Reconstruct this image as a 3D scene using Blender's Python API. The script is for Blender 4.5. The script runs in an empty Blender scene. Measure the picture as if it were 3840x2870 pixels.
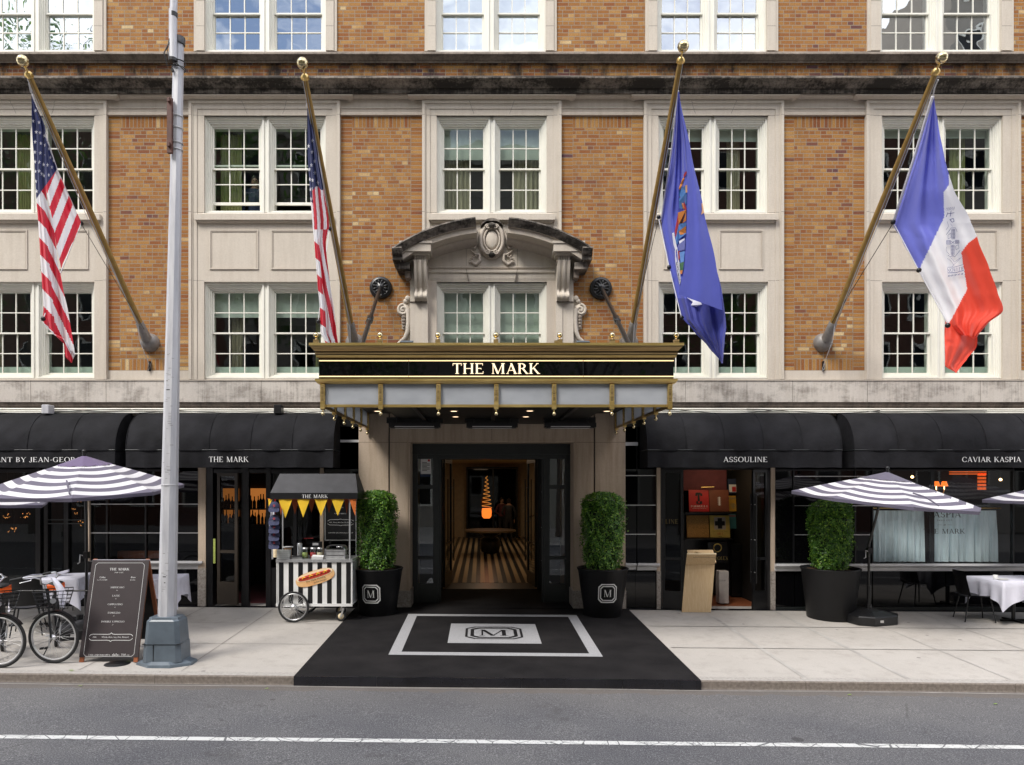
import bpy, math, random
from mathutils import Vector, Matrix, Euler
R = math.radians
scene = bpy.context.scene
COL = scene.collection
random.seed(11)

# ------------------------------------------------------------------ camera, light, exposure
CX, CY, CZ = -0.21, -13.0, 2.36          # camera position
UH, VH, F = 1802.0, 1812.0, 2600.0       # principal ray and focal length in photo pixels (3840 wide)
cam = bpy.data.cameras.new('camera'); camo = bpy.data.objects.new('camera', cam); COL.objects.link(camo)
camo.location = (CX, CY, CZ); camo.rotation_euler = (R(90), 0, 0)
cam.sensor_width = 36; cam.lens = 36*F/3840
cam.shift_x = (1920-UH)/3840; cam.shift_y = (VH-1435)/3840
cam.clip_start = 0.1; cam.clip_end = 600
scene.camera = camo
scene.view_settings.view_transform = 'Standard'; scene.view_settings.look = 'None'
scene.view_settings.gamma = 1; scene.view_settings.use_curve_mapping = False
scene.view_settings.exposure = 0.80
try:
    scene.cycles.max_bounces = 8; scene.cycles.diffuse_bounces = 3; scene.cycles.glossy_bounces = 4
    scene.cycles.transparent_max_bounces = 12; scene.cycles.use_denoising = True
    scene.cycles.sample_clamp_indirect = 4
    scene.cycles.caustics_reflective = False; scene.cycles.caustics_refractive = False
except Exception: pass
SUN_EL, SUN_AZ = 50, -42     # from the street side, a little from the left
w = bpy.data.worlds.new("World"); scene.world = w; w.use_nodes = True
nt = w.node_tree; bg = nt.nodes['Background']
sky = nt.nodes.new('ShaderNodeTexSky'); sky.sky_type = 'NISHITA'; sky.sun_disc = False
sky.sun_elevation = R(SUN_EL); sky.sun_rotation = R(180+SUN_AZ); sky.air_density = 1.0; sky.dust_density = 1.5; sky.ozone_density = 1.5
tc = nt.nodes.new('ShaderNodeTexCoord'); mp = nt.nodes.new('ShaderNodeMapping'); mp.inputs['Scale'].default_value = (1.6, 1.6, 3.2)
nz = nt.nodes.new('ShaderNodeTexNoise'); nz.inputs['Scale'].default_value = 1.7; nz.inputs['Detail'].default_value = 9; nz.inputs['Roughness'].default_value = .6
rp = nt.nodes.new('ShaderNodeValToRGB'); rp.color_ramp.elements[0].position = .40; rp.color_ramp.elements[1].position = .60
mx = nt.nodes.new('ShaderNodeMixRGB'); mx.inputs[2].default_value = (10.5, 10.6, 10.9, 1)
nt.links.new(tc.outputs['Generated'], mp.inputs[0]); nt.links.new(mp.outputs[0], nz.inputs['Vector']); nt.links.new(nz.outputs[0], rp.inputs[0])
nt.links.new(rp.outputs[0], mx.inputs[0]); nt.links.new(sky.outputs[0], mx.inputs[1]); nt.links.new(mx.outputs[0], bg.inputs[0])
bg.inputs[1].default_value = 0.15
sun = bpy.data.lights.new('sun', 'SUN'); sun.energy = 2.3; sun.angle = R(20); sun.color = (1, .95, .88)
suno = bpy.data.objects.new('sun', sun); COL.objects.link(suno)
sd = Vector((math.sin(R(SUN_AZ))*math.cos(R(SUN_EL)), -math.cos(R(SUN_AZ))*math.cos(R(SUN_EL)), math.sin(R(SUN_EL))))
suno.rotation_euler = (-sd).to_track_quat('-Z', 'Y').to_euler()
suno.location = (0, -20, 30)

# ------------------------------------------------------------------ measuring helpers (photo pixel + depth -> metres)
def XU(u, y=0): return CX + (u-UH)*(y-CY)/F
def ZV(v, y=0): return CZ + (VH-v)*(y-CY)/F
def P(u, v, y=0): return Vector((XU(u, y), y, ZV(v, y)))
CURB = -4.34
def gz(x, y):
    if y >= 0: return 0.025-0.006*x
    if y >= CURB: return 0.025-0.006*x+0.025*y+0.001*x*y
    b = 0.025-0.006*x+0.025*CURB+0.001*x*CURB
    if y > -13.6: return b-0.10+0.015*min(-y+CURB, 4.6)-0.015*max(0, -y+CURB-4.6)
    return b
def G(u, v):
    y = -1.0
    for _ in range(30):
        x = XU(u, y); z = gz(x, y)
        y2 = CY+(CZ-z)*F/(v-VH); y = .5*y+.5*y2
    return Vector((XU(u, y), y, gz(XU(u, y), y)))

# ------------------------------------------------------------------ materials
def newmat(name):
    m = bpy.data.materials.new(name); m.use_nodes = True
    return m, m.node_tree, m.node_tree.nodes['Principled BSDF']
def setc(sock, c): sock.default_value = (c[0], c[1], c[2], 1)
def mat(name, c, rough=.6, metal=0, var=.12, scale=8, bump=0, c2=None, stretch=(1, 1, 1), spec=.5, bscale=None, coat=0, dist=.003, sheen=0):
    m, t, b = newmat(name)
    b.inputs['Roughness'].default_value = rough; b.inputs['Metallic'].default_value = metal
    b.inputs['Specular IOR Level'].default_value = spec
    if coat: b.inputs['Coat Weight'].default_value = coat; b.inputs['Coat Roughness'].default_value = .05
    if sheen: b.inputs['Sheen Weight'].default_value = sheen
    co = t.nodes.new('ShaderNodeTexCoord'); mpp = t.nodes.new('ShaderNodeMapping'); mpp.inputs['Scale'].default_value = stretch
    t.links.new(co.outputs['Object'], mpp.inputs[0])
    n = t.nodes.new('ShaderNodeTexNoise'); n.inputs['Scale'].default_value = scale; n.inputs['Detail'].default_value = 6; n.inputs['Roughness'].default_value = .6
    t.links.new(mpp.outputs[0], n.inputs['Vector'])
    mixn = t.nodes.new('ShaderNodeMixRGB')
    if c2 is None:
        setc(mixn.inputs[1], [x*(1-var) for x in c]); setc(mixn.inputs[2], [min(1, x*(1+var)) for x in c])
    else:
        setc(mixn.inputs[1], c); setc(mixn.inputs[2], c2)
    r = t.nodes.new('ShaderNodeValToRGB'); r.color_ramp.elements[0].position = .32; r.color_ramp.elements[1].position = .68
    t.links.new(n.outputs[0], r.inputs[0]); t.links.new(r.outputs[0], mixn.inputs[0]); t.links.new(mixn.outputs[0], b.inputs['Base Color'])
    if bump:
        n2 = t.nodes.new('ShaderNodeTexNoise'); n2.inputs['Scale'].default_value = bscale or scale*6; n2.inputs['Detail'].default_value = 4
        t.links.new(co.outputs['Object'], n2.inputs['Vector'])
        bp = t.nodes.new('ShaderNodeBump'); bp.inputs['Strength'].default_value = bump; bp.inputs['Distance'].default_value = dist
        t.links.new(n2.outputs[0], bp.inputs['Height']); t.links.new(bp.outputs[0], b.inputs['Normal'])
    return m
def emis(name, c, s, base=None):
    m, t, b = newmat(name); setc(b.inputs['Base Color'], base or c); setc(b.inputs['Emission Color'], c); b.inputs['Emission Strength'].default_value = s
    return m
def M_(t, op, a, b=None, c=None):
    n = t.nodes.new('ShaderNodeMath'); n.operation = op
    for i, x in enumerate((a, b, c)):
        if x is None: continue
        if isinstance(x, (int, float)): n.inputs[i].default_value = x
        else: t.links.new(x, n.inputs[i])
    return n.outputs[0]
def ramp(t, fac, stops, interp='LINEAR'):
    r = t.nodes.new('ShaderNodeValToRGB'); cr = r.color_ramp; cr.interpolation = interp
    while len(cr.elements) < len(stops): cr.elements.new(.5)
    for e, (p, c) in zip(cr.elements, stops): e.position = p; e.color = (c[0], c[1], c[2], 1)
    t.links.new(fac, r.inputs[0]); return r.outputs[0]
def noise(t, vec, scale, detail=5, rough=.6):
    n = t.nodes.new('ShaderNodeTexNoise'); n.inputs['Scale'].default_value = scale; n.inputs['Detail'].default_value = detail; n.inputs['Roughness'].default_value = rough
    if vec is not None: t.links.new(vec, n.inputs['Vector'])
    return n.outputs[0]
def mixc(t, fac, a, b, mode='MIX'):
    n = t.nodes.new('ShaderNodeMixRGB'); n.blend_type = mode
    for s, x in zip(n.inputs, (fac, a, b)):
        if isinstance(x, (int, float)): s.default_value = x
        elif isinstance(x, tuple): s.default_value = (x[0], x[1], x[2], 1)
        else: t.links.new(x, s)
    return n.outputs[0]
def mapping(t, sc, out='Object'):
    co = t.nodes.new('ShaderNodeTexCoord'); m = t.nodes.new('ShaderNodeMapping'); m.inputs['Scale'].default_value = sc
    t.links.new(co.outputs[out], m.inputs[0]); return m.outputs[0]

def brick_mat(name, bond, red=0.0, stain=0.0):
    """bond: english (stretcher / header courses) or stack; UV in metres"""
    m, t, b = newmat(name)
    uvn = t.nodes.new('ShaderNodeUVMap'); uvn.uv_map = 'UVMap'
    sp = t.nodes.new('ShaderNodeSeparateXYZ'); t.links.new(uvn.outputs[0], sp.inputs[0])
    wob = noise(t, uvn.outputs[0], 3.0, 2)
    u = M_(t, 'ADD', sp.outputs[0], M_(t, 'MULTIPLY', M_(t, 'SUBTRACT', wob, .5), .012)); vv = M_(t, 'ADD', sp.outputs[1], M_(t, 'MULTIPLY', M_(t, 'SUBTRACT', wob, .5), .008))
    H, L = .0712, .218
    rowf = M_(t, 'DIVIDE', vv, H); row = M_(t, 'FLOOR', rowf)
    if bond == 'english':
        odd = M_(t, 'MODULO', row, 2.0)
        bw = M_(t, 'SUBTRACT', L, M_(t, 'MULTIPLY', odd, L/2))
        wn0 = t.nodes.new('ShaderNodeTexWhiteNoise'); wn0.noise_dimensions = '1D'; t.links.new(row, wn0.inputs['W'])
        sh = M_(t, 'MULTIPLY', M_(t, 'ROUND', M_(t, 'MULTIPLY', wn0.outputs[0], 3.0)), L/4)
        uu = M_(t, 'ADD', u, sh)
        cf = M_(t, 'DIVIDE', uu, bw)
    else:
        bw = L; cf = M_(t, 'DIVIDE', u, L)
    col = M_(t, 'FLOOR', cf)
    fu = M_(t, 'MULTIPLY', M_(t, 'FRACT', cf), bw); fv = M_(t, 'MULTIPLY', M_(t, 'FRACT', rowf), H)
    mu = M_(t, 'LESS_THAN', fu, .011); mv = M_(t, 'LESS_THAN', fv, .0135)
    mort = M_(t, 'MAXIMUM', mu, mv)
    cb = t.nodes.new('ShaderNodeCombineXYZ'); t.links.new(row, cb.inputs[0]); t.links.new(col, cb.inputs[1])
    wn = t.nodes.new('ShaderNodeTexWhiteNoise'); wn.noise_dimensions = '3D'; t.links.new(cb.outputs[0], wn.inputs[0])
    big = noise(t, mapping(t, (1, 1, 1)), .55, 3)
    rv = M_(t, 'ADD', M_(t, 'MULTIPLY', wn.outputs[0], .84), M_(t, 'MULTIPLY', M_(t, 'SUBTRACT', big, .5), .6))
    rv = M_(t, 'ADD', rv, .10-red)
    base = ramp(t, rv, [(0, (.11, .052, .06)), (.05, (.17, .07, .048)), (.11, (.245, .088, .031)), (.26, (.285, .120, .037)), (.50, (.32, .150, .045)), (.76, (.365, .185, .057)), (.93, (.42, .24, .085)), (1, (.58, .44, .24))])
    sp2 = noise(t, mapping(t, (1, 1, 1)), 60, 3)
    base = mixc(t, 1.0, base, ramp(t, sp2, [(.3, (.66, .62, .58)), (.7, (1.25, 1.22, 1.18))]), 'MULTIPLY')
    edge = M_(t, 'MULTIPLY', M_(t, 'GREATER_THAN', fv, H-.006), .0)
    c = mixc(t, mort, base, (.29, .235, .172))
    if stain:
        st = noise(t, mapping(t, (1.0, 1, .5)), 1.6, 6, .7)
        sf = ramp(t, st, [(.46, (0, 0, 0)), (.60, (1, 1, 1))])
        c = mixc(t, M_(t, 'MULTIPLY', sf, stain), c, (.03, .024, .02))
    soot = M_(t, 'MULTIPLY', ramp(t, noise(t, mapping(t, (2.2, 2.2, .35)), 1.3, 6, .7), [(.52, (0, 0, 0)), (.78, (1, 1, 1))]), .45)
    c = mixc(t, soot, c, (.13, .085, .055))
    t.links.new(c, b.inputs['Base Color']); b.inputs['Roughness'].default_value = .85; b.inputs['Specular IOR Level'].default_value = .25
    bp = t.nodes.new('ShaderNodeBump'); bp.inputs['Strength'].default_value = .8; bp.inputs['Distance'].default_value = .012
    hh = M_(t, 'ADD', M_(t, 'SUBTRACT', 1.0, mort), M_(t, 'MULTIPLY', sp2, .35)); t.links.new(hh, bp.inputs['Height']); t.links.new(bp.outputs[0], b.inputs['Normal'])
    return m

def stone_mat(name, c, stain=0.0, streak=.25, dark=(.05, .045, .04), lo=.45, hi=.7, sx=3.0, sz=.7, scale=1.3):
    m, t, b = newmat(name)
    a = noise(t, mapping(t, (1, 1, 1)), 1.1, 6, .65)
    base = mixc(t, a, tuple(x*.86 for x in c), tuple(min(1, x*1.1) for x in c))
    st = noise(t, mapping(t, (6, 6, .55)), 2.0, 5, .6)
    base = mixc(t, M_(t, 'MULTIPLY', ramp(t, st, [(.45, (0, 0, 0)), (.75, (1, 1, 1))]), streak), base, (c[0]*.62, c[1]*.56, c[2]*.5))
    fine = noise(t, mapping(t, (1, 1, 1)), 45, 4, .7)
    base = mixc(t, 1.0, base, ramp(t, fine, [(.3, (.93, .92, .91)), (.7, (1.06, 1.06, 1.06))]), 'MULTIPLY')
    if stain:
        s1 = noise(t, mapping(t, (sx, sx, sz)), scale, 8, .72)
        s2 = noise(t, mapping(t, (26, 26, 1.4)), 1.0, 3)
        f = M_(t, 'ADD', M_(t, 'MULTIPLY', s1, .8), M_(t, 'MULTIPLY', s2, .25))
        base = mixc(t, M_(t, 'MULTIPLY', ramp(t, f, [(lo, (0, 0, 0)), (hi, (1, 1, 1))]), stain), base, dark)
    t.links.new(base, b.inputs['Base Color']); b.inputs['Roughness'].default_value = .82; b.inputs['Specular IOR Level'].default_value = .3
    bp = t.nodes.new('ShaderNodeBump'); bp.inputs['Strength'].default_value = .35; bp.inputs['Distance'].default_value = .003
    t.links.new(fine, bp.inputs['Height']); t.links.new(bp.outputs[0], b.inputs['Normal'])
    return m

def glass_mat(name, refl, tint=(.9, .95, .92), rough=.0, wav=0.0):
    """thin pane: transparent with a mirror coat whose share rises at grazing angles"""
    m, t, b = newmat(name); t.nodes.remove(b)
    out = t.nodes['Material Output']
    tr = t.nodes.new('ShaderNodeBsdfTransparent'); setc(tr.inputs[0], tint)
    gl = t.nodes.new('ShaderNodeBsdfGlossy'); gl.inputs['Roughness'].default_value = rough; setc(gl.inputs[0], (.93, .97, 1.0))
    lw = t.nodes.new('ShaderNodeLayerWeight'); lw.inputs[0].default_value = .22
    fac = M_(t, 'ADD', M_(t, 'MULTIPLY', lw.outputs['Fresnel'], .35), refl)
    fac = M_(t, 'MINIMUM', fac, 1.0)
    mxs = t.nodes.new('ShaderNodeMixShader'); t.links.new(fac, mxs.inputs[0]); t.links.new(tr.outputs[0], mxs.inputs[1]); t.links.new(gl.outputs[0], mxs.inputs[2])
    if wav:
        bp = t.nodes.new('ShaderNodeBump'); bp.inputs['Strength'].default_value = wav; bp.inputs['Distance'].default_value = .02
        t.links.new(noise(t, mapping(t, (1, 1, 1)), 1.2, 2), bp.inputs['Height']); t.links.new(bp.outputs[0], gl.inputs['Normal'])
    t.links.new(mxs.outputs[0], out.inputs[0]); return m

MT = {}
MT['brick'] = brick_mat('brick_english', 'english')
MT['brick_stack'] = brick_mat('brick_stack', 'stack')
MT['brick_red'] = brick_mat('brick_frieze', 'english', red=.10, stain=.95)
MT['stone'] = stone_mat('limestone', (.565, .51, .435))
MT['stone_trim'] = stone_mat('limestone_trim', (.52, .46, .39), streak=.35)
MT['stone_belt'] = stone_mat('limestone_belt', (.56, .52, .47), stain=.75, dark=(.13, .108, .09), lo=.50, hi=.66, sx=1.2, sz=2.0, scale=1.3)
MT['stone_sooty'] = stone_mat('sooty_stone', (.40, .35, .30), stain=.97, dark=(.022, .019, .016), lo=.30, hi=.56, sx=.9, sz=3.0, scale=1.6)
MT['stone_grey'] = stone_mat('weathered_stone', (.33, .28, .235), stain=.8, dark=(.06, .05, .042), lo=.42, hi=.68, sx=2.2, sz=1.6)
MT['stone_portal'] = stone_mat('portal_stone', (.52, .42, .325), streak=.6)
MT['granite'] = mat('granite', (.20, .17, .15), .6, c2=(.42, .38, .34), scale=30, bump=.2)
MT['kerb'] = mat('kerb_granite', (.12, .10, .085), .75, c2=(.22, .185, .155), scale=26, bump=.4)
MT['joint'] = mat('joint_dark', (.10, .085, .07), .9)
MT['white_paint'] = mat('white_paint', (.76, .745, .665), .45, var=.05, scale=5, stretch=(1, 1, .4))
MT['white_sill'] = mat('marble_sill', (.60, .60, .61), .35, var=.1, scale=3)
MT['black_glass'] = mat('black_glass', (.0025, .0025, .003), .03, var=.05, spec=.32)
MT['black_metal'] = mat('black_metal', (.007, .007, .008), .35, var=.3, scale=20)
MT['black_paint'] = mat('black_paint', (.008, .008, .009), .32, var=.3, scale=10)
MT['dark_frame'] = mat('dark_frame', (.012, .015, .015), .35, var=.2)
MT['glass'] = glass_mat('window_glass', .06, (.80, .88, .84), wav=.25)
MT['glass_sky'] = glass_mat('upper_glass', .40, (.8, .86, .9), wav=.35)
MT['glass_dark'] = glass_mat('shop_glass', .02, (.50, .51, .5))
MT['awning'] = mat('black_canvas', (.0105, .0105, .0125), .8, var=.45, scale=2.2, bump=.3, bscale=14, dist=.02, spec=.18)
MT['brass'] = mat('aged_brass', (.55, .36, .11), .28, metal=.85, c2=(.92, .68, .28), scale=3.5, stretch=(.5, 3, 6), bump=.1)
MT['brass_dark'] = mat('dark_brass', (.22, .14, .055), .32, metal=.8, c2=(.70, .50, .24), scale=4, stretch=(.25, 3, 26), bump=.1)  # long streaks in the colour stand in for reflections on the metal
MT['brass_ball'] = mat('brass_ball', (.60, .50, .30), .2, metal=1, var=.15)
MT['pole_brown'] = mat('bronze_pole', (.34, .21, .06), .38, metal=.35, var=.15)
MT['grey_iron'] = mat('grey_iron', (.23, .215, .20), .5, metal=.3, var=.2, bump=.2)
MT['steel'] = mat('steel', (.62, .62, .62), .3, metal=.75, var=.15)
MT['chrome'] = mat('chrome', (.70, .70, .71), .28, metal=1, var=.05)
MT['canopy_glass'] = None
MT['galv'] = mat('galvanised', (.42, .42, .45), .5, metal=.15, c2=(.60, .60, .62), scale=3, stretch=(4, 4, .5), bump=.2)
MT['blue_grey'] = mat('blue_grey_paint', (.10, .125, .15), .38, var=.18, scale=4, bump=.5, bscale=9)
MT['rust'] = mat('rust_brown', (.085, .028, .018), .6, var=.3, bump=.3)
MT['rubber'] = mat('rubber', (.015, .015, .016), .75)
MT['wood_ply'] = mat('birch_ply', (.62, .43, .23), .5, c2=(.72, .54, .32), scale=5, stretch=(9, 9, .35))
MT['wood_red'] = mat('mahogany', (.24, .07, .03), .4, c2=(.34, .12, .05), scale=5, stretch=(5, 5, .6))
MT['cream'] = mat('cream_wall', (.62, .50, .33), .6)
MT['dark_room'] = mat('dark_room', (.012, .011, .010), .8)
MT['room_grey'] = mat('room_grey', (.10, .095, .085), .8)
MT['curtain_tan'] = mat('curtain_tan', (.44, .38, .26), .8, var=.3, scale=6, stretch=(3, 3, .3))
MT['curtain_olive'] = mat('curtain_olive', (.30, .30, .12), .8, var=.3, scale=6, stretch=(3, 3, .3))
MT['shade'] = mat('roller_shade', (.55, .58, .52), .8, var=.05)
MT['sheer'] = mat('sheer_strip', (.55, .62, .55), .8, var=.05)
MT['curtain_blue'] = mat('curtain_pale_blue', (.72, .83, .86), .85, var=.1, scale=4, stretch=(3, 3, .4))
MT['linen'] = mat('white_linen', (.68, .68, .78), .8, var=.04, bump=.2)
MT['text_white'] = mat('white_lettering', (.75, .75, .74), .6, var=.02)
MT['planter'] = mat('black_planter', (.008, .008, .009), .5, spec=.3, var=.15, scale=5)
MT['soil'] = mat('soil', (.13, .075, .04), .9, var=.5, scale=25)
MT['carpet'] = mat('black_carpet', (.0105, .0098, .0105), .92, c2=(.021, .0195, .020), scale=1.8, bump=.6, bscale=180, spec=.12)
MT['carpet_grey'] = mat('grey_carpet', (.33, .33, .34), .95, var=.35, scale=120, bump=.6, bscale=180)
MT['marble_black'] = mat('black_marble', (.012, .012, .015), .22, var=.4, scale=3)
MT['white'] = mat('white', (.76, .76, .75), .5, var=.03)
MT['yellow'] = mat('yellow_cloth', (.80, .50, .02), .7, var=.06)
MT['orange'] = mat('orange_cloth', (.62, .15, .02), .7, var=.08)
MT['orange_dk'] = mat('rust_orange_cloth', (.36, .07, .015), .75, var=.08)
MT['navy'] = mat('navy_cloth', (.025, .03, .075), .8, var=.15, scale=20, bump=.3, bscale=90)
MT['red'] = mat('red', (.50, .02, .02), .5, var=.1)
MT['green'] = mat('green_relish', (.35, .42, .10), .5, var=.3, scale=60)
MT['skin'] = mat('skin', (.42, .24, .16), .5, var=.05)
MT['hair'] = mat('dark_hair', (.02, .013, .01), .6)
MT['cloth_black'] = mat('black_cloth', (.015, .015, .018), .8)
MT['cloth_red'] = mat('maroon_cloth', (.11, .025, .03), .8)
MT['cloth_blue'] = mat('dark_blue_cloth', (.02, .035, .08), .8)
MT['cloth_pale'] = mat('pale_shirt', (.45, .40, .36), .8)
# ------------------------------------------------------------------ mesh builder
class MB:
    def __init__(s): s.v = []; s.f = []; s.m = []; s.uv = []; s.sm = []; s.mats = []
    def mi(s, m):
        if isinstance(m, str): m = MT[m]
        if m not in s.mats: s.mats.append(m)
        return s.mats.index(m)
    def face(s, pts, m, uv=None, sm=False):
        i = len(s.v); s.v += [tuple(p) for p in pts]; s.f.append(tuple(range(i, i+len(pts)))); s.m.append(s.mi(m)); s.uv.append(uv); s.sm.append(sm)
    def grid(s, rows, m, sm=True, closed=False, fn=None, flip=False):
        i = len(s.v); n = len(rows[0])
        for r in rows: s.v += [tuple(p) for p in r]
        for a in range(len(rows)-1):
            for b in range(n if closed else n-1):
                c = (b+1) % n
                q = (i+a*n+b, i+a*n+c, i+(a+1)*n+c, i+(a+1)*n+b)
                if flip: q = q[::-1]
                s.f.append(q); s.m.append(s.mi(fn(a, b) if fn else m)); s.uv.append(None); s.sm.append(sm)
    def box(s, x0, x1, y0, y1, z0, z1, m):
        if x0 > x1: x0, x1 = x1, x0
        if y0 > y1: y0, y1 = y1, y0
        if z0 > z1: z0, z1 = z1, z0
        p = [(x0, y0, z0), (x1, y0, z0), (x1, y1, z0), (x0, y1, z0), (x0, y0, z1), (x1, y0, z1), (x1, y1, z1), (x0, y1, z1)]
        i = len(s.v); s.v += p; k = s.mi(m)
        for q in ((0, 3, 2, 1), (4, 5, 6, 7), (0, 1, 5, 4), (1, 2, 6, 5), (2, 3, 7, 6), (3, 0, 4, 7)):
            s.f.append(tuple(i+a for a in q)); s.m.append(k); s.uv.append(None); s.sm.append(False)
    def bbox(s, x0, x1, y0, y1, z0, z1, m, c=.01):
        """box with chamfered vertical and top edges"""
        def ring(ix, z): 
            e = c
            return [(x0+ix+e, y0+ix, z), (x1-ix-e, y0+ix, z), (x1-ix, y0+ix+e, z), (x1-ix, y1-ix-e, z), (x1-ix-e, y1-ix, z), (x0+ix+e, y1-ix, z), (x0+ix, y1-ix-e, z), (x0+ix, y0+ix+e, z)]
        a, b, d = ring(0, z0), ring(0, z1-c), ring(c, z1)
        s.grid([a, b, d], m, sm=False, closed=True); s.face(d, m); s.face(a[::-1], m)
    def obox(s, c, ax, ay, az, m):
        """oriented box: centre and three half vectors"""
        c, ax, ay, az = map(Vector, (c, ax, ay, az)); k = s.mi(m); i = len(s.v)
        for sx, sy, sz in ((-1, -1, -1), (1, -1, -1), (1, 1, -1), (-1, 1, -1), (-1, -1, 1), (1, -1, 1), (1, 1, 1), (-1, 1, 1)): s.v.append(tuple(c+ax*sx+ay*sy+az*sz))
        for q in ((0, 3, 2, 1), (4, 5, 6, 7), (0, 1, 5, 4), (1, 2, 6, 5), (2, 3, 7, 6), (3, 0, 4, 7)):
            s.f.append(tuple(i+a for a in q)); s.m.append(k); s.uv.append(None); s.sm.append(False)
    def tube(s, path, r, m, n=10, caps=True, sm=True):
        path = [Vector(p) for p in path]; rr = r if isinstance(r, (list, tuple)) else [r]*len(path)
        rows = []; prev = None
        for k, p in enumerate(path):
            a = path[max(0, k-1)]; b = path[min(len(path)-1, k+1)]; d = (b-a)
            if d.length < 1e-9: d = Vector((0, 0, 1))
            d.normalize()
            if prev is None:
                up = Vector((0, 0, 1)) if abs(d.z) < .95 else Vector((0, 1, 0)); sx = d.cross(up).normalized()
            else:
                sx = (prev - d*prev.dot(d))
                sx = sx.normalized() if sx.length > 1e-6 else d.orthogonal().normalized()
            prev = sx; sy = d.cross(sx)
            rows.append([p+(sx*math.cos(2*math.pi*j/n)+sy*math.sin(2*math.pi*j/n))*rr[k] for j in range(n)])
        s.grid(rows, m, sm=sm, closed=True)
        if caps: s.face(rows[0][::-1], m); s.face(rows[-1], m)
    def lathe(s, prof, m, c=(0, 0, 0), n=24, ax='z', sm=True, cap=True):
        rows = []
        for r, h in prof:
            row = []
            for j in range(n):
                a = 2*math.pi*j/n; ca, sa = math.cos(a)*r, math.sin(a)*r
                row.append({'z': (c[0]+ca, c[1]+sa, c[2]+h), 'y': (c[0]+ca, c[1]+h, c[2]+sa), 'x': (c[0]+h, c[1]+ca, c[2]+sa)}[ax])
            rows.append(row)
        s.grid(rows, m, sm=sm, closed=True, flip=(ax == 'y'))
        if cap: s.face(rows[0][::-1], m); s.face(rows[-1], m)
    def sphere(s, c, r, m, n=14, sc=(1, 1, 1)):
        rows = []
        for i in range(n//2+1):
            a = math.pi*i/(n//2)-math.pi/2
            rr = max(1e-4, math.cos(a))
            rows.append([(c[0]+math.cos(2*math.pi*j/n)*rr*r*sc[0], c[1]+math.sin(2*math.pi*j/n)*rr*r*sc[1], c[2]+math.sin(a)*r*sc[2]) for j in range(n)])
        s.grid(rows, m, sm=True, closed=True)
    def torus(s, c, RR, r, m, ax='y', n=36, k=8, rot=None):
        rows = []
        for i in range(n+1):
            a = 2*math.pi*i/n; row = []
            for j in range(k):
                b = 2*math.pi*j/k; q = RR+r*math.cos(b); h = r*math.sin(b)
                v = {'y': Vector((q*math.cos(a), h, q*math.sin(a))), 'x': Vector((h, q*math.cos(a), q*math.sin(a))), 'z': Vector((q*math.cos(a), q*math.sin(a), h))}[ax]
                if rot: v = rot @ v
                row.append(Vector(c)+v)
            rows.append(row)
        s.grid(rows, m, sm=True, closed=True)
    def prism(s, poly, y0, y1, m, side=None):
        """poly in (x,z), extruded from y0 (front) to y1 (back)"""
        area = sum(poly[i][0]*poly[(i+1) % len(poly)][1]-poly[(i+1) % len(poly)][0]*poly[i][1] for i in range(len(poly)))
        if area < 0: poly = poly[::-1]
        s.face([(x, y0, z) for x, z in poly], m)
        s.face([(x, y1, z) for x, z in poly[::-1]], m)
        n = len(poly)
        for i in range(n):
            a, b = poly[i], poly[(i+1) % n]
            s.face([(a[0], y0, a[1]), (a[0], y1, a[1]), (b[0], y1, b[1]), (b[0], y0, b[1])], side or m)
    def mould(s, prof, x0, x1, m, ret0=False, ret1=False, sm=False):
        """horizontal moulding along x: prof list of (y,z) from top-back to bottom-back; mitred returns"""
        yb = max(p[0] for p in prof)
        a = [(x0-(yb-y if ret0 else 0), y, z) for y, z in prof]; b = [(x1+(yb-y if ret1 else 0), y, z) for y, z in prof]
        for i in range(len(prof)-1): s.face([a[i], a[i+1], b[i+1], b[i]], m, sm=sm)
        if ret0:
            for i in range(len(prof)-1): s.face([(a[i][0], yb, prof[i][1]), (a[i+1][0], yb, prof[i+1][1]), a[i+1], a[i]], m)
        if ret1:
            for i in range(len(prof)-1): s.face([b[i], b[i+1], (b[i+1][0], yb, prof[i+1][1]), (b[i][0], yb, prof[i][1])], m)
        s.face(a[::-1] if not ret0 else [(x0, yb, z) for y, z in prof][::-1], m); s.face(b if not ret1 else [(x1, yb, z) for y, z in prof], m)
    def frame(s, x0, x1, z0, z1, t, y0, y1, m, tb=None, tt=None):
        """rectangular frame of bar width t"""
        tb = t if tb is None else tb; tt = t if tt is None else tt
        s.box(x0, x0+t, y0, y1, z0, z1, m); s.box(x1-t, x1, y0, y1, z0, z1, m)
        s.box(x0+t, x1-t, y0, y1, z0, z0+tb, m); s.box(x0+t, x1-t, y0, y1, z1-tt, z1, m)
    def polys(s, pl, mp, m, eps=0.0):
        for k, p in enumerate(pl):
            s.face([mp(x, y, (k % 7)*.0004+eps) for x, y in p], m)
    def build(s, name, parent=None, local=False):
        me = bpy.data.meshes.new(name)
        off = Vector((0, 0, 0))
        if parent is not None and not local:
            q = parent
            while q is not None: off += q.location; q = q.parent
        me.from_pydata([tuple(Vector(v)-off) for v in s.v], [], s.f)
        for mm in s.mats: me.materials.append(mm)
        me.polygons.foreach_set('material_index', s.m); me.polygons.foreach_set('use_smooth', s.sm)
        if any(u is not None for u in s.uv):
            ul = me.uv_layers.new(name='UVMap')
            for p, u in zip(me.polygons, s.uv):
                if u is None: continue
                for li, q in zip(p.loop_indices, u): ul.data[li].uv = q
        me.update()
        o = bpy.data.objects.new(name, me); COL.objects.link(o)
        if parent is not None: o.parent = parent
        return o
def tag(o, label=None, cat=None, group=None, kind=None):
    if label: o['label'] = label
    if cat: o['category'] = cat
    if group: o['group'] = group
    if kind: o['kind'] = kind
    return o
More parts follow.
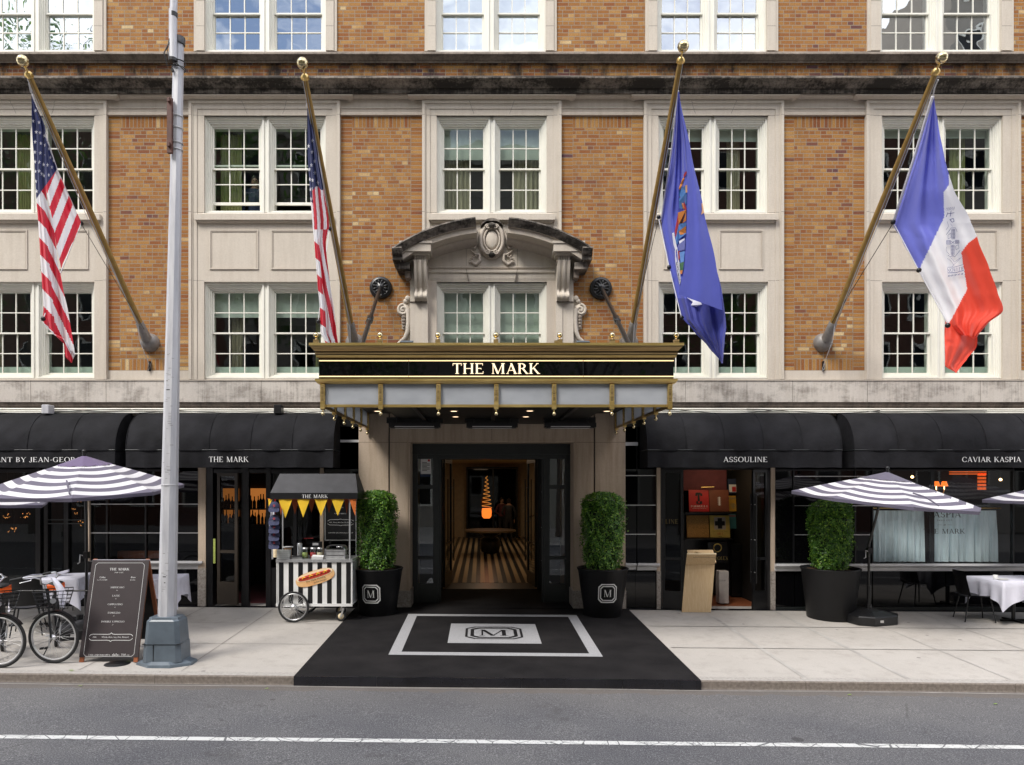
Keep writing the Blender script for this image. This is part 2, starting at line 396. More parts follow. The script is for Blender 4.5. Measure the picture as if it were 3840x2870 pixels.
def empty(name, loc, label=None, cat=None, group=None):
    o = bpy.data.objects.new(name, None); COL.objects.link(o); o.location = loc; o.empty_display_size = .2
    return tag(o, label, cat, group)
def copy_tree(o, parent=None):
    c = o.copy(); COL.objects.link(c); c.parent = parent
    for ch in [x for x in bpy.data.objects if x.parent == o]: copy_tree(ch, c)
    return c
def struct(o): o['kind'] = 'structure'; return o

# ------------------------------------------------------------------ serif capitals as polygons (cap height 1)
TK, TN, SE = .145, .05, .035
def _rect(x0, y0, x1, y1): return [(x0, y0), (x1, y0), (x1, y1), (x0, y1)]
def _stem(x, w=TK, y0=0, y1=1, b=1, t=1):
    o = [_rect(x-w/2, y0, x+w/2, y1)]
    if b: o += [_rect(x-w/2-.075, y0, x-w/2, y0+SE), _rect(x+w/2, y0, x+w/2+.075, y0+SE)]
    if t: o += [_rect(x-w/2-.075, y1-SE, x-w/2, y1), _rect(x+w/2, y1-SE, x+w/2+.075, y1)]
    return o
def _dg(x0, y0, x1, y1, w): return [[(x0-w/2, y0), (x0+w/2, y0), (x1+w/2, y1), (x1-w/2, y1)]]
def _arc(cx, cy, rx, ry, a0, a1, n=14, th=TK, tn=TN):
    o = []; pts = []
    for i in range(n+1):
        a = R(a0+(a1-a0)*i/n); c, s_ = math.cos(a), math.sin(a); w_ = tn+(th-tn)*abs(c)**1.5
        pts.append(((cx+rx*c, cy+ry*s_), (cx+(rx-w_)*c, cy+(ry-min(w_, ry*.9))*s_)))
    for i in range(n): o.append([pts[i][0], pts[i+1][0], pts[i+1][1], pts[i][1]])
    return o
def _ser(x, y, w=.11): return [_rect(x-w, y, x+w, y+SE)]
GL = {
 'A': (_dg(.42, 1, .10, 0, .06)+_dg(.40, 1, .74, 0, TK)+[_rect(.2, .30, .62, .35)]+_ser(.10, 0, .1)+_ser(.74, 0, .14), .86),
 'B': (_stem(.14)+_arc(.30, .755, .30, .245, -90, 90)+_arc(.30, .26, .36, .26, -90, 90)+[_rect(.14, .95, .3, 1), _rect(.14, .49, .3, .54), _rect(.14, 0, .3, .05)], .74),
 'C': (_arc(.46, .5, .44, .51, 45, 315)+[_rect(.76, .68, .80, .96), _rect(.76, .06, .80, .28)], .88),
 'D': (_stem(.14)+_arc(.32, .5, .52, .5, -90, 90)+[_rect(.14, .95, .32, 1), _rect(.14, 0, .32, .05)], .92),
 'E': (_stem(.14)+[_rect(.2, .95, .62, 1), _rect(.2, 0, .66, .05), _rect(.2, .49, .5, .54), _rect(.58, .8, .62, .95), _rect(.62, .05, .66, .22), _rect(.47, .42, .5, .49)], .74),
 'F': (_stem(.14)+[_rect(.2, .95, .62, 1), _rect(.2, .49, .5, .54), _rect(.58, .8, .62, .95)], .68),
 'G': (_arc(.46, .5, .44, .51, 45, 315)+[_rect(.76, .70, .80, .96), _rect(.68, .05, .82, .45), _rect(.60, .42, .90, .46)], .94),
 'H': (_stem(.14)+_stem(.72)+[_rect(.2, .48, .66, .53)], .90),
 'I': (_stem(.16), .36),
 'J': (_stem(.28, b=0, y0=.12)+_arc(.14, .14, .21, .22, 180, 360, th=.1), .46),
 'K': (_stem(.14)+_dg(.22, .42, .66, 1, .06)+_dg(.34, .58, .74, 0, TK)+_ser(.66, .965, .1)+_ser(.76, 0, .12), .86),
 'L': (_stem(.14)+[_rect(.2, 0, .62, .05), _rect(.58, .05, .62, .25)], .68),
 'M': (_stem(.13, .06)+_stem(.93)+_dg(.16, 1, .52, 0, TK)+_dg(.90, 1, .52, 0, .055), 1.12),
 'N': (_stem(.13, .06)+_stem(.74, .06)+_dg(.14, 1, .72, 0, TK), .92),
 'O': (_arc(.48, .5, .46, .52, 0, 360, 28), .98),
 'P': (_stem(.14)+_arc(.30, .72, .34, .28, -90, 90)+[_rect(.14, .95, .3, 1), _rect(.14, .44, .3, .49)], .70),
 'R': (_stem(.14)+_arc(.30, .74, .32, .26, -90, 90)+[_rect(.14, .95, .3, 1), _rect(.14, .48, .3, .53)]+_dg(.40, .5, .74, 0, TK)+_ser(.76, 0, .12), .84),
 'S': (_arc(.32, .74, .27, .27, 30, 270, th=.12)+_arc(.32, .26, .29, .27, -150, 90, th=.13)+[_rect(.53, .74, .57, .96), _rect(.03, .04, .07, .28)], .66),
 'T': (_stem(.40, t=0)+[_rect(.04, .95, .76, 1), _rect(.04, .78, .08, .95), _rect(.72, .78, .76, .95)], .80),
 'U': (_stem(.14, y0=.3, b=0)+_stem(.70, .06, y0=.3, b=0)+_arc(.40, .32, .33, .34, 180, 360, th=.12), .86),
 'V': (_dg(.10, 1, .44, 0, TK)+_dg(.76, 1, .46, 0, .055)+_ser(.10, .965, .13)+_ser(.76, .965, .1), .86),
 'W': (_dg(.10, 1, .36, 0, TK)+_dg(.58, 1, .36, 0, .055)+_dg(.56, 1, .84, 0, TK)+_dg(1.08, 1, .84, 0, .055)+_ser(.10, .965, .1)+_ser(1.08, .965, .1), 1.2),
 'X': (_dg(.10, 1, .70, 0, TK)+_dg(.68, 1, .12, 0, .055)+_ser(.1, .965)+_ser(.7, 0)+_ser(.68, .965, .08)+_ser(.12, 0, .08), .82),
 'Y': (_stem(.42, y1=.5, t=0)+_dg(.10, 1, .40, .46, TK)+_dg(.74, 1, .44, .46, .055)+_ser(.1, .965)+_ser(.74, .965, .09), .84),
 '-': ([_rect(.04, .36, .34, .44)], .38), ' ': ([], .42), '.': ([_rect(.05, 0, .17, .12)], .24), "'": ([_rect(.05, .8, .13, 1)], .2),
 '1': (_stem(.24, t=0)+_dg(.22, 1, .08, .86, .06), .44),
}
def text2d(s_, h=1.0, track=.06, centre=True, width=None):
    pl = []; x = 0
    for ch in s_:
        g, adv = GL.get(ch, GL[' '])
        pl += [[((px+x)*h, py*h) for px, py in q] for q in g]; x += adv+track
    wd = (x-track)*h
    k = (width/wd) if width else 1.0
    off = -wd*k/2 if centre else 0
    return [[(px*k+off, py) for px, py in q] for q in pl], wd*k
def octring(r0, r1, cut=.30, sx=1, sz=1):
    def oc(r): 
        c = r*(1-2*cut*.5*1.0)*.98; c = r-cut*r*1.0
        return [(-c, -r), (c, -r), (r, -c), (r, c), (c, r), (-c, r), (-r, c), (-r, -c)]
    a, b = oc(r0), oc(r1); o = []
    for i in range(8):
        j = (i+1) % 8; L = lambda p, q, t: ((p[0]+(q[0]-p[0])*t)*sx, (p[1]+(q[1]-p[1])*t)*sz)
        for k in range(6): o.append([L(a[i], a[j], k/6), L(a[i], a[j], (k+1)/6), L(b[i], b[j], (k+1)/6), L(b[i], b[j], k/6)])
    return o
def emblem(r, sx=1, sz=1, mh=.62):
    """double octagon ring round a capital M, half height r"""
    pl = octring(r, r*.92, .32, sx, sz)+octring(r*.82, r*.70, .32, sx, sz)
    t, _ = text2d('M', r*mh*sz)
    k = sx/sz
    pl += [[(x*k, y-r*mh*sz/2) for x, y in q] for q in t]
    return pl
def sans2d(s_, h, centre=True, shear=0.0, track=1.0):
    """small print in the built-in face, returned as flat polygons"""
    cu = bpy.data.curves.new('t', 'FONT'); cu.body = s_; cu.size = h/.72; cu.align_x = 'CENTER' if centre else 'LEFT'; cu.shear = shear; cu.space_character = track
    cu.resolution_u = 2
    o = bpy.data.objects.new('t', cu); COL.objects.link(o)
    dg = bpy.context.evaluated_depsgraph_get(); me = o.evaluated_get(dg).to_mesh()
    pl = [[(me.vertices[i].co.x, me.vertices[i].co.y) for i in p.vertices] for p in me.polygons]
    o.evaluated_get(dg).to_mesh_clear(); bpy.data.objects.remove(o); bpy.data.curves.remove(cu)
    return pl
def plane_map(o, ux, uz):
    o, ux, uz = Vector(o), Vector(ux), Vector(uz); n = ux.cross(uz).normalized()
    return lambda x, y, e=0: o+ux*x+uz*y+n*e
def cyl_map(c, r, a0=-90):
    """wrap on a vertical cylinder, r may be a function of height"""
    def f(x, y, e=0):
        rr = (r(y) if callable(r) else r)+e; a = R(a0)+x/rr
        return Vector((c[0]+math.cos(a)*rr, c[1]+math.sin(a)*rr, c[2]+y))
    return f
# ------------------------------------------------------------------ ground, road, pavement
def sheet(name, ys, xs, m, dz=0.0, fn=None):
    b = MB(); rows = [[(x, y, (fn or gz)(x, y)+dz) for x in xs] for y in ys]; b.grid(rows, m, sm=False)
    return struct(b.build(name))
def asphalt():
    m, t, b = newmat('asphalt')
    v = mapping(t, (1, 1, 1))
    a = noise(t, v, 75, 4, .85); c = noise(t, v, .5, 5); d = noise(t, v, 2.2, 6, .7); e = noise(t, v, 60, 2)
    base = ramp(t, a, [(.30, (.035, .035, .038)), (.44, (.085, .085, .091)), (.56, (.145, .145, .152)), (.70, (.42, .42, .42))])
    base = mixc(t, 1.0, base, ramp(t, c, [(.3, (.74, .74, .77)), (.7, (1.16, 1.14, 1.10))]), 'MULTIPLY')
    base = mixc(t, M_(t, 'MULTIPLY', ramp(t, d, [(.60, (0, 0, 0)), (.70, (1, 1, 1))]), .5), base, (.05, .047, .047))
    ck = t.nodes.new('ShaderNodeTexVoronoi'); ck.feature = 'DISTANCE_TO_EDGE'; ck.inputs['Scale'].default_value = .55; t.links.new(mixc(t, .12, v, noise(t, v, 4, 4)), ck.inputs['Vector'])
    base = mixc(t, M_(t, 'MULTIPLY', M_(t, 'LESS_THAN', ck.outputs[0], .006), M_(t, 'MULTIPLY', M_(t, 'GREATER_THAN', c, .60), .35)), base, (.03, .03, .03))
    sp2 = t.nodes.new('ShaderNodeTexVoronoi'); sp2.inputs['Scale'].default_value = 1.1; t.links.new(v, sp2.inputs['Vector'])
    base = mixc(t, M_(t, 'MULTIPLY', M_(t, 'LESS_THAN', M_(t, 'ADD', sp2.outputs[0], M_(t, 'MULTIPLY', d, .10)), .115), .6), base, (.035, .033, .033))
    sp = t.nodes.new('ShaderNodeSeparateXYZ'); t.links.new(v, sp.inputs[0])
    gut = ramp(t, M_(t, 'ADD', sp.outputs[1], M_(t, 'MULTIPLY', d, .35)), [(0, (0, 0, 0)), (1, (1, 1, 1))])
    dirt = M_(t, 'MULTIPLY', M_(t, 'GREATER_THAN', M_(t, 'ADD', sp.outputs[1], M_(t, 'MULTIPLY', d, .5)), -4.34), .55)
    base = mixc(t, dirt, base, (.13, .105, .085))
    wear = M_(t, 'MULTIPLY', M_(t, 'SMOOTH_MIN', 1.0, M_(t, 'MAXIMUM', 0.0, M_(t, 'MULTIPLY', M_(t, 'ADD', sp.outputs[1], 5.6), 1.0)), .3), .22)
    base = mixc(t, wear, base, (.17, .155, .14))
    t.links.new(base, b.inputs['Base Color']); b.inputs['Roughness'].default_value = .88; b.inputs['Specular IOR Level'].default_value = .3
    bp = t.nodes.new('ShaderNodeBump'); bp.inputs['Strength'].default_value = .7; bp.inputs['Distance'].default_value = .006
    t.links.new(e, bp.inputs['Height']); t.links.new(bp.outputs[0], b.inputs['Normal']); return m
def concrete():
    m, t, b = newmat('concrete_pavement')
    v = mapping(t, (1, 1, 1)); a = noise(t, v, .9, 6, .65); f = noise(t, v, 90, 3); d = noise(t, v, 3.5, 6, .75)
    base = mixc(t, a, (.37, .343, .312), (.485, .455, .42))
    base = mixc(t, M_(t, 'MULTIPLY', ramp(t, d, [(.50, (0, 0, 0)), (.74, (1, 1, 1))]), .6), base, (.29, .262, .235))
    base = mixc(t, 1.0, base, ramp(t, f, [(.3, (.90, .90, .90)), (.7, (1.08, 1.08, 1.08))]), 'MULTIPLY')
    sp = t.nodes.new('ShaderNodeTexVoronoi'); sp.inputs['Scale'].default_value = 1.9; t.links.new(v, sp.inputs['Vector'])
    spot = M_(t, 'MULTIPLY', M_(t, 'LESS_THAN', sp.outputs[0], .055), .7)
    base = mixc(t, spot, base, (.13, .12, .115))
    t.links.new(base, b.inputs['Base Color']); b.inputs['Roughness'].default_value = .85; b.inputs['Specular IOR Level'].default_value = .3
    bp = t.nodes.new('ShaderNodeBump'); bp.inputs['Strength'].default_value = .25; bp.inputs['Distance'].default_value = .003
    t.links.new(f, bp.inputs['Height']); t.links.new(bp.outputs[0], b.inputs['Normal']); return m
MT['asphalt'] = asphalt(); MT['concrete'] = concrete()
def linemat():
    m, t, b = newmat('road_line_paint'); v = mapping(t, (1, 1, 1)); a = noise(t, v, 45, 4, .8); d = noise(t, v, 3, 5, .7)
    vo = t.nodes.new('ShaderNodeTexVoronoi'); vo.feature = 'DISTANCE_TO_EDGE'; vo.inputs['Scale'].default_value = 5; t.links.new(v, vo.inputs['Vector'])
    cr_ = M_(t, 'LESS_THAN', vo.outputs[0], .022)
    w_ = M_(t, 'MAXIMUM', ramp(t, M_(t, 'ADD', M_(t, 'MULTIPLY', a, .7), M_(t, 'MULTIPLY', d, .35)), [(.56, (0, 0, 0)), (.64, (1, 1, 1))]), cr_)
    t.links.new(mixc(t, w_, (.60, .60, .585), (.14, .14, .142)), b.inputs['Base Color']); b.inputs['Roughness'].default_value = .8; return m
MT['road_line'] = linemat()
MT['pave_joint'] = mat('pavement_joint', (.20, .18, .165), .9, c2=(.36, .335, .31), scale=3.0)
MT['pave_joint_soft'] = mat('pavement_joint_soft', (.29, .27, .25), .9, c2=(.44, .42, .39), scale=2.2)
xs = [-60, -30, -16, -10, -5, 0, 5, 10, 16, 30, 60]
sheet('ground', [-13.6, -120], xs, 'concrete', -0.004)
sheet('road', [CURB-.02, -6, -8.94, -11, -13.6], xs, 'asphalt')
sheet('pavement', [0.3, 0, -1, -2, -3, CURB+.16], xs, 'concrete')
b = MB()
def vstrip(b, x, y0, y1, w, m, dz):
    b.face([(x-w/2, y0, gz(x, y0)+dz), (x+w/2, y0, gz(x, y0)+dz), (x+w/2, y1, gz(x, y1)+dz), (x-w/2, y1, gz(x, y1)+dz)], m)
def hstrip(b, x0, x1, y, w, m, dz, n=6, f=None):
    for i in range(n):
        a, c = x0+(x1-x0)*i/n, x0+(x1-x0)*(i+1)/n; ya, yc = (f(a), f(c)) if f else (y, y)
        b.face([(a, ya-w/2, gz(a, ya-w/2)+dz), (c, yc-w/2, gz(c, yc-w/2)+dz), (c, yc+w/2, gz(c, yc+w/2)+dz), (a, ya+w/2, gz(a, ya+w/2)+dz)], m)
for k in range(14):
    for x in (3.92+1.31*k, -4.02-1.31*k): vstrip(b, x, -.13, CURB+.16, (.06 if k < 2 else .03) if x > 0 else .016, 'pave_joint_soft' if x > 0 else 'pave_joint', .004)
for y in (-1.42, -2.78):
    hstrip(b, -24, -2.6, y, .012, 'pave_joint', .008); hstrip(b, 2.6, 24, y, .03, 'pave_joint_soft', .008)
struct(b.build('pavement_joint'))
b = MB()
hstrip(b, -40, 40, -.07, .14, 'marble_black', .006, 10)
struct(b.build('threshold_strip'))
MT['kerb_top'] = mat('kerb_top', (.30, .275, .25), .8, c2=(.44, .415, .385), scale=30, bump=.3)
b = MB()   # kerb stones, butted with a thin gap
x = -30.0; random.seed(5)
while x < 30:
    L = random.uniform(2.1, 3.2); x2 = x+L
    f = lambda xx, yy: gz(xx, yy)
    e = .0005; xa, xb = x+e, x2-e; y0, y1 = CURB, CURB+.16
    tz = lambda xx, yy: gz(xx, max(yy, CURB))+.004
    b.grid([[(xa, y1, tz(xa, y1)), (xb, y1, tz(xb, y1))], [(xa, y0+.015, tz(xa, y0)), (xb, y0+.015, tz(xb, y0))], [(xa, y0, tz(xa, y0)-.015), (xb, y0, tz(xb, y0)-.015)], [(xa, y0-.012, tz(xa, y0)-.16), (xb, y0-.012, tz(xb, y0)-.16)]], 'kerb', sm=False, fn=lambda i_, j_: 'kerb_top' if i_ == 0 else 'kerb')
    b.grid([[(x2-.004, y1, tz(x2, y1)+.001), (x2+.004, y1, tz(x2, y1)+.001)], [(x2-.004, y0, tz(x2, y0)-.004), (x2+.004, y0, tz(x2, y0)-.004)], [(x2-.004, y0-.0145, tz(x2, y0)-.16), (x2+.004, y0-.0145, tz(x2, y0)-.16)]], 'joint', sm=False)
    x = x2
struct(b.build('kerb'))
b = MB()
hstrip(b, -40, 40, -6.27, .098, 'road_line', .004, 40)
struct(b.build('road_marking'))
b = MB()   # worn tar seam along the kerb foot
hstrip(b, -40, 40, -4.44, .03, 'pave_joint', .004, 60, f=lambda x: -4.43+.02*math.sin(x*1.7)+.012*math.sin(x*5.1))
struct(b.build('gutter_seam'))
# far kerb and pavement behind the camera are the ground sheet

# ------------------------------------------------------------------ the hotel
V = lambda v: ZV(v, 0)
hotel = empty('hotel_building', (0, 0, 0), 'brick hotel facade with limestone window surrounds and dark ground-floor shopfronts', 'building')
BX = [(-8.565, 1.375, 1.13), (-4.245, 1.41, 1.1375), (0.0, 1.30, 1.03), (4.145, 1.305, 1.025), (8.43, 1.44, 1.13)]   # centre, half surround, half opening
def pv(l): return [(y, ZV(v, y)) for y, v in l]
XL, XR = -16.0, 16.5
# brick piers
def bq(b, x0, x1, z0, z1, m, y=0.0, sw=False, k=0):
    z00 = z0; du = k*.218*7
    uv = [(du, 0), (x1-x0+du, 0), (x1-x0+du, z1-z0), (du, z1-z0)]
    if sw: uv = [(q[1]+.0, q[0]) for q in uv]
    b.face([(x0, y, z0), (x1, y, z0), (x1, y, z1), (x0, y, z1)], m, uv)
b = MB()
edges = [XL]+[e for c, s, o in BX for e in (c-s, c+s)]+[XR]
ztop, zbot = V(437), V(1391)
for k in range(0, len(edges), 2):
    x0, x1 = edges[k], edges[k+1]
    if k == 0: x0 = x1-2.2
    if k == len(edges)-2: x1 = x0+2.2
    bw = .222
    bq(b, x0, x0+bw, zbot, ztop, 'brick_stack', k=k+1); bq(b, x1-bw, x1, zbot, ztop, 'brick_stack', k=k+2)
    so = .222
    bq(b, x0+bw, x1-bw, zbot+so, ztop-so, 'brick', k=k+3)
    bq(b, x0+bw, x1-bw, ztop-so, ztop, 'brick_stack', sw=True, k=k+4); bq(b, x0+bw, x1-bw, zbot, zbot+so, 'brick_stack', sw=True, k=k+9)
# upper storey brick
te = [XL, -9.91, -7.22, -5.575, -2.90, -1.255, 1.215, 2.875, 5.36, 7.03, 9.765, XR]
for k in range(0, len(te)-1, 2):
    bq(b, te[k], te[k+1], V(196), V(-420), 'brick', k=k+5)
b.box(XL, XR, .02, .3, V(191), V(-420), 'dark_room') if False else None
# frieze brick
n = 8
for i in range(n):
    x0 = XL+(XR-XL)*i/n; bq(b, x0, XL+(XR-XL)*(i+1)/n, V(289), V(236), 'brick_red', y=-.0, k=i)
b.build('brick_wall', hotel)
# wall core behind brick (keeps light out)
b = MB()
for k in range(0, len(edges), 2): b.box(edges[k]-(.05 if k else 0), edges[k+1]+.05, .03, .34, V(1505), V(196), 'room_grey')
for k in range(0, len(te)-1, 2): b.box(te[k]-.2, te[k+1]+.2, .03, .34, V(193), V(-420), 'room_grey')
b.box(XL, XR, .03, .30, V(437), V(196), 'room_grey')
for z in (V(1480), V(965), V(300), V(-430)): b.box(XL, XR, .35, 5.0, z-.15, z+.15, 'room_grey')
b.box(XL, XR, 5.0, 5.1, V(1480), V(-430), 'room_grey')
for c, s, o in BX: b.box(c+2.05, c+2.13, .35, 5, V(1480), V(-430), 'room_grey')
b.build('inner_wall', hotel)
# mouldings
b = MB(); b.mould(pv([(0, 194), (-.17, 197), (-.17, 203), (-.14, 206), (-.11, 214), (-.07, 226), (-.05, 229), (-.05, 236), (0, 238)]), XL, XR, 'stone_grey')
x = XL
while x < XR: b.box(x, x+.006, -.171, -.165, ZV(204, -.17), ZV(197.5, -.17), 'joint'); x += .62
b.build('belt_course', hotel)
b = MB(); b.mould(pv([(0, 284), (-.36, 287), (-.36, 293), (-.33, 297), (-.29, 303), (-.23, 318), (-.19, 331), (-.16, 334), (-.16, 350), (-.13, 354), (0, 355)]), XL, XR, 'stone_sooty')
b.build('cornice', hotel)
b = MB()
b.box(XL, XR, -.012, .1, V(437), V(352), 'stone_trim')
b.mould(pv([(-.01, 354), (-.11, 355), (-.10, 360), (-.06, 370), (-.03, 373), (-.01, 374)]), XL, XR, 'stone_trim')
for k in range(0, len(edges), 2):
    b.mould(pv([(-.01, 403), (-.035, 404), (-.035, 407), (-.02, 409), (-.02, 422), (-.045, 424), (-.045, 431), (-.01, 436)]), edges[k]+.003, edges[k+1]-.003, 'stone_trim')
b.build('frieze', hotel)
# bay surrounds
def surround(c, s, o, k):
    b = MB(); m = 'stone'
    zt = V(374); zA, zA0 = V(437), V(1059)
    j = s-o
    # bed mould above the bay
    b.mould(pv([(-.012, 353), (-.17, 354), (-.16, 359), (-.11, 369), (-.08, 374), (-.01, 375)]), c-s-.10, c+s+.10, 'stone_trim', True, True)
    ztp = V(384)
    for sx in (-1, 1):
        e0, e1 = c+sx*s, c+sx*(s-.045)
        zlow = V(1424) if k != 2 else V(930)
        b.box(e0, c+sx*(s-.05), -.075, .3, zlow, ztp, m)
        b.box(c+sx*(s-.05), c+sx*(s-.075), -.055, .3, zlow, ztp-.05, m)
        b.box(c+sx*(s-.075), c+sx*(s-.145), -.045, .3, zlow, ztp-.075, m)
        b.box(c+sx*(s-.145), c+sx*o, -.03, .3, zlow, ztp-.145, m)
        for jv in (437, 800, 1055):
            if k == 2 and jv > 900: continue
            b.box(c+sx*s*1.001, c+sx*(s-.05), -.0757, -.07, V(jv)-.003, V(jv)+.003, 'joint'); b.box(c+sx*(s-.076), c+sx*(s-.144), -.0457, -.04, V(jv)-.003, V(jv)+.003, 'joint'); b.box(c+sx*(s-.146), c+sx*(o+.001), -.0307, -.02, V(jv)-.003, V(jv)+.003, 'joint')
    b.box(c-s+.05, c+s-.05, -.0745, .3, ztp-.05, ztp-.0005, m)
    b.box(c-s+.075, c+s-.075, -.0545, .3, ztp-.075, ztp-.05, m)
    b.box(c-s+.145, c+s-.145, -.0445, .3, ztp-.145, ztp-.075, m)
    b.box(c-o, c+o, -.03, .3, zA, ztp-.145, m)
    b.box(c-s+.145, c+s-.145, -.0295, .3, zA+.001, ztp-.145, m)
    b.box(c-o-.01, c+o+.01, -.04, -.03, zA, zA+.03, m)
    # splayed keystone joints
    for sx in (-1, 1):
        pts = [(c+sx*.42, V(386)), (c+sx*.32, zA)]
        for (xa, za), (xb, zb) in [(pts[0], pts[1])]:
            for yy, t0, t1 in ((-.0752, 0, .2), (-.0552, .2, .3), (-.0452, .3, .56), (-.0305, .56, .95)):
                p = lambda q: (xa+(xb-xa)*q, za+(zb-za)*q); A, B = p(t0), p(t1)
                b.face([(A[0]-.003, yy, A[1]), (B[0]-.003, yy, B[1]), (B[0]+.003, yy, B[1]), (A[0]+.003, yy, A[1])], 'joint')
    # sill and spandrel
    b.box(c-o, c+o, -.03, .3, V(1059), V(833), m)
    b.mould(pv([(-.03, 800), (-.12, 802), (-.12, 824), (-.09, 826), (-.085, 832), (-.06, 836), (-.03, 838)]), c-o-.055, c+o+.055, 'stone', True, True)
    b.box(c-o, c+o, .02, .3, V(802), V(799)+.02, 'stone')
    if k != 2:
        pw = o*.36
        for sx in (-1, 1):
            pc = c+sx*o*.505
            z0, z1 = V(1007), V(875)
            b.frame(pc-pw-.045, pc+pw+.045, z0-.03, z1+.045, .018, -.050, -.029, m); b.frame(pc-pw-.02, pc+pw+.02, z0-.01, z1+.02, .012, -.043, -.029, 'stone_trim')
            b.box(pc-pw, pc+pw, -.034, -.029, z0+.004, z1-.0, m)
    b.box(c-o, c+o, .015, .3, V(1424), V(1419), 'stone')
    return b.build('window_surround', hotel)
for k, (c, s, o) in enumerate(BX): surround(c, s, o, k)
# upper storey jambs
for k, (c, s, o) in enumerate(BX):
    b = MB()
    s2 = (te[2*k+2]-te[2*k+1])/2; c2 = (te[2*k+2]+te[2*k+1])/2; 
    for sx in (-1, 1):
        b.box(c2+sx*s2, c2+sx*(s2-.055), -.03, .3, V(195), V(-420), 'stone'); b.box(c2+sx*(s2-.055), c2+sx*(o+.0), -.05, .3, V(195), V(-420), 'stone')
        for v in (104, 10, -90): b.box(c2+sx*(s2-.056), c2+sx*(o+.002), -.0508, -.02, V(v)-.003, V(v)+.003, 'joint')
    b.build('stone_jamb', hotel)
# pier bases and lower belt
b = MB()
for k in range(0, len(edges), 2): b.box(edges[k], edges[k+1], -.02, .3, V(1424), V(1391), 'stone')
b.box(XL, XR, -.075, .3, ZV(1508, -.075), ZV(1425, -.075), 'stone_belt')
for u in (-60, 115, 398, 980, 1560, 2571, 2801, 2972, 3253, 3446, 3676, 3950):
    x = XU(u, -.075); b.box(x-.003, x+.003, -.0765, -.07, ZV(1508, -.075), ZV(1426, -.075), 'joint')
b.box(XL, XR, -.09, -.0755, ZV(1427.5, -.09), ZV(1424, -.09), 'stone')
b.mould(pv([(-.05, 1508), (-.06, 1509), (-.04, 1513), (-.03, 1522), (-.01, 1526), (0, 1530)]), XL, XR, 'stone_grey')
b.box(XL, XR, 0.0, .3, V(1560), V(1509), 'stone_grey')
b.build('stone_belt', hotel)

# windows
def build_window(c, o, zt, zb, style, raise_=0.0, gl='glass', curt=None, sheer=False, blind=None, zmid=None):
    b = MB(); m = 'white_paint'
    lights = [(c-o, c-.03), (c+.03, c+o)]
    b.box(c-.03, c+.03, .035, .3, zb, zt, m)
    inner = []
    for x0, x1 in lights:
        a0, a1, h0, h1 = x0, x1, zb, zt
        for t, tt, tb, y in ((.030, .045, .03, .015), (.022, .035, .02, .045), (.022, .03, .015, .065), (.025, .03, .015, .09)):
            b.frame(a0, a1, h0, h1, t, y, .30, m, tb=tb, tt=tt); a0 += t; a1 -= t; h0 += tb; h1 -= tt
        inner.append((a0, a1, h0, h1))
    win = b.build('window', hotel)
    for i, (x0, x1, z0, z1) in enumerate(inner):
        zm = (z0+z1)/2 if zmid is None else zmid
        for up in (True, False):
            s_ = MB(); r = .03 if up else .05
            if up: za, zb_, y = zm-.012, z1, .12
            else: za, zb_, y = z0+raise_, zm+.022+raise_*.55, .155
            s_.frame(x0, x1, za, zb_, .033, y, y+.035, m, tb=r, tt=.03)
            gx0, gx1, gz0, gz1 = x0+.033, x1-.033, za+r, zb_-.03
            for q in (1, 2): xx = gx0+(gx1-gx0)*q/3; s_.box(xx-.009, xx+.009, y+.006, y+.028, gz0, gz1, m)
            zz = (gz0+gz1)/2; s_.box(gx0, gx1, y+.0055, y+.0285, zz-.009, zz+.009, m)
            so = s_.build('sash', win)
            p = MB(); p.face([(gx0, y+.02, gz0), (gx1, y+.02, gz0), (gx1, y+.02, gz1), (gx0, y+.02, gz1)], gl)
            p.build('pane', win)
        # dressings
        if curt:
            for (f0, f1, cm) in curt[i]:
                q = MB(); xa, xb = x0+(x1-x0)*f0, x0+(x1-x0)*f1; n = 28
                rows = []
                for zz in (z0-.02, z1):
                    rows.append([(xa+(xb-xa)*t/n, .42+.035*math.sin(t*1.55+i)+.012*math.sin(t*.7), zz) for t in range(n+1)])
                q.grid(rows, cm); q.build('curtain', win)
        if sheer:
            q = MB(); q.box(x0, x1, .235, .238, z0, z0+.175, 'sheer'); q.build('sheer_strip', win)
        if blind:
            d = blind[i] if isinstance(blind, (list, tuple)) else blind
            if d:
                q = MB(); q.box(x0, x1, .26, .265, z1-(z1-z0)*d, z1, 'shade'); q.box(x0, x1, .252, .26, z1-(z1-z0)*d-.02, z1-(z1-z0)*d, 'shade'); q.build('blind', win)
    return win
T_, O_ = 'curtain_tan', 'curtain_olive'
cA = [[[(.45, .85, O_)], []], [[(.05, .5, O_)], []], [[(-.05, .66, T_)], [(.34, 1.05, T_)]], [[], [(.36, .66, T_)]], [[], [(.36, .66, O_)]]]
cB = [[[(-.05, .15, T_)], []], [[(.28, .52, T_)], [(.78, 1.05, O_)]], [[], []], [[], []], [[], []]]
for k, (c, s, o) in enumerate(BX):
    w1 = build_window(c, o, V(437), V(800), 'A', raise_=.135 if k == 1 else 0, curt=cA[k], blind=(.34 if k == 2 else (.12 if k in (3,) else (.08 if k == 4 else None))))
    if k == 2:
        build_window(c, o, V(1059), V(1420), 'B', curt=None, blind=[.9, .97], sheer=False)
    else:
        build_window(c, o, V(1059), V(1420), 'B', curt=cB[k], sheer=True, blind=[.28, .28] if k == 1 else None)
    c2 = (te[2*k+2]+te[2*k+1])/2
    build_window(c2, o, V(-130), V(194), 'C', gl='glass_sky', zmid=V(36), blind=.98 if k in (0, 2) else None)

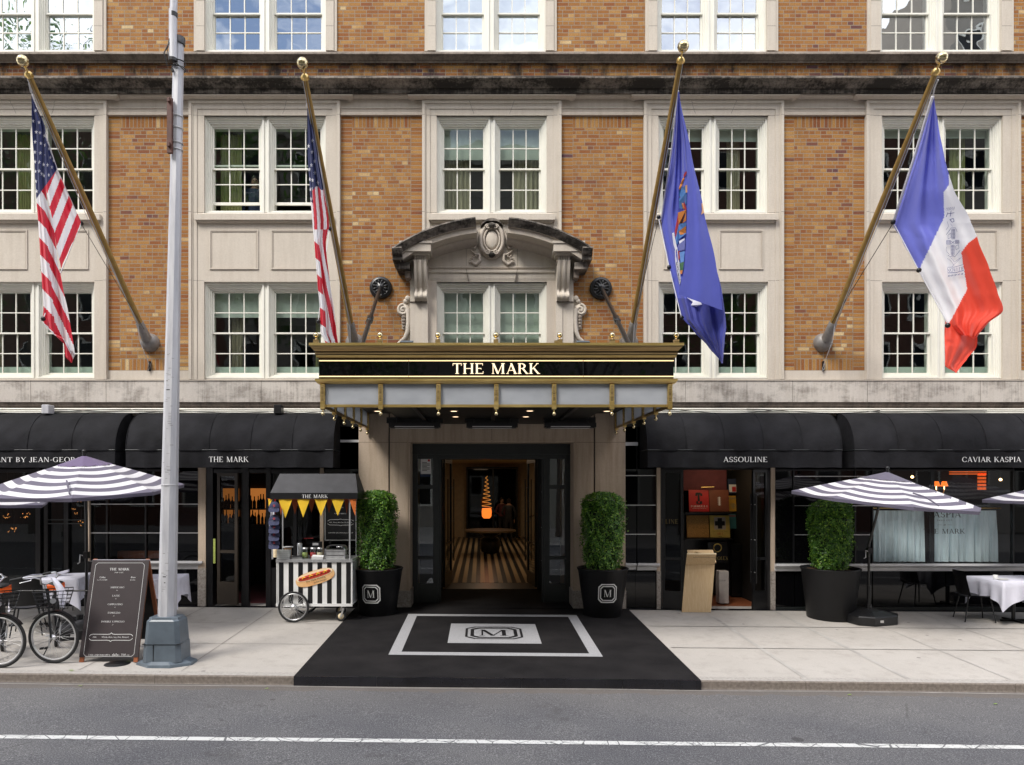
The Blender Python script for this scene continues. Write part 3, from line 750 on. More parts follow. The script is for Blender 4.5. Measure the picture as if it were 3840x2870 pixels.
# aedicule over the door: pilasters, consoles, broken segmental pediment, cartouche, side scrolls
for sx in (-1, 1):
    b = MB()
    X = lambda a: sx*a
    b.box(X(1.31), X(1.52), -.10, .3, V(1430), V(990), 'stone')
    b.box(X(1.19), X(1.31), -.12, .3, V(1430), V(1135), 'stone'); b.box(X(1.19), X(1.31), -.08, .3, V(1135), V(990), 'stone')
    b.box(X(1.19), X(1.03), -.045, .3, V(1430), V(1059), 'stone_trim')
    b.box(X(1.523), X(1.19), -.1215, -.1, V(1138)-.003, V(1138)+.003, 'joint')
    # console bracket profile extruded sideways
    zt, zb = V(1000), V(1140); pr = []
    for i in range(22):
        t = i/21; z = zt+(zb-zt)*t; y = -.38+.23*min(1, t*1.5)-.05*math.sin(t*math.pi*1.2)
        if t > .76: y = -.185-.07*math.sin((t-.76)/.24*math.pi)
        pr.append((y, z))
    x0, x1 = sorted((X(1.20), X(1.425)))
    for (xa, xb, dy) in ((x0, x0+.045, 0), (x0+.045, x0+.09, .018), (x0+.09, x1-.09, -.012), (x1-.09, x1-.045, .018), (x1-.045, x1, 0)):
        rows = [[(xa, y+dy, z), (xb, y+dy, z)] for y, z in pr]; b.grid(rows, 'stone', sm=True)
        b.face([(xa, -.08, zt)]+[(xa, y+dy, z) for y, z in pr]+[(xa, -.08, zb)], 'stone'); b.face(([(xb, -.08, zt)]+[(xb, y+dy, z) for y, z in pr]+[(xb, -.08, zb)])[::-1], 'stone')
    b.box(x0-.02, x1+.02, -.36, -.08, zt, zt+.012, 'stone')
    for q in range(5): xx = x0+.012+q*(x1-x0-.024)/4.6; b.box(xx, xx+.028, -.35, -.08, zt+.012, zt+.085, 'stone')
    b.box(x0, x1, -.31, -.08, zt+.012, zt+.085, 'stone_trim')
    b.box(x0-.05, x1+.05, -.40, -.08, zt+.085, zt+.13, 'stone')
    b.box(X(1.11), X(1.66), -.48, -.04, zt+.13, zt+.27, 'stone'); b.box(X(1.09), X(1.675), -.50, -.04, zt+.27, zt+.31, 'stone'); b.build('console_pilaster', hotel)

# segmental pediment halves
b = MB()
cxp, half = 0.0, 1.86
zA_, zE_ = ZV(812, -.45), ZV(940, -.45); h_ = zA_-zE_ + .10
Rr = 3.16; zc = 3.981
prof = [(0.00, -.0), (0.0, -.58), (-.03, -.60), (-.07, -.57), (-.12, -.52), (-.145, -.50), (-.15, -.46), (-.24, -.46), (-.245, -.20), (-.28, -.18), (-.32, -.12), (-.36, -.04)]
for sx in (-1, 1):
    a0, a1 = .30, 1.80; rows = []
    n = 26
    for i in range(n+1):
        xx = a0+(a1-a0)*i/n; ang = math.asin(min(.999, xx/Rr))
        rows.append([(sx*(Rr+dr)*math.sin(ang), y, zc+(Rr+dr)*math.cos(ang)) for dr, y in prof])
    nm = lambda a, q: 'stone_sooty' if q < 5 else 'stone_trim'
    b.grid(rows, 'stone', sm=False, fn=nm, flip=(sx < 0))
    for rw, fl in ((rows[0], sx > 0), (rows[-1], sx < 0)):
        pts = rw+[(rw[-1][0], 0, rw[-1][2]), (rw[0][0], 0, rw[0][2])]
        b.face(pts if fl else pts[::-1], 'stone_sooty')
    # outer horizontal end of the cornice
    ex = sx*1.80; ez = rows[-1][0][2]
    b.mould([(0, ez+.02), (-.58, ez+.02), (-.60, ez-.01), (-.55, ez-.09), (-.50, ez-.13), (-.50, ez-.19), (0, ez-.20)], min(sx*1.62, ex), max(sx*1.62, ex), 'stone_sooty')
    b.box(sx*1.50, sx*1.74, -.38, 0, ez-.32, ez-.20, 'stone_sooty'); b.box(sx*1.50, sx*1.60, -.26, 0, ez-.44, ez-.32, 'stone_grey')
b.build('broken_pediment', hotel)
# tympanum
b = MB()
pts = []
for i in range(21):
    xx = -1.55+3.1*i/20; ang = math.asin(xx/Rr); pts.append((xx, zc+(Rr-.30)*math.cos(ang)))
pts = [(-1.55, V(1059))]+pts+[(1.55, V(1059))]
b.prism(pts, -.035, .2, 'stone')
b.mould(pv([(-.03, 1000), (-.06, 1001), (-.055, 1006), (-.03, 1007)]), -1.16, 1.16, 'stone_trim')
b.mould(pv([(-.03, 1014), (-.09, 1015), (-.085, 1022), (-.06, 1026), (-.05, 1044), (-.03, 1058)]), -1.18, 1.18, 'stone')
for sx in (-1, 1):
    b.prism([(sx*.475, V(1000)), (sx*.481, V(1000)), (sx*.481, V(905)), (sx*.475, V(905))], -.037, -.03, 'joint')
    b.prism([(sx*.475, V(1014)), (sx*.482, V(1014)), (sx*.437, V(1058)), (sx*.43, V(1058))], -.093, -.03, 'joint')
b.build('tympanum', hotel)
# cartouche
b = MB(); zc0 = V(901)
def orn_tube(pts, r, yb=-.06, n=8, mm='stone_trim'): b.tube([(x, yb, z) for x, z in pts], r, mm, n=n)
b.lathe([(.001, -.13), (.10, -.125), (.14, -.11), (.155, -.05)], 'stone', c=(0, 0, 0), ax='y', n=28)
for i in range(len(b.v)): x, y, z = b.v[i]; b.v[i] = (x*.95, y, z*1.42+zc0)
def ell(rx, rz, r, y, a0=0, a1=360, n=40, c=(0, 0)):
    b.tube([(c[0]+rx*math.cos(R(a0+(a1-a0)*i/n)), y, zc0+c[1]+rz*math.sin(R(a0+(a1-a0)*i/n))) for i in range(n+1)], r, 'stone_trim', n=8)
ell(.165, .245, .022, -.12); ell(.235, .33, .045, -.10); ell(.27, .375, .03, -.06)
b.prism([(.29*math.cos(R(a)), zc0+.39*math.sin(R(a))) for a in range(0, 360, 12)], -.06, -.0, 'stone')
for sx in (-1, 1):
    for zc2, sg in ((.27, 1), (-.27, -1)):
        sp = []
        for i in range(30):
            a = i/29*R(560); rr = .055*(1-i/34); sp.append((sx*(.085+rr*math.cos(a)), zc0+zc2+sg*rr*math.sin(a)))
        orn_tube(sp, .016, -.15)
    orn_tube([(sx*.27, zc0+.2), (sx*.33, zc0+.02), (sx*.40, zc0-.10), (sx*.46, zc0-.03), (sx*.48, zc0+.06)], [.03, .035, .03, .025, .02])
    orn_tube([(sx*.26, zc0+.05), (sx*.36, zc0-.17), (sx*.46, zc0-.13)], [.02, .03, .018])
    orn_tube([(sx*.46, zc0-.20), (sx*.33, zc0-.30), (sx*.26, zc0-.30), (sx*.25, zc0-.42), (sx*.34, zc0-.52), (sx*.44, zc0-.45), (sx*.48, zc0-.46)], [.012, .03, .035, .035, .04, .03, .012])
    for q in range(5): a = R(-60+35*q); orn_tube([(sx*(.33+.05*math.cos(a)), zc0-.40+.05*math.sin(a)), (sx*(.33+.13*math.cos(a)), zc0-.40+.12*math.sin(a))], .014, -.07)
b.sphere((0, -.15, zc0+.30), .06, 'stone_sooty', sc=(1.4, 1, 1)); b.sphere((0, -.13, zc0-.33), .06, 'stone_sooty', sc=(1.2, 1, 1))
b.lathe([(.30, .0), (.29, -.08), (.2, -.14)], 'stone_sooty', c=(0, 0, 0), ax='z', n=4) if False else None
b.prism([(.25*math.cos(R(a)), zc0+.20+.25*math.sin(R(a))) for a in range(20, 161, 10)]+[(-.20, zc0+.33), (-.1, zc0+.39), (.1, zc0+.39), (.20, zc0+.33)], -.17, -.02, 'stone_sooty')
b.v = [(x*.88, y, zc0+(z-zc0)*.86-.035) for x, y, z in b.v]
b.build('cartouche', hotel)
# side volutes
for sx in (-1, 1):
    b = MB()
    zz = lambda v: V(v)
    path = []
    for i in range(26):
        a = R(90)+i/25*R(620); rr = .105*(1-i/27); path.append((sx*(1.655-rr*math.cos(a)*1), zz(1165)+rr*math.sin(a)))
    b.tube([(x, -.05, z) for x, z in path], .028, 'stone', n=8)
    b.lathe([(.001, -.06), (.11, -.05), (.12, 0)], 'stone', c=(sx*1.655, 0, zz(1165)), ax='y', n=24)
    b.tube([(sx*1.56, -.05, zz(1160)), (sx*1.555, -.05, zz(1210)), (sx*1.57, -.05, zz(1245)), (sx*1.62, -.05, zz(1270)), (sx*1.75, -.05, zz(1292))], [.05, .045, .045, .04, .03], 'stone', n=8)
    b.prism([(sx*1.52, zz(1120)), (sx*1.66, zz(1135)), (sx*1.70, zz(1165)), (sx*1.68, zz(1235)), (sx*1.6, zz(1240)), (sx*1.62, zz(1275)), (sx*1.75, zz(1300)), (sx*1.52, zz(1300))], -.02, .01, 'stone')
    b.sphere((sx*1.57, -.06, zz(1122)), .05, 'stone', sc=(1, .6, 1)); b.sphere((sx*1.61, -.05, zz(1132)), .045, 'stone', sc=(1, .6, 1)); b.box(sx*1.52, sx*1.58, -.04, 0, zz(1135), zz(1114), 'stone')
    for q, v in enumerate((1192, 1204, 1216, 1228)): b.sphere((sx*1.645, -.05, zz(v)), .040-.004*q, 'stone_grey', sc=(1, .7, 1))
    b.build('scroll', hotel)

# ground floor: portal
b = MB(); zl = V(1600)
pl = 'stone_portal'
hx = 1.53; zop = V(1660)
for sx, e in ((-1, 2.485), (1, 2.495)):
    b.box(sx*e, sx*1.93, -.06, .5, 0.35, V(1545), pl); b.box(sx*1.905, sx*hx, -.045, .5, .35, V(1545), pl)
    b.box(sx*1.93, sx*1.905, .0, .3, 0, V(1545), 'black_metal')
    b.box(sx*(e+.01), sx*1.93, -.075, .5, -.05, .35, 'granite'); b.box(sx*1.905, sx*(hx-.02), -.06, .5, -.05, .35, 'granite')
    b.box(sx*e, sx*1.93, -.0607, -.05, V(1660)-.003, V(1660)+.003, 'joint'); b.box(sx*1.905, sx*hx, -.0457, -.04, V(1660)-.003, V(1660)+.003, 'joint')
    b.box(sx*(hx+.05), sx*(hx+.03), -.055, -.045, .35, zop+.04, pl)
b.box(-hx, hx, -.045, .5, zop, V(1545), pl); b.box(-.003, .003, -.0457, -.04, zop, V(1608), 'joint')
b.box(-hx-.03, hx+.03, -.055, -.045, zop+.02, zop+.04, pl)
b.build('portal', hotel)
b = MB()   # rest of the stone / black ground floor wall backing, above the openings
b.box(XL, -2.49, .0, .3, V(1760), V(1560), 'black_paint'); b.box(2.50, XR, .0, .3, V(1760), V(1560), 'black_paint')
b.build('fascia_board', hotel)
# ------------------------------------------------------------------ entrance doors and lobby
fy = .45
MT['glass_side'] = glass_mat('sidelight_glass', .10, (.80, .82, .8))
df = 'dark_frame'
b = MB()
zf0, zf1 = .02, ZV(1662, fy)
Ft = lambda v: ZV(v, fy)
b.box(-1.56, 1.56, fy, fy+.25, Ft(1700), zf1+.25, df)
b.box(-1.56, 1.56, fy-.03, fy, Ft(1704), Ft(1694), df)
for sx in (-1, 1):
    b.box(sx*1.56, sx*1.43, fy, fy+.12, 0, Ft(1700), df); b.box(sx*1.13, sx*1.02, fy, fy+.14, 0, Ft(1700), df)
    for v0, v1 in ((1700, 1721), (1819, 1834), (2087, 2099), (2190, 2275)): b.box(sx*1.43, sx*1.13, fy+.01, fy+.10, Ft(v1), Ft(v0), df)
b.box(-1.02, 1.02, fy+.005, fy+.14, Ft(1722), Ft(1700), df)
dfr = b.build('door_frame', hotel)
for sx in (-1, 1):
    g = MB()
    for v0, v1 in ((1721, 1819), (1834, 2087), (2099, 2190)):
        g.face([(sx*1.43, fy+.05, Ft(v1)), (sx*1.13, fy+.05, Ft(v1)), (sx*1.13, fy+.05, Ft(v0)), (sx*1.43, fy+.05, Ft(v0))], 'glass_side')
    g.build('sidelight', hotel)
# open leaves: outer pair and inner vestibule pair
def leaf(hx, hy, ang, wd, z0, z1, outm='dark_frame', rail=.09, kick=.28, handle=True, wide=True):
    """door leaf hinged at (hx,hy); ang = direction from hinge in plan"""
    d = Vector((math.cos(R(ang)), math.sin(R(ang)), 0)); n = Vector((-d.y, d.x, 0)); up = Vector((0, 0, 1)); o = Vector((hx, hy, 0))
    b = MB()
    def pc(u0, u1, a, c, th=.022, m=outm): b.obox(o+d*(u0+u1)/2+up*(a+c)/2, d*(u1-u0)/2, n*th, up*(c-a)/2, m)
    pc(0, rail, z0, z1); pc(wd-rail, wd, z0, z1); pc(rail, wd-rail, z0, z0+kick); pc(rail, wd-rail, z1-rail, z1)
    pc(rail, wd-rail, z0+kick+(z1-z0)*.22, z0+kick+(z1-z0)*.22+.05)
    dr = b.build('door', hotel)
    g = MB(); q = [o+d*rail+up*(z0+kick), o+d*(wd-rail)+up*(z0+kick), o+d*(wd-rail)+up*(z1-rail), o+d*rail+up*(z1-rail)]
    g.face(q, 'glass_dark'); g.build('pane', dr)
    if handle:
        h = MB()
        for s_ in (-1, 1):
            c = o+d*(wd-rail*.6)+n*(.07*s_)
            h.tube([c+up*(z0+.5), c+up*(z1-.45)], .014, 'black_metal', n=8)
            for z in (z0+.7, (z0+z1)/2, z1-.65): h.tube([c+up*z, c-n*(.07*s_)+up*z], .01, 'steel', n=6)
        h.build('handle', dr)
    return dr
leaf(-1.0, fy+.06, 97, .95, .05, Ft(1722)); leaf(1.0, fy+.06, 83, .95, .05, Ft(1722))
leaf(-1.02, 2.35, 82, .9, .05, 2.9); leaf(1.02, 2.35, 98, .9, .05, 2.9)
b = MB()   # vestibule shell and lobby shell
b.box(-1.7, -1.56, .5, 2.4, 0, 3.2, 'cream'); b.box(1.56, 1.7, .5, 2.4, 0, 3.2, 'cream')
b.box(-1.7, 1.7, .5, 2.4, 3.05, 3.2, 'dark_room')
b.box(-2.3, -1.05, 2.4, 2.55, 0, 3.3, df); b.box(1.05, 2.3, 2.4, 2.55, 0, 3.3, df); b.box(-1.05, 1.05, 2.4, 2.55, 2.88, 3.3, df)
b.box(-2.5, -2.3, 2.4, 17.4, 0, 3.3, 'cream'); b.box(2.0, 2.2, 2.4, 17.4, 0, 3.3, 'cream')
b.box(-2.5, 2.2, 17.2, 17.4, 0, 3.3, 'cream'); b.box(-2.5, 2.2, 2.55, 17.4, 3.2, 3.35, 'cream')
b.build('lobby_wall', hotel)
b = MB(); b.box(-1.7, 1.7, .0, 2.4, -.02, .01, 'carpet'); b.build('vestibule_floor', hotel)
def stripes():
    m, t, bb = newmat('striped_marble'); sp = t.nodes.new('ShaderNodeSeparateXYZ'); t.links.new(mapping(t, (1, 1, 1)), sp.inputs[0])
    s_ = M_(t, 'LESS_THAN', M_(t, 'FRACT', M_(t, 'DIVIDE', sp.outputs[0], .215)), .5)
    t.links.new(mixc(t, s_, (.01, .01, .01), (.55, .42, .26)), bb.inputs['Base Color']); bb.inputs['Roughness'].default_value = .28; return m
MT['stripes'] = stripes()
b = MB(); b.box(-2.3, 2.0, 3.35, 17.2, -.04, .012, 'stripes'); b.box(-2.3, 2.0, 2.4, 3.35, -.04, .008, 'black_metal'); b.build('lobby_floor', hotel)
b = MB()   # dark mirrored screen at the end, with door frames, stair rail
zq = lambda v: ZV(v, 16.8)
b.box(-.78, 1.35, 16.8, 16.9, 0, ZV(1758, 16.8), 'black_glass'); b.frame(-.82, 1.39, 0, ZV(1752, 16.8), .06, 16.74, 16.82, 'dark_frame'); b.box(.30, .36, 16.74, 16.8, 0, ZV(1758, 16.8), 'dark_frame')
b.build('end_screen', hotel)
b = MB(); b.tube([(-2.2, 6.5, 1.9), (-1.45, 11.5, .95)], .03, 'black_metal'); 
for q in range(9): t = q/8; b.tube([(-2.2+.75*t, 6.5+5*t, 1.9-.95*t), (-2.2+.75*t, 6.5+5*t, 0)], .015, 'black_metal', n=6)
b.build('stair_rail', hotel)
# lobby pendant: spiral cord and orange drum
pe = empty('pendant_lamp', (XU(1825, 10), 10.0, ZV(1925, 10)), 'glowing orange drum pendant on a spiral wire hanging in the lobby', 'lamp')
px, py, pz = pe.location
MT['lamp_orange'] = emis('lamp_orange', (1.0, .20, .025), .75)
MT['lamp_wire'] = emis('lamp_wire', (1.0, .40, .07), .28)
b = MB(); b.lathe([(.10, -.17), (.155, -.10), (.165, .05), (.15, .16)], 'lamp_orange', c=(px, py, pz), n=20); b.build('lamp_shade', pe)
b = MB(); b.tube([(px+(.17-.0016*i)*math.cos(i*.55), py+(.17-.0016*i)*math.sin(i*.55), pz+.18+i*.0115) for i in range(92)], .008, 'lamp_wire', n=5); b.build('wire', pe)
MT['brown_table'] = mat('table_top', (.20, .15, .09), .3)
tb = empty('lobby_table', (XU(1838, 10.2), 10.2, .01), 'round pale-topped table on a dark urn base in the lobby', 'table')
tx, ty, _ = tb.location
b = MB(); b.lathe([(.84, .74), (.86, .76), (.86, .78), (.84, .80)], 'brown_table', c=(tx, ty, 0), n=40); b.build('tabletop', tb)
b = MB(); b.lathe([(.20, .02), (.30, .08), (.36, .3), (.33, .48), (.20, .58), (.34, .66), (.40, .74)], 'black_paint', c=(tx, ty, 0), n=28); b.build('base', tb)
# lobby: lit strip on the right, plus added warm fill lights overhead
MT['strip_light'] = emis('strip_light', (1.0, .55, .16), 3.0)
b = MB(); b.box(1.93, 1.97, 6.0, 6.08, 1.5, 2.6, 'strip_light'); b.build('light_strip', hotel)
for i, (lx, ly, pw) in enumerate(((-.2, 6.5, 8), (.0, 12.5, 9))):
    L = bpy.data.lights.new('lobby_downlight', 'AREA'); L.energy = pw; L.size = .8; L.color = (1, .76, .52); lo = bpy.data.objects.new('lobby_downlight', L); COL.objects.link(lo); lo.location = (lx, ly, 3.15)
# notice on the left sidelight
n_ = empty('door_notice', (XU(1598, .44), .44, ZV(1750, .44)), 'white paper notice taped inside the left sidelight of the doorway', 'notice')
b = MB(); b.box(XU(1577, .44), XU(1616, .44), .46, .465, ZV(1778, .44), ZV(1722, .44), 'white'); b.build('paper', n_)
b = MB(); 
for i in range(7): b.box(XU(1583, .44), XU(1583+(28 if i % 3 else 18), .44), .4585, .4598, ZV(1736+i*5, .44), ZV(1734+i*5, .44), 'black_paint')
b.box(XU(1604, .44), XU(1612, .44), .4585, .4598, ZV(1731, .44), ZV(1723, .44), 'red'); b.box(XU(1575, .44), XU(1613, .44), .4585, .4652, ZV(1789, .44), ZV(1779, .44), 'cloth_blue'); b.build('print', n_)

# ------------------------------------------------------------------ shopfronts
MT['glass_clear'] = glass_mat('clear_shop_glass', .03, (.92, .95, .95))
X0 = lambda u: XU(u, 0)
Z0 = V
bk = 'black_glass'
def bp(b, u0, u1, v0, v1, y0=0.0, y1=.08, m=bk): b.box(X0(u0), X0(u1), y0, y1, Z0(v1), Z0(v0), m)
# --- far left: folding glass doors
b = MB()
for u0, u1 in ((-340, -320), (-160, -145), (-30, -18), (134, 152), (166, 180), (240, 257), (317, 338)): bp(b, u0, u1, 1755, 2290, -.01, .09, 'black_paint')
bp(b, -420, 338, 1755, 1772, 0, .08, 'black_paint'); bp(b, -420, 317, 2232, 2290, 0, .07, 'black_paint')
for v in (1948, 1962): bp(b, 180, 317, v, v+4, -.012, .0, 'dark_frame')
b.build('cafe_door_frame', hotel)
g = MB(); g.face([(X0(-420), .05, Z0(2232)), (X0(317), .05, Z0(2232)), (X0(317), .05, Z0(1772)), (X0(-420), .05, Z0(1772))], 'glass_dark'); g.build('cafe_glass', hotel)
def pil(u0, u1, name='stone_pilaster', vt=1755, split=2130):
    b = MB(); b.box(X0(u0), X0(u1), -.05, .1, Z0(split), Z0(vt), 'stone_portal'); b.box(X0(u0)-.005, X0(u1)+.005, -.06, .1, -.12, Z0(split), 'granite'); b.build(name, hotel)
pil(327, 340)
# --- window left of the bar
b = MB()
for u in (340, 400, 545): bp(b, u-2, u+4, 1755, 2105, -.005, .06, 'black_paint')
bp(b, 340, 745, 1755, 1768, 0, .06, 'black_paint')
bp(b, 665, 745, 1755, 2105, .0, .05)
wf = b.build('shop_window_frame', hotel)
for v in (1891, 1999): b = MB(); bp(b, 341, 745, v-1.4, v+1.4, -.012, -.0055, 'steel'); b.build('chrome_strip', hotel)
g = MB(); g.face([(X0(344), .03, Z0(2105)), (X0(745), .03, Z0(2105)), (X0(745), .03, Z0(1768)), (X0(344), .03, Z0(1768))], 'glass_dark'); g.build('shop_glass', hotel)
b = MB(); b.mould(pv([(0, 2104), (-.10, 2105), (-.10, 2113), (-.05, 2120), (-.04, 2134), (0, 2136)]), X0(336), X0(745), 'white_sill', False, True); b.build('window_sill', hotel)
b = MB(); bp(b, 340, 745, 2136, 2300); bp(b, 404, 600, 2075, 2102, .35, .5, 'wood_red'); b.build('stall_riser', hotel)
pil(747, 775)
# --- bar door
b = MB()
bp(b, 775, 800, 1755, 2290, -.03, .3, 'black_paint'); bp(b, 775, 1205, 1755, 1775, 0, .1, 'black_paint'); bp(b, 906, 934, 1755, 2280, -.02, .08, 'black_paint'); bp(b, 998, 1016, 1755, 2290, -.02, .1, 'black_paint')
bp(b, 1016, 1200, 2130, 2290, 0, .1, 'black_paint'); bp(b, 1100, 1112, 1775, 2130, 0, .08, 'black_paint')
b.build('bar_door_frame', hotel)
MT['brown_paint'] = mat('brown_paint', (.035, .026, .018), .4)
d1 = leaf(X0(818), -.02, -14, .43, .10, Z0(1775), outm='brown_paint', rail=.06, kick=.42, handle=False)
b = MB(); b.box(X0(804), X0(812), -.06, -.045, Z0(2112), Z0(2020), 'green'); b.build('handle', d1)
g = MB(); g.face([(X0(1016), .04, Z0(2130)), (X0(1200), .04, Z0(2130)), (X0(1200), .04, Z0(1775)), (X0(1016), .04, Z0(1775))], 'glass_dark'); g.build('shop_glass', hotel)
pil(1202, 1215)
# black wall with a lettered menu board right of the bar
b = MB(); bp(b, 1215, 1347, 1600, 2290, 0, .1, 'black_glass'); bp(b, 1215, 1347, 1650, 1659, -.01, 0, 'white_sill'); b.build('black_panel', hotel)
mb_ = empty('menu_board', (X0(1278), -.03, Z0(1900)), 'black wall menu with a thin white border behind the food cart', 'menu board')
b = MB(); b.box(X0(1216), X0(1342), -.04, -.005, Z0(2030), Z0(1786), 'black_paint'); b.build('board', mb_)
b = MB(); b.frame(X0(1220), X0(1338), Z0(2026), Z0(1791), .008, -.0425, -.0405, 'text_white')
for s_, v, h in (('DOUBLE ESPRESSO', 1928, 4), ('Milk  Whole, Skim, Soy, Oat, Almond', 1961, 4), ('CAFE AND BAR OPEN daily at 7:00 AM', 2000, 4), ('AMERICANO', 1830, 4), ('LATTE', 1855, 4), ('CAPPUCCINO', 1880, 4), ('ESPRESSO', 1905, 4)):
    pl = sans2d(s_, h/200); b.polys(pl, plane_map((X0(1279), -.0415, Z0(v)), (1, 0, 0), (0, 0, 1)), 'text_white')
for s_ in (-1, 1):
    pts = [(X0(1279)+.0, Z0(1959)+s_*.062)]+[(X0(1279)+.03, Z0(1959)+s_*.052), (X0(1279)+.20, Z0(1959)+s_*.05), (X0(1279)+.245, Z0(1959)+s_*.025)]
    for q in (1, -1):
        b.tube([(X0(1279)+q*(x-X0(1279)), -.042, z) for x, z in pts], .003, 'text_white', n=5)
b.build('lettering', mb_)
# --- right of the portal: black panels
b = MB(); bp(b, 2343, 2386, 1600, 2110); bp(b, 2390, 2460, 1600, 2110); bp(b, 2343, 2382, 2146, 2290); bp(b, 2382.5, 2470, 2146, 2290, -.01, .08); bp(b, 2343, 2470, 1600, 2300, .081, .1); b.build('black_panel', hotel)
for v in (1784, 1895, 2004): b = MB(); bp(b, 2343, 2459, v-1.4, v+1.4, -.008, -.0005, 'steel'); b.build('chrome_strip', hotel)
b = MB(); bp(b, 2343, 2392, 1659, 1672, -.02, -.001, 'white_sill')
b.build('chrome_strip', hotel)
b = MB(); b.mould(pv([(0, 2112), (-.09, 2113), (-.09, 2120), (-.05, 2126), (-.04, 2136), (0, 2138)]), X0(2343), X0(2384), 'white_sill'); b.mould(pv([(0, 2112), (-.10, 2113), (-.10, 2121), (-.05, 2127), (-.04, 2138), (0, 2140)]), X0(2388), X0(2470), 'white_sill'); b.build('window_sill', hotel)
pil(2461, 2474, split=2142)
# --- bookshop
b = MB()
bp(b, 2474, 2482, 1755, 2290, -.02, .3, 'black_paint'); bp(b, 2878, 2887, 1755, 2290, -.02, .3, 'black_paint'); bp(b, 2474, 2887, 1755, 1762, -.02, .3, 'black_paint')
b.build('bookshop_door_frame', hotel)
leaf(X0(2484), -.0, -20, .38, .0, Z0(1762), outm='black_paint', rail=.05, kick=.35)
leaf(X0(2876), -.0, 200, .34, .0, Z0(1762), outm='black_paint', rail=.05, kick=.35)
pil(2887, 2902, split=2142)
# --- restaurant window at the right
b = MB()
for u in (2902, 2974, 3205, 3270, 3798): bp(b, u, u+5, 1755, 2112, -.006, .06, 'black_paint')
bp(b, 2902, 3960, 1755, 1766, 0, .06, 'black_paint'); bp(b, 3502, 3516, 1766, 2112, .09, .13, 'black_paint')
bp(b, 3800, 3960, 1755, 2290, 0, .08, 'black_glass')
b.build('shop_window_frame', hotel)
b = MB(); bp(b, 2907, 3270, 1766, 2112, .02, .06); b.build('black_panel', hotel)
g = MB(); g.face([(X0(3275), .03, Z0(2112)), (X0(3798), .03, Z0(2112)), (X0(3798), .03, Z0(1766)), (X0(3275), .03, Z0(1766))], 'glass_clear'); g.build('shop_glass', hotel)
for v in (1787, 1897, 2006): b = MB(); bp(b, 2979, 3270, v-1.4, v+1.4, -.008, .019, 'steel'); b.build('chrome_strip', hotel)
b = MB(); b.mould(pv([(0, 2114), (-.12, 2115), (-.12, 2123), (-.06, 2130), (-.05, 2141), (0, 2143)]), X0(2900), X0(3960), 'white_sill'); b.build('window_sill', hotel)
b = MB(); bp(b, 2902, 2978, 2143, 2290); bp(b, 2982, 3270, 2143, 2290); bp(b, 3274, 3545, 2143, 2290); bp(b, 3549, 3960, 2143, 2290); b.box(X0(2902), X0(3960), -.05, 0, -.15, .04, 'dark_frame'); b.build('stall_riser', hotel)
cr = empty('cafe_curtain', (X0(3510), .3, Z0(1917)), 'pale blue pleated half curtain on a brass rod in the restaurant window', 'curtain')
b = MB(); b.tube([(X0(3275), .30, Z0(1908)), (X0(3798), .30, Z0(1908))], .012, 'brass', n=8); b.build('curtain_rod', cr)
random.seed(3)
for u0, u1 in ((3282, 3500), (3521, 3776)):
    x0, x1 = X0(u0), X0(u1); n = 150; ph = [random.uniform(0, 6) for _ in range(3)]
    yy = lambda t, z: .27+(.010+.035*z)*(math.sin(t*52+ph[0])**3+.5*math.sin(t*33+ph[1]))
    b = MB(); rows = []
    for i in range(9):
        z = Z0(2113)+(Z0(1917)-Z0(2113))*i/8; q = 1-i/8
        rows.append([(x0+(x1-x0)*(t/n)+.01*math.sin(q*2+t*.2), yy(t/n, min(1, q*2.2)), z) for t in range(n+1)])
    b.grid(rows, 'curtain_blue'); b.build('curtain_panel', cr)
wl = empty('window_lettering', (X0(3544), -.002, Z0(1960)), 'black restaurant name lettering on the glass over the blue curtains', 'lettering')
b = MB()
for s_, uc, v, h, wd in (('KASPIA', 3543, 1941, 22, 129), ('THE MARK', 3544, 2002, 18, 156)):
    pl, _ = text2d(s_, h/200, track=.08, width=wd/200); b.polys(pl, plane_map((X0(uc), .024, Z0(v)), (1, 0, 0), (0, 0, 1)), 'black_metal')
b.polys(sans2d('PARIS 1927', 6/200, track=1.4), plane_map((X0(3545), .024, Z0(1955)), (1, 0, 0), (0, 0, 1)), 'black_metal')
b.polys(sans2d('at', 8/200, shear=.3), plane_map((X0(3545), .024, Z0(1972)), (1, 0, 0), (0, 0, 1)), 'black_metal')
b.box(X0(3518), X0(3534), .0225, .024, Z0(1969.5), Z0(1968.8), 'black_metal'); b.box(X0(3556), X0(3574), .0225, .024, Z0(1969.5), Z0(1968.8), 'black_metal')
b.build('letters', wl)
# interiors
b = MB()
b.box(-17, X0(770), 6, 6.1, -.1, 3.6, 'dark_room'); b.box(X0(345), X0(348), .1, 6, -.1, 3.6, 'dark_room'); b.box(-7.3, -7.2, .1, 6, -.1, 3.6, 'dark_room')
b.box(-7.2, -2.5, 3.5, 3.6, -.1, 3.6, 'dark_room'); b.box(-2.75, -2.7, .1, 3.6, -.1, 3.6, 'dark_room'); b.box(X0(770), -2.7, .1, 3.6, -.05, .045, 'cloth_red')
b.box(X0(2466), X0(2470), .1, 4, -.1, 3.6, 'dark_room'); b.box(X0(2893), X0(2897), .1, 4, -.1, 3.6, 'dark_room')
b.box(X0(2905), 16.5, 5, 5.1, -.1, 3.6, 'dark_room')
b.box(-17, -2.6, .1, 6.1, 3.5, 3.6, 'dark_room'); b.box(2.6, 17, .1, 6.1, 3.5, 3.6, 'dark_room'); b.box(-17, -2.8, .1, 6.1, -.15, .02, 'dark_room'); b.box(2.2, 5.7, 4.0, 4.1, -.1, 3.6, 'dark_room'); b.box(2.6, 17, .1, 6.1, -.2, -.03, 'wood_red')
b.build('shop_interior', hotel)
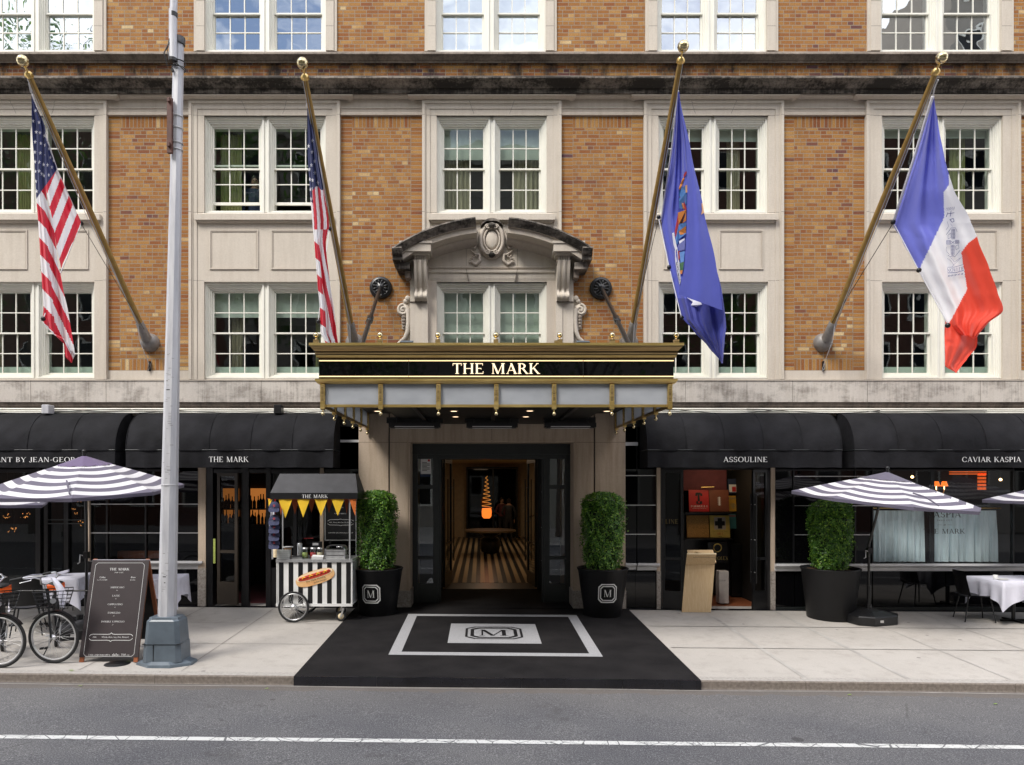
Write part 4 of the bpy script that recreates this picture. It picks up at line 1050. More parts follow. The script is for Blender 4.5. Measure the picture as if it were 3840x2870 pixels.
# bar: lit shelves with bottles
MT['bar_glow'] = emis('bar_glow', (1.0, .34, .07), .20)
bs = empty('bar_shelves', (X0(900), 3.3, 1.0), 'amber backlit bar shelving seen through the bar doorway', 'shelf')
yb = 3.4; b = MB()
b.box(XU(836, yb), XU(895, yb), yb, yb+.02, ZV(1880, yb), ZV(1832, yb), 'bar_glow'); b.box(XU(912, yb), XU(1000, yb), yb, yb+.02, ZV(1966, yb), ZV(1832, yb), 'bar_glow'); b.box(XU(836, yb), XU(895, yb), yb, yb+.02, ZV(1962, yb), ZV(1893, yb), 'bar_glow'); b.build('back_panel', bs)
b = MB()
for v in (1908, 1966): b.box(XU(830, yb), XU(1010, yb), yb-.35, yb, ZV(v, yb)-.015, ZV(v, yb)+.015, 'black_paint')
b.box(XU(830, yb), XU(1010, yb), yb-.45, yb, 0, ZV(1970, yb), 'black_paint'); b.build('shelf_board', bs)
MT['bottle'] = mat('bottle_glass', (.012, .010, .006), .08)
random.seed(8); kb = 0
for v in (1908, 1966):
    u = 838
    while u < 1000:
        bo = MB(); x, z = XU(u, yb-.15), ZV(v, yb)+.015; hh = random.uniform(.22, .34); r = random.uniform(.032, .045)
        bo.lathe([(r*.95, 0), (r, .01), (r, hh*.55), (r*.35, hh*.72), (r*.33, hh*.97), (r*.4, hh)], 'bottle', c=(x, yb-.15, z), n=10)
        o = bo.build('bottle'); tag(o, 'dark liquor bottle standing on the amber backlit bar shelf', 'bottle', 'bottles on the backlit bar shelves')
        u += random.uniform(9, 15)
# restaurant interior lights
MT['orange_glow'] = emis('orange_glow', (1.0, .16, .02), .28); MT['bulb'] = emis('bulb', (1, .60, .26), 4); MT['tiny_bulb'] = emis('tiny_bulb', (1, .42, .12), 1.3)
b = MB(); ya = 4.8
for v in (1768, 1776): b.box(XU(3562, ya), XU(3699, ya), ya, ya+.03, ZV(v+4, ya), ZV(v, ya), 'orange_glow')
for v in range(1776, 1836, 13):
    for u in range(3668, 3700, 11): b.box(XU(u, ya), XU(u+8, ya), ya, ya+.03, ZV(v+9, ya), ZV(v, ya), 'orange_glow')
b.build('glowing_screen', hotel)
sc = empty('wall_sconce', (XU(3526, 2.5), 2.5, ZV(1830, 2.5)), 'twin wall sconce with two small orange shades inside the restaurant', 'lamp')
for u in (3511, 3541):
    b = MB(); b.lathe([(.075, 0), (.045, .11)], 'lamp_orange', c=(XU(u, 2.5), 2.5, ZV(1824, 2.5)), n=16); b.build('lamp_shade', sc)
b = MB(); b.tube([(XU(3511, 2.5), 2.5, ZV(1836, 2.5)), (XU(3515, 2.5), 2.5, ZV(1850, 2.5)), (XU(3526, 2.5), 2.5, ZV(1853, 2.5)), (XU(3537, 2.5), 2.5, ZV(1850, 2.5)), (XU(3541, 2.5), 2.5, ZV(1836, 2.5))], .012, 'brass', n=6)
for u in (3511, 3541): b.tube([(XU(u, 2.5), 2.5, ZV(1838, 2.5)), (XU(u, 2.5), 2.5, ZV(1822, 2.5))], .01, 'bulb', n=6)
b.build('arm', sc)
for u, v, w_ in ((3421, 1789, 'left of the twin sconce'), (3752, 1799, 'at the right end of the restaurant window')):
    b = MB(); b.sphere((XU(u, 2), 2, ZV(v, 2)), .03, 'bulb', 10); b.tube([(XU(u, 2), 2, ZV(v, 2)), (XU(u, 2), 2, 3.5)], .004, 'black_metal', n=5); tag(b.build('hanging_bulb'), 'small bare bulb glowing inside, '+w_, 'bulb', 'bulbs in the restaurant')
# cafe chandelier sparkles on the left
random.seed(4)
for i, (u, v) in enumerate(((195, 1874), (307, 1872), (278, 1918), (94, 1932), (27, 1935), (52, 1985), (305, 1962))):
    b = MB(); yy_ = 3.0
    for q in range(12):
        b.sphere((XU(u+random.uniform(-11, 11), yy_), yy_+random.uniform(-.1, .1), ZV(v+random.uniform(-10, 10), yy_)), random.uniform(.005, .010), 'tiny_bulb', 6)
    b.tube([(XU(u, yy_), yy_, ZV(v, yy_)), (XU(u, yy_), yy_, 3.5)], .004, 'black_metal', n=5)
    names = ['second', 'rightmost upper', 'right middle', 'left middle', 'leftmost upper', 'lowest left', 'lowest right']
    tag(b.build('cluster_light'), names[i]+' cluster of tiny amber bulbs behind the cafe glass at the left', 'lamp', 'bulb clusters in the cafe')
# ---------------------------------------------------------------- bookshop shelves and books
bh = empty('book_display', (X0(2680), 1.5, 1.0), 'dark bookshop display shelves inside the open doorway', 'bookshelf')
b = MB()
yd = 1.6; XB = lambda u: XU(u, yd); ZB = lambda v: ZV(v, yd)
b.box(XB(2560), XB(2732), yd+.12, yd+.16, ZB(1840), ZB(1740), 'cloth_red')
for v in (1921, 2018): b.box(XB(2560), XB(2735), yd-.2, yd+.1, ZB(v+5), ZB(v), 'black_paint')
b.box(XB(2560), XB(2735), yd+.05, yd+.1, .0, ZB(1923), 'black_paint'); b.box(XB(2733), XB(2812), yd+.45, yd+.5, 0, ZB(1740), 'black_paint')
for v in (1852, 1921, 1985): b.box(XB(2733), XB(2815), yd+.2, yd+.45, ZB(v+3), ZB(v), 'black_paint')
b.box(XB(2735), XB(2815), yd-.15, yd+.3, 0, ZB(2040), 'black_paint')
b.build('shelf', bh)
def book(u0, u1, v0, v1, m, name, label, y=None, art=None, tilt=.06):
    y = yd-.08 if y is None else y
    x0, x1, z0, z1 = XU(u0, y), XU(u1, y), ZV(v1, y), ZV(v0, y)
    r = empty(name, ((x0+x1)/2, y, z0), label, 'book', 'books on display in the doorway')
    b = MB(); tl = (z1-z0)*tilt*2
    up = Vector((0, tl, z1-z0)); b.obox(Vector(((x0+x1)/2, y+.012, z0))+up/2, ((x1-x0)/2, 0, 0), (0, .012, 0), up/2, m); b.build('cover', r)
    if art:
        b = MB(); mp_ = lambda x, z, e=0: Vector((x0+(x1-x0)*x, y+tl*z-.0012-e, z0+(z1-z0)*z))
        art(b, mp_, (x1-x0)/(z1-z0)); b.build('cover_art', r)
    return r
def q4(b, mp_, x0, x1, z0, z1, m, e=0): b.face([mp_(x0, z0, e), mp_(x1, z0, e), mp_(x1, z1, e), mp_(x0, z1, e)], m)
def txt(b, mp_, s_, xc, zb, h, wd, m, asp, sans=False):
    pl = sans2d(s_, h) if sans else text2d(s_, h, width=wd/asp*1.0)[0]
    if sans: 
        mx_ = max((abs(x) for q in pl for x, _ in q), default=1)*2; pl = [[(x*wd/mx_/1.0, y) for x, y in q] for q in pl]
        b.polys(pl, lambda x, y, e=0: mp_(xc+x, zb+y, e+.0004), m)
    else: b.polys(pl, lambda x, y, e=0: mp_(xc+x*asp, zb+y, e+.0004), m)
MT['book_red'] = mat('book_red', (.42, .015, .015), .4); MT['book_brown'] = mat('book_brown', (.16, .045, .02), .5); MT['book_yellow'] = mat('book_yellow', (.60, .44, .11), .5)
MT['book_gold'] = mat('book_gold', (.25, .11, .02), .5, c2=(.60, .32, .08), scale=60)
MT['book_mustard'] = mat('book_mustard', (.55, .30, .03), .5); MT['book_pink'] = mat('book_pink', (.45, .10, .05), .5); MT['book_teal'] = mat('book_teal', (.03, .14, .16), .5); MT['book_orange'] = mat('book_orange', (.45, .08, .02), .5)
MT['gold_text'] = mat('gold_text', (.65, .48, .14), .5)
def art_f(b, mp_, a):
    q4(b, mp_, .36, .60, .78, .88, 'black_metal'); q4(b, mp_, .44, .54, .48, .80, 'black_metal', .0005); q4(b, mp_, .36, .46, .36, .48, 'black_metal', .001); q4(b, mp_, .54, .66, .36, .48, 'black_metal', .001); q4(b, mp_, .33, .42, .72, .84, 'black_metal', .001); q4(b, mp_, .58, .68, .72, .84, 'black_metal', .001); q4(b, mp_, .42, .60, .33, .38, 'black_metal', .0015)
    txt(b, mp_, 'FORMULA 1', .5, .20, .09, .82, 'text_white', a); txt(b, mp_, 'THE IMPOSSIBLE COLLECTION', .5, .13, .03, .7, 'text_white', a, True)
def art_b(b, mp_, a):
    q4(b, mp_, .49, .53, .28, .68, 'text_white')
    for i in range(8): q4(b, mp_, .43, .59, .30+i*.048, .315+i*.048, 'text_white', .0005)
def art_c(b, mp_, a):
    q4(b, mp_, .22, .80, .36, .92, 'cloth_pale'); q4(b, mp_, .40, .62, .40, .88, 'black_metal', .001); q4(b, mp_, .26, .76, .54, .74, 'black_metal', .0015); txt(b, mp_, 'ART', .5, .12, .10, .32, 'book_red', a); txt(b, mp_, 'THE IMPOSSIBLE COLLECTION OF', .5, .27, .03, .72, 'black_metal', a, True); q4(b, mp_, .42, .58, .04, .06, 'black_metal')
def art_star(col, word):
    def f(b, mp_, a):
        txt(b, mp_, word, .5, .76, .16, .9, col, a, True)
        for i in range(9):
            t = R(10+i*20); b.face([mp_(.5, .1, .001+i*.0002), mp_(.5+.42*math.cos(t)-.03*math.sin(t), .12+.42*math.sin(t), .001+i*.0002), mp_(.5+.42*math.cos(t)+.03*math.sin(t), .12+.40*math.sin(t), .001+i*.0002)], col)
    return f
def art_tree(col, word):
    def f(b, mp_, a):
        txt(b, mp_, word, .5, .78, .16, .9, col, a, True); q4(b, mp_, .47, .53, .1, .5, col, .001)
        for i in range(7):
            t = R(20+i*23); b.face([mp_(.5, .35, .002+i*.0002), mp_(.5+.36*math.cos(t)-.04*math.sin(t), .38+.34*math.sin(t), .002+i*.0002), mp_(.5+.36*math.cos(t)+.04*math.sin(t), .38+.30*math.sin(t), .002+i*.0002)], col)
    return f
book(2585, 2660, 1838, 1919, 'book_red', 'display_book', 'bright red racing book with a black car drawing on the upper shelf', art=art_f)
book(2662, 2735, 1838, 1919, 'book_brown', 'display_book', 'brown leather book stitched with white laces beside the red racing book', art=art_b)
book(2577, 2660, 1934, 2016, 'book_gold', 'display_book', 'glittering gold-brown book on the lower shelf', art=None)
book(2664, 2738, 1934, 2016, 'book_yellow', 'display_book', 'yellow art book with a black cross on the lower shelf', art=art_c)
book(2733, 2767, 1860, 1918, 'book_mustard', 'display_book', 'mustard book with a blue agave fan beside the brown leather book', y=yd+.18, art=art_star('book_teal', 'MIAMI'))
book(2769, 2808, 1860, 1918, 'book_pink', 'display_book', 'brick pink book with a dark red leaf right of the mustard one', y=yd+.18, art=art_star('cloth_red', 'PALM'))
book(2731, 2768, 1796, 1850, 'cloth_blue', 'display_book', 'blue book with a white and red square on the top right shelf', y=yd+.18, art=lambda b, m_, a: (q4(b, m_, .1, .85, .08, .6, 'white'), q4(b, m_, .4, .8, .1, .45, 'red', .001)))
book(2770, 2808, 1794, 1850, 'book_teal', 'display_book', 'dark green book with a slim red figure on the top right shelf', y=yd+.18, art=lambda b, m_, a: (q4(b, m_, .4, .58, .1, .5, 'red'), txt(b, m_, 'BAY', .7, .72, .12, .5, 'cloth_red', a, True)))
book(2733, 2767, 1928, 1983, 'book_teal', 'display_book', 'green book with red capitals beside the yellow art book', y=yd+.18, art=lambda b, m_, a: txt(b, m_, 'MEXICO', .5, .8, .14, .9, 'red', a, True))
book(2769, 2808, 1928, 1983, 'book_orange', 'display_book', 'orange book with a black tree on the lower right shelf', y=yd+.18, art=art_tree('cloth_black', 'CAP'))
b = MB(); b.tube([(XB(2624), yd-.1, ZB(1828)), (XB(2672), yd-.1, ZB(1827))], .012, 'brass', n=8); b.tube([(XB(2648), yd-.1, ZB(1827)), (XB(2648), yd+.12, ZB(1826))], .006, 'brass', n=6); tag(b.build('picture_lamp'), 'slim brass picture light above the red racing book', 'lamp')
L = bpy.data.lights.new('picture_light', 'AREA'); L.energy = 2.6; L.size = .5; L.color = (1, .72, .42); lo = bpy.data.objects.new('picture_light', L); COL.objects.link(lo); lo.location = (XB(2670), yd-.75, 2.75); lo.rotation_euler = (R(28), 0, 0)
# gold lettering on the door glass
gl_ = MB(); pl, _ = text2d('OULINE', .085, track=.12, width=.42); gl_.polys(pl, plane_map((X0(2530), .5, Z0(1970)), (1, 0, 0), (0, 0, 1)), 'gold_text'); tag(gl_.build('gold_lettering'), 'gold capital letters on the bookshop glass left of the doorway', 'lettering')
# ------------------------------------------------------------------ conduit, cables and lamps above the awnings
b = MB()
for v, r, y in ((1534, .018, -.05), (1541, .012, -.06), (1547, .02, -.05)):
    for u0, u1 in ((-300, 1360), (2330, 4100)): b.tube([(XU(u0, y), y, ZV(v, y)), (XU(u1, y), y, ZV(v+2, y))], r, 'white_paint', n=8)
tag(b.build('conduit_pipe'), 'pale horizontal conduits fixed to the wall just above the black awnings', 'pipe')
b = MB(); random.seed(2)
for u0, u1 in ((-100, 490), (180, 640), (500, 1050), (1050, 1300), (2480, 2900), (2800, 3300), (3250, 3700)):
    pts = []
    for i in range(15):
        t = i/14; u = u0+(u1-u0)*t; pts.append((XU(u, -.09), -.09, ZV(1538+5*math.sin(t*5+u0)+9*math.sin(t*math.pi), -.09)))
    b.tube(pts, .007, 'black_metal', n=5)
tag(b.build('cable'), 'loose black cables sagging along the conduits above the awnings', 'cable')
for u, m, lab in ((181, 'galv', 'small grey floodlight on the conduit above the leftmost awning'), (1046, 'black_metal', 'small black floodlight box on the conduit above the second awning')):
    e = empty('floodlight', (XU(u, -.2), -.2, ZV(1535, -.2)), lab, 'lamp'); b = MB()
    b.bbox(XU(u-14, -.2), XU(u+14, -.2), -.3, -.12, ZV(1552, -.2), ZV(1520, -.2), m, .01); b.build('housing', e); b = MB(); b.box(XU(u-3, -.1), XU(u+3, -.1), -.12, 0, ZV(1540, -.1), ZV(1534, -.1), m); b.build('bracket', e)

# ------------------------------------------------------------------ awnings
YA = -.62
def awning(xa, xb, label, text=None, tx=None, seams=None, tw=None, th=19, lw=True):
    zt, zf, zv = 3.66, ZV(1688, YA), ZV(1754, YA)
    root = empty('awning', ((xa+xb)/2, 0, zf), label, 'awning', 'black barrel awnings over the shopfronts')
    b = MB(); n = max(2, round((xb-xa)/.74)); m_ = 12; rows = []; cols = n*m_
    K = 14
    for k in range(K+1):
        a = R(90)*k/K; y0 = YA*math.sin(a)**1.0*1.0; z0 = zf+(zt-zf)*math.cos(a)
        row = []
        for i in range(cols+1):
            t = (i % m_)/m_; bul = math.sin(t*math.pi)**.7*.030*math.sin(min(1, k/K*1.6)*math.pi*.55)
            row.append((xa+(xb-xa)*i/cols, y0-bul*math.sin(a)-.006*math.sin(i*.9+k), z0+bul*math.cos(a)-.02*(1-t)*t*2*math.sin(a)))
        rows.append(row)
    b.grid(rows, 'awning', sm=True)
    for x, fl in ((xa, True), (xb, False)):
        pts = [(x, YA*math.sin(R(90)*k/K), zf+(zt-zf)*math.cos(R(90)*k/K)) for k in range(K+1)]+[(x, 0, zf)]
        b.face(pts if fl else pts[::-1], 'awning')
    b.build('canopy_cloth', root)
    for i in range(n+1):
        b = MB(); x = xa+(xb-xa)*i/n; b.tube([(x, YA*math.sin(R(90)*k/K)-.008, zf+(zt-zf)*math.cos(R(90)*k/K)) for k in range(K+1)], .006, 'awning', n=6); b.build('seam', root)
    b = MB()
    N = 60; rows = []
    for z, amp in ((zf, 0), (zf-.10, .006), (zv+.06, .014), (zv, .018)):
        rows.append([(xa+(xb-xa)*i/N, YA-.008-amp*math.sin(i*.55+xa)-amp*.6*math.sin(i*1.3), z+(.004*math.sin(i*.8) if z == zv else 0)) for i in range(N+1)])
    b.grid(rows, 'awning'); 
    for x, fl in ((xa, True), (xb, False)): b.face([(x, YA-.008, zf), (x, 0, zf), (x, 0, zv), (x, YA-.008, zv)][::(1 if fl else -1)], 'awning')
    b.build('valance', root)
    b = MB(); b.tube([(xa, YA-.012, zf), (xb, YA-.012, zf)], .011, 'dark_frame', n=6); b.tube([(xa, YA-.01, zf), (xa, 0, zf)], .011, 'dark_frame', n=6); b.tube([(xb, YA-.01, zf), (xb, 0, zf)], .011, 'dark_frame', n=6); b.build('front_rail', root)
    if text:
        b = MB(); zt_ = ZV(1733, YA-.04); pl, _ = text2d(text, th/210, track=.07, width=tw)
        b.polys(pl, plane_map((tx, YA-.034, zt_), (1, 0, 0), (0, 0, 1)), 'text_white'); b.build('lettering', root)
    return root
s_ = lambda u: XU(u, YA)
awning(s_(-560), s_(432), 'long black barrel awning at the far left lettered RESTAURANT BY JEAN-GEORGES', 'RESTAURANT BY JEAN-GEORGES', s_(97), tw=(345+125)/210*1.07, th=18)
awning(s_(472), s_(1250), 'black barrel awning over the bar with THE MARK on its valance', 'THE MARK', s_(860), tw=149/210, th=20)
awning(s_(2428), s_(3157), 'black barrel awning over the bookshop with ASSOULINE on its valance', 'ASSOULINE', s_(2793), tw=165/210, th=19)
awning(s_(3204), s_(4200), 'black barrel awning at the far right with CAVIAR KASPIA on its valance', 'CAVIAR KASPIA', s_(3713), tw=221/210, th=19)

def frosted():
    m, t, b = newmat('frosted_panel'); out = t.nodes['Material Output']; c = ramp(t, noise(t, mapping(t, (1, 1, 2)), 2.5, 6), [(.35, (.42, .44, .47)), (.65, (.54, .56, .59))]); t.links.new(c, b.inputs['Base Color']); b.inputs['Roughness'].default_value = .35
    tl = t.nodes.new('ShaderNodeBsdfTranslucent'); setc(tl.inputs[0], (.85, .88, .92)); mxs = t.nodes.new('ShaderNodeMixShader'); mxs.inputs[0].default_value = .35
    t.links.new(b.outputs[0], mxs.inputs[1]); t.links.new(tl.outputs[0], mxs.inputs[2]); t.links.new(mxs.outputs[0], out.inputs[0]); return m
# ------------------------------------------------------------------ entrance canopy (marquee)
YC = -3.75
c_ = lambda v, y=YC: ZV(v, y)
MT['brass_shadow'] = mat('shadow_brass', (.07, .045, .02), .45, metal=.6, var=.3)  # shadow lines between the cornice mouldings, put in as a near-black colour
mq = empty('entrance_canopy', (0, -1.9, 3.4), 'brass and black entrance canopy lettered THE MARK with frosted panels and brass balls', 'canopy')
HW = 2.37
def prof_ring(b, prof, m):
    """profile (outset, z) swept round the front and both sides, mitred"""
    for ip, ((o0, z0), (o1, z1)) in enumerate(zip(prof, prof[1:])):
        mm = m[ip % len(m)] if isinstance(m, (list, tuple)) else m
        def ring(o, z): return [(-HW-o, 0, z), (-HW-o, YC-o, z), (HW+o, YC-o, z), (HW+o, 0, z)]
        a, c = ring(o0, z0), ring(o1, z1)
        for i in range(3): b.face([a[i], c[i], c[i+1], a[i+1]], mm)
b = MB()
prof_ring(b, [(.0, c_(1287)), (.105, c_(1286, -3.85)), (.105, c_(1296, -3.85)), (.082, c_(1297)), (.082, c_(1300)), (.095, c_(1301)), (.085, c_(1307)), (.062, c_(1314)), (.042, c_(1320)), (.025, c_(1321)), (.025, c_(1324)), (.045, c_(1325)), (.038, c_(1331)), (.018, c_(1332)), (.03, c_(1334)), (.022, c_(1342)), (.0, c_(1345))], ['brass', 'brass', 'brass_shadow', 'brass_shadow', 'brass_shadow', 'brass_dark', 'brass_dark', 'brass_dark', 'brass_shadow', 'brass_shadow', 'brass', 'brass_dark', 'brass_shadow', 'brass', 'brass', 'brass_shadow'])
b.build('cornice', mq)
b = MB(); b.box(-HW-.02, HW+.02, YC-.02, 0, c_(1292), c_(1289), 'black_metal'); b.box(-HW+.02, HW-.02, YC+.02, 0, c_(1440), c_(1292), 'dark_room'); b.build('roof', mq)
b = MB()
prof_ring(b, [(-.004, c_(1345)), (-.004, c_(1421))], 'black_glass'); 
b.build('fascia', mq)
b = MB()
for u in (1533, 2187): x = XU(u, YC); b.box(x-.004, x+.004, YC-.001, YC+.02, c_(1421), c_(1345), 'dark_frame')
b.build('fascia_joint', mq)
MT['gold_light'] = emis('gold_light', (1.0, .70, .36), .7, (.7, .5, .25))
b = MB()
for v in (1353.5, 1412.5):
    for u0, u1 in ((1197, 1532), (1534, 2186), (2188, 2526)): b.box(XU(u0, YC), XU(u1, YC), YC-.012, YC+.0, c_(v+1.8), c_(v-1.8), 'gold_light')
b.build('light_strip', mq)
MT['sign_letter'] = emis('sign_letter', (1.0, .80, .55), .6, (.8, .65, .4))
b = MB(); pl, _ = text2d('THE MARK', 38.5/281, track=.08, width=328/281*1.0)
for q in pl: b.prism([(x+XU(1860, YC), z+c_(1402.5)) for x, z in q], YC-.020-.0005*(pl.index(q) % 7), YC-.004, 'sign_letter')
b.build('lettering', mq)
b = MB(); prof_ring(b, [(0, c_(1421)), (.04, c_(1422)), (.04, c_(1430)), (.03, c_(1432)), (.022, c_(1437)), (.0, c_(1440)), (-.06, c_(1441))], 'brass'); b.build('lower_moulding', mq)
# frosted panels
MT['canopy_glass'] = frosted()
zp0, zp1 = c_(1517), c_(1440)
for k in range(-3, 3):
    b = MB(); b.box(k*.771+.03, (k+1)*.771-.03, YC+.025, YC+.04, zp0, zp1, 'canopy_glass'); b.build('panel', mq)
ysd = [YC+.02+i*(3.62/5) for i in range(6)]
for sx in (-1, 1):
    for i in range(5):
        b = MB(); b.box(sx*(HW-.055), sx*(HW-.04), ysd[i]+.03, ysd[i+1]-.03, zp0, zp1, 'canopy_glass'); b.build('panel', mq)
b = MB()
b.box(-HW+.03, HW-.03, YC+.01, YC+.05, c_(1527), zp0, 'brass')
for sx in (-1, 1): b.box(sx*(HW-.03), sx*(HW-.07), YC+.05, -.1, c_(1527), zp0, 'brass_dark')
b.build('bottom_rail', mq)
def post(x, y, side=False):
    b = MB(); w_ = .030
    b.box(x-w_, x+w_, y-w_, y+w_, c_(1535), c_(1441), 'brass')
    b.box(x-w_*.5, x+w_*.5, y-w_-.003, y-w_+.001, c_(1504), c_(1446), 'brass_dark')
    b.box(x-w_*.75, x+w_*.75, y-w_*.75, y+w_*.75, c_(1538), c_(1535), 'brass_ball')
    b.build('post', mq)
    b = MB(); zb = c_(1538); b.tube([(x, y, zb), (x, y, zb-.03)], .008, 'brass', n=8); b.sphere((x, y, zb-.05), .027, 'brass_ball', 14); b.build('ball_drop', mq)
for k in range(-3, 4): post(k*.771 if abs(k) < 3 else math.copysign(2.315, k), YC+.01)
for sx in (-1, 1):
    for i in range(1, 6): post(sx*2.315, ysd[i])
# finials on the roof edge
for u in (1185, 1425, 1642, 1859.5, 2099, 2296, 2536):
    x = XU(u, YC+.03); b = MB(); z = c_(1288)
    b.box(x-.032, x+.032, YC, YC+.07, z, z+.055, 'brass_dark'); b.lathe([(.02, .055), (.010, .065), (.012, .085)], 'brass_dark', c=(x, YC+.035, z), n=12); b.sphere((x, YC+.035, z+.117), .038, 'brass_ball', 16); b.build('finial', mq)
for u0, u1 in ((1505, 1552), (2158, 2207)):
    b = MB(); b.obox(((XU(u0, YC+.3)+XU(u1, YC+.3))/2, YC+.2, c_(1276)), (.085, 0, 0), (0, .06, .02), (0, -.008, .025), 'blue_grey'); fl = b.build('uplight'); tag(fl, 'grey uplight box on the canopy roof, '+('left' if u0 < 1800 else 'right')+' of the stone window frame', 'lamp')
b = MB(); b.box(XU(2078, YC+.1), XU(2095, YC+.1), YC+.05, YC+.12, c_(1288), c_(1274), 'brass_dark'); tag(b.build('junction_box'), 'small brown box on the canopy roof beside a brass finial', 'box')
# soffit with downlights
MT['soffit_black'] = mat('soffit_black', (.006, .0055, .005), .5)
b = MB(); zs = 3.46
b.box(-1.62, 1.62, YC+.06, -.05, zs, 3.66, 'soffit_black'); b.box(-HW+.08, HW-.08, YC+.06, -.05, 3.66, 3.70, 'soffit_black')
for x in (-1.15, 0, 1.15): b.box(x-.03, x+.03, YC+.06, -.05, zs-.04, zs-.0005, 'black_metal')
b.build('soffit', mq)
MT['downlight'] = emis('downlight', (1.0, .72, .45), 1.6)
for u, v in ((1702, 1542), (1987, 1541), (1708, 1563), (1972, 1563), (2276, 1542), (1416, 1542)):
    d = (zs-.002-CZ)*F/(VH-v); y = d+CY; x = XU(u, y); b = MB(); b.lathe([(.05, 0), (.001, .001)], 'downlight', c=(x, y, zs-.006), n=16, cap=False); b.lathe([(.075, 0), (.055, -.006)], 'brass_dark', c=(x, y, zs-.001), n=16, cap=False); b.build('downlight', mq)
# hanging heaters
for i, (u, w_) in enumerate(((1556, 'left'), (1845, 'middle'), (2137, 'right'))):
    y = -1.3; x = XU(u, y); z = ZV(1604, y)
    e = empty('patio_heater', (x, y, z), f'long black overhead heater under the canopy, {w_} of three', 'heater', 'heaters under the canopy')
    b = MB(); b.box(x-.43, x+.43, y-.10, y+.10, z, z+.075, 'black_metal'); b.box(x-.40, x+.40, y-.09, y+.09, z-.012, z, 'black_metal'); b.box(x-.50+.04*i, x+.46, y+.15, y+.35, z+.09, z+.19, 'black_metal'); b.build('housing', e)
    b = MB(); b.box(x-.33, x+.33, y-.1025, y-.1005, z+.004, z+.016, 'white'); b.box(x-.33, x+.33, y-.07, y+.03, z-.0145, z-.0125, 'white'); b.build('reflector', e)
    b = MB(); b.tube([(x-.3, y, z+.07), (x-.3, y, zs)], .012, 'black_metal', n=6); b.tube([(x+.3, y, z+.07), (x+.3, y, zs)], .012, 'black_metal', n=6); b.build('hanger', e)
# tension rods and rosettes
for sx, w_ in ((-1, 'left'), (1, 'right')):
    uc = 1428 if sx < 0 else 2253; vc = 1080 if sx < 0 else 1082
    x, z = XU(uc, -.02), ZV(vc, -.02)
    r = empty('canopy_tie', (x, 0, z), f'black wall rosette with tie rod holding the canopy, {w_} of the stone window frame', 'tie rod', 'canopy tie rods')
    b = MB(); b.lathe([(.001, -.10), (.05, -.095), (.075, -.07), (.13, -.06), (.15, -.075), (.165, -.075), (.175, -.055), (.19, -.06), (.205, -.05), (.21, -.01), (.21, 0)], 'black_paint', c=(x, 0, z), ax='y', n=36)
    for k in range(12):
        a = R(30*k+15); d = Vector((math.cos(a), 0, math.sin(a))); c = Vector((x, -.075, z))+d*.105; pts = [c-d*.045, c-d*.02, c+d*.02, c+d*.035]; b.tube(pts, [.006, .013, .018, .008], 'black_paint', n=8)
    b.build('rosette', r)
    b = MB(); A = Vector((x, -.08, z)); B_ = Vector((sx*1.86, -3.45, c_(1286)-.02)); D = B_-A
    b.tube([A, A+D*.62], .032, 'black_paint', n=10); b.tube([A+D*.62, B_], .036, 'black_paint', n=10)
    M = A+D*.60; dn = D.normalized()
    b.tube([M-dn*.14, M-dn*.10, M+dn*.0, M+dn*.10, M+dn*.14], [.035, .055, .045, .055, .035], 'black_paint', n=10); b.build('rod', r)

# ------------------------------------------------------------------ flagpoles
def flagpole(ub, ut, vt, label):
    x = XU(ub, -.15); zb = ZV(1247, -.3)
    base = Vector((x, -.18, zb-.06)); tip = Vector((XU(ut, -3.45), -3.45, ZV(vt, -3.45)))
    r = empty('flagpole', (x, 0, zb-.1), label, 'flagpole', 'bronze flagpoles projecting from the facade')
    D = (tip-base); L = D.length; d = D.normalized()
    b = MB(); b.tube([base+d*.1, base+d*.35, base+d*(L*.55), base+d*(L-.18)], [.058, .056, .052, .036], 'pole_brown', n=16); b.tube([base+d*.98, base+d*1.0], [.059, .059], 'pole_brown', n=16); b.build('shaft', r)
    b = MB(); b.lathe([(.001, -.19), (.09, -.17), (.15, -.10), (.172, -.03), (.175, 0)], 'grey_iron', c=(x, 0, zb-.13), ax='y', n=28)
    b.tube([base-d*.05, base+d*.1, base+d*.30, base+d*.32], [.095, .082, .072, .06], 'grey_iron', n=16); b.build('wall_bracket', r)
    b = MB(); t0 = base+d*(L-.18); b.tube([t0-d*.03, t0+d*.01, t0+d*.03, t0+d*.05], [.042, .05, .05, .03], 'brass', n=12); b.tube([t0+d*.05, tip-d*.07], [.012, .016], 'brass', n=8); b.box(t0.x-.055, t0.x+.055, t0.y-.02, t0.y+.02, t0.z-.02, t0.z+.015, 'brass'); b.build('truck', r)
    b = MB(); b.sphere(tip, .078, 'brass_ball', 20); b.build('ball', r)
    b = MB(); off = Vector((.0, 0, -.085)); sg = 1 if ub > 1800 else -1
    p0 = t0+off*.5; p1 = base+d*.35+Vector((0, -.02, -.09)); b.tube([p0, p1], .006, 'galv', n=5); b.tube([p0+Vector((.03*sg, 0, 0)), (p0+p1)/2+Vector((.03*sg, 0, -.05)), p1+Vector((.02, 0, 0))], .005, 'galv', n=5)
    cl = Vector((x+(.0), -.04, ZV(1372, 0))); b.tube([p1, p1+Vector((.0, .05, -.25)), cl], .005, 'galv', n=5)
    b.tube([cl+Vector((.03*math.cos(a*.7), -.02, .07*math.sin(a*.7+1)-.04)) for a in range(28)], .006, 'galv', n=5)
    b.box(cl.x-.012, cl.x+.012, -.05, 0, cl.z-.11, cl.z+.08, 'black_metal'); b.build('halyard', r)
    return base, tip, d, L
fp = []
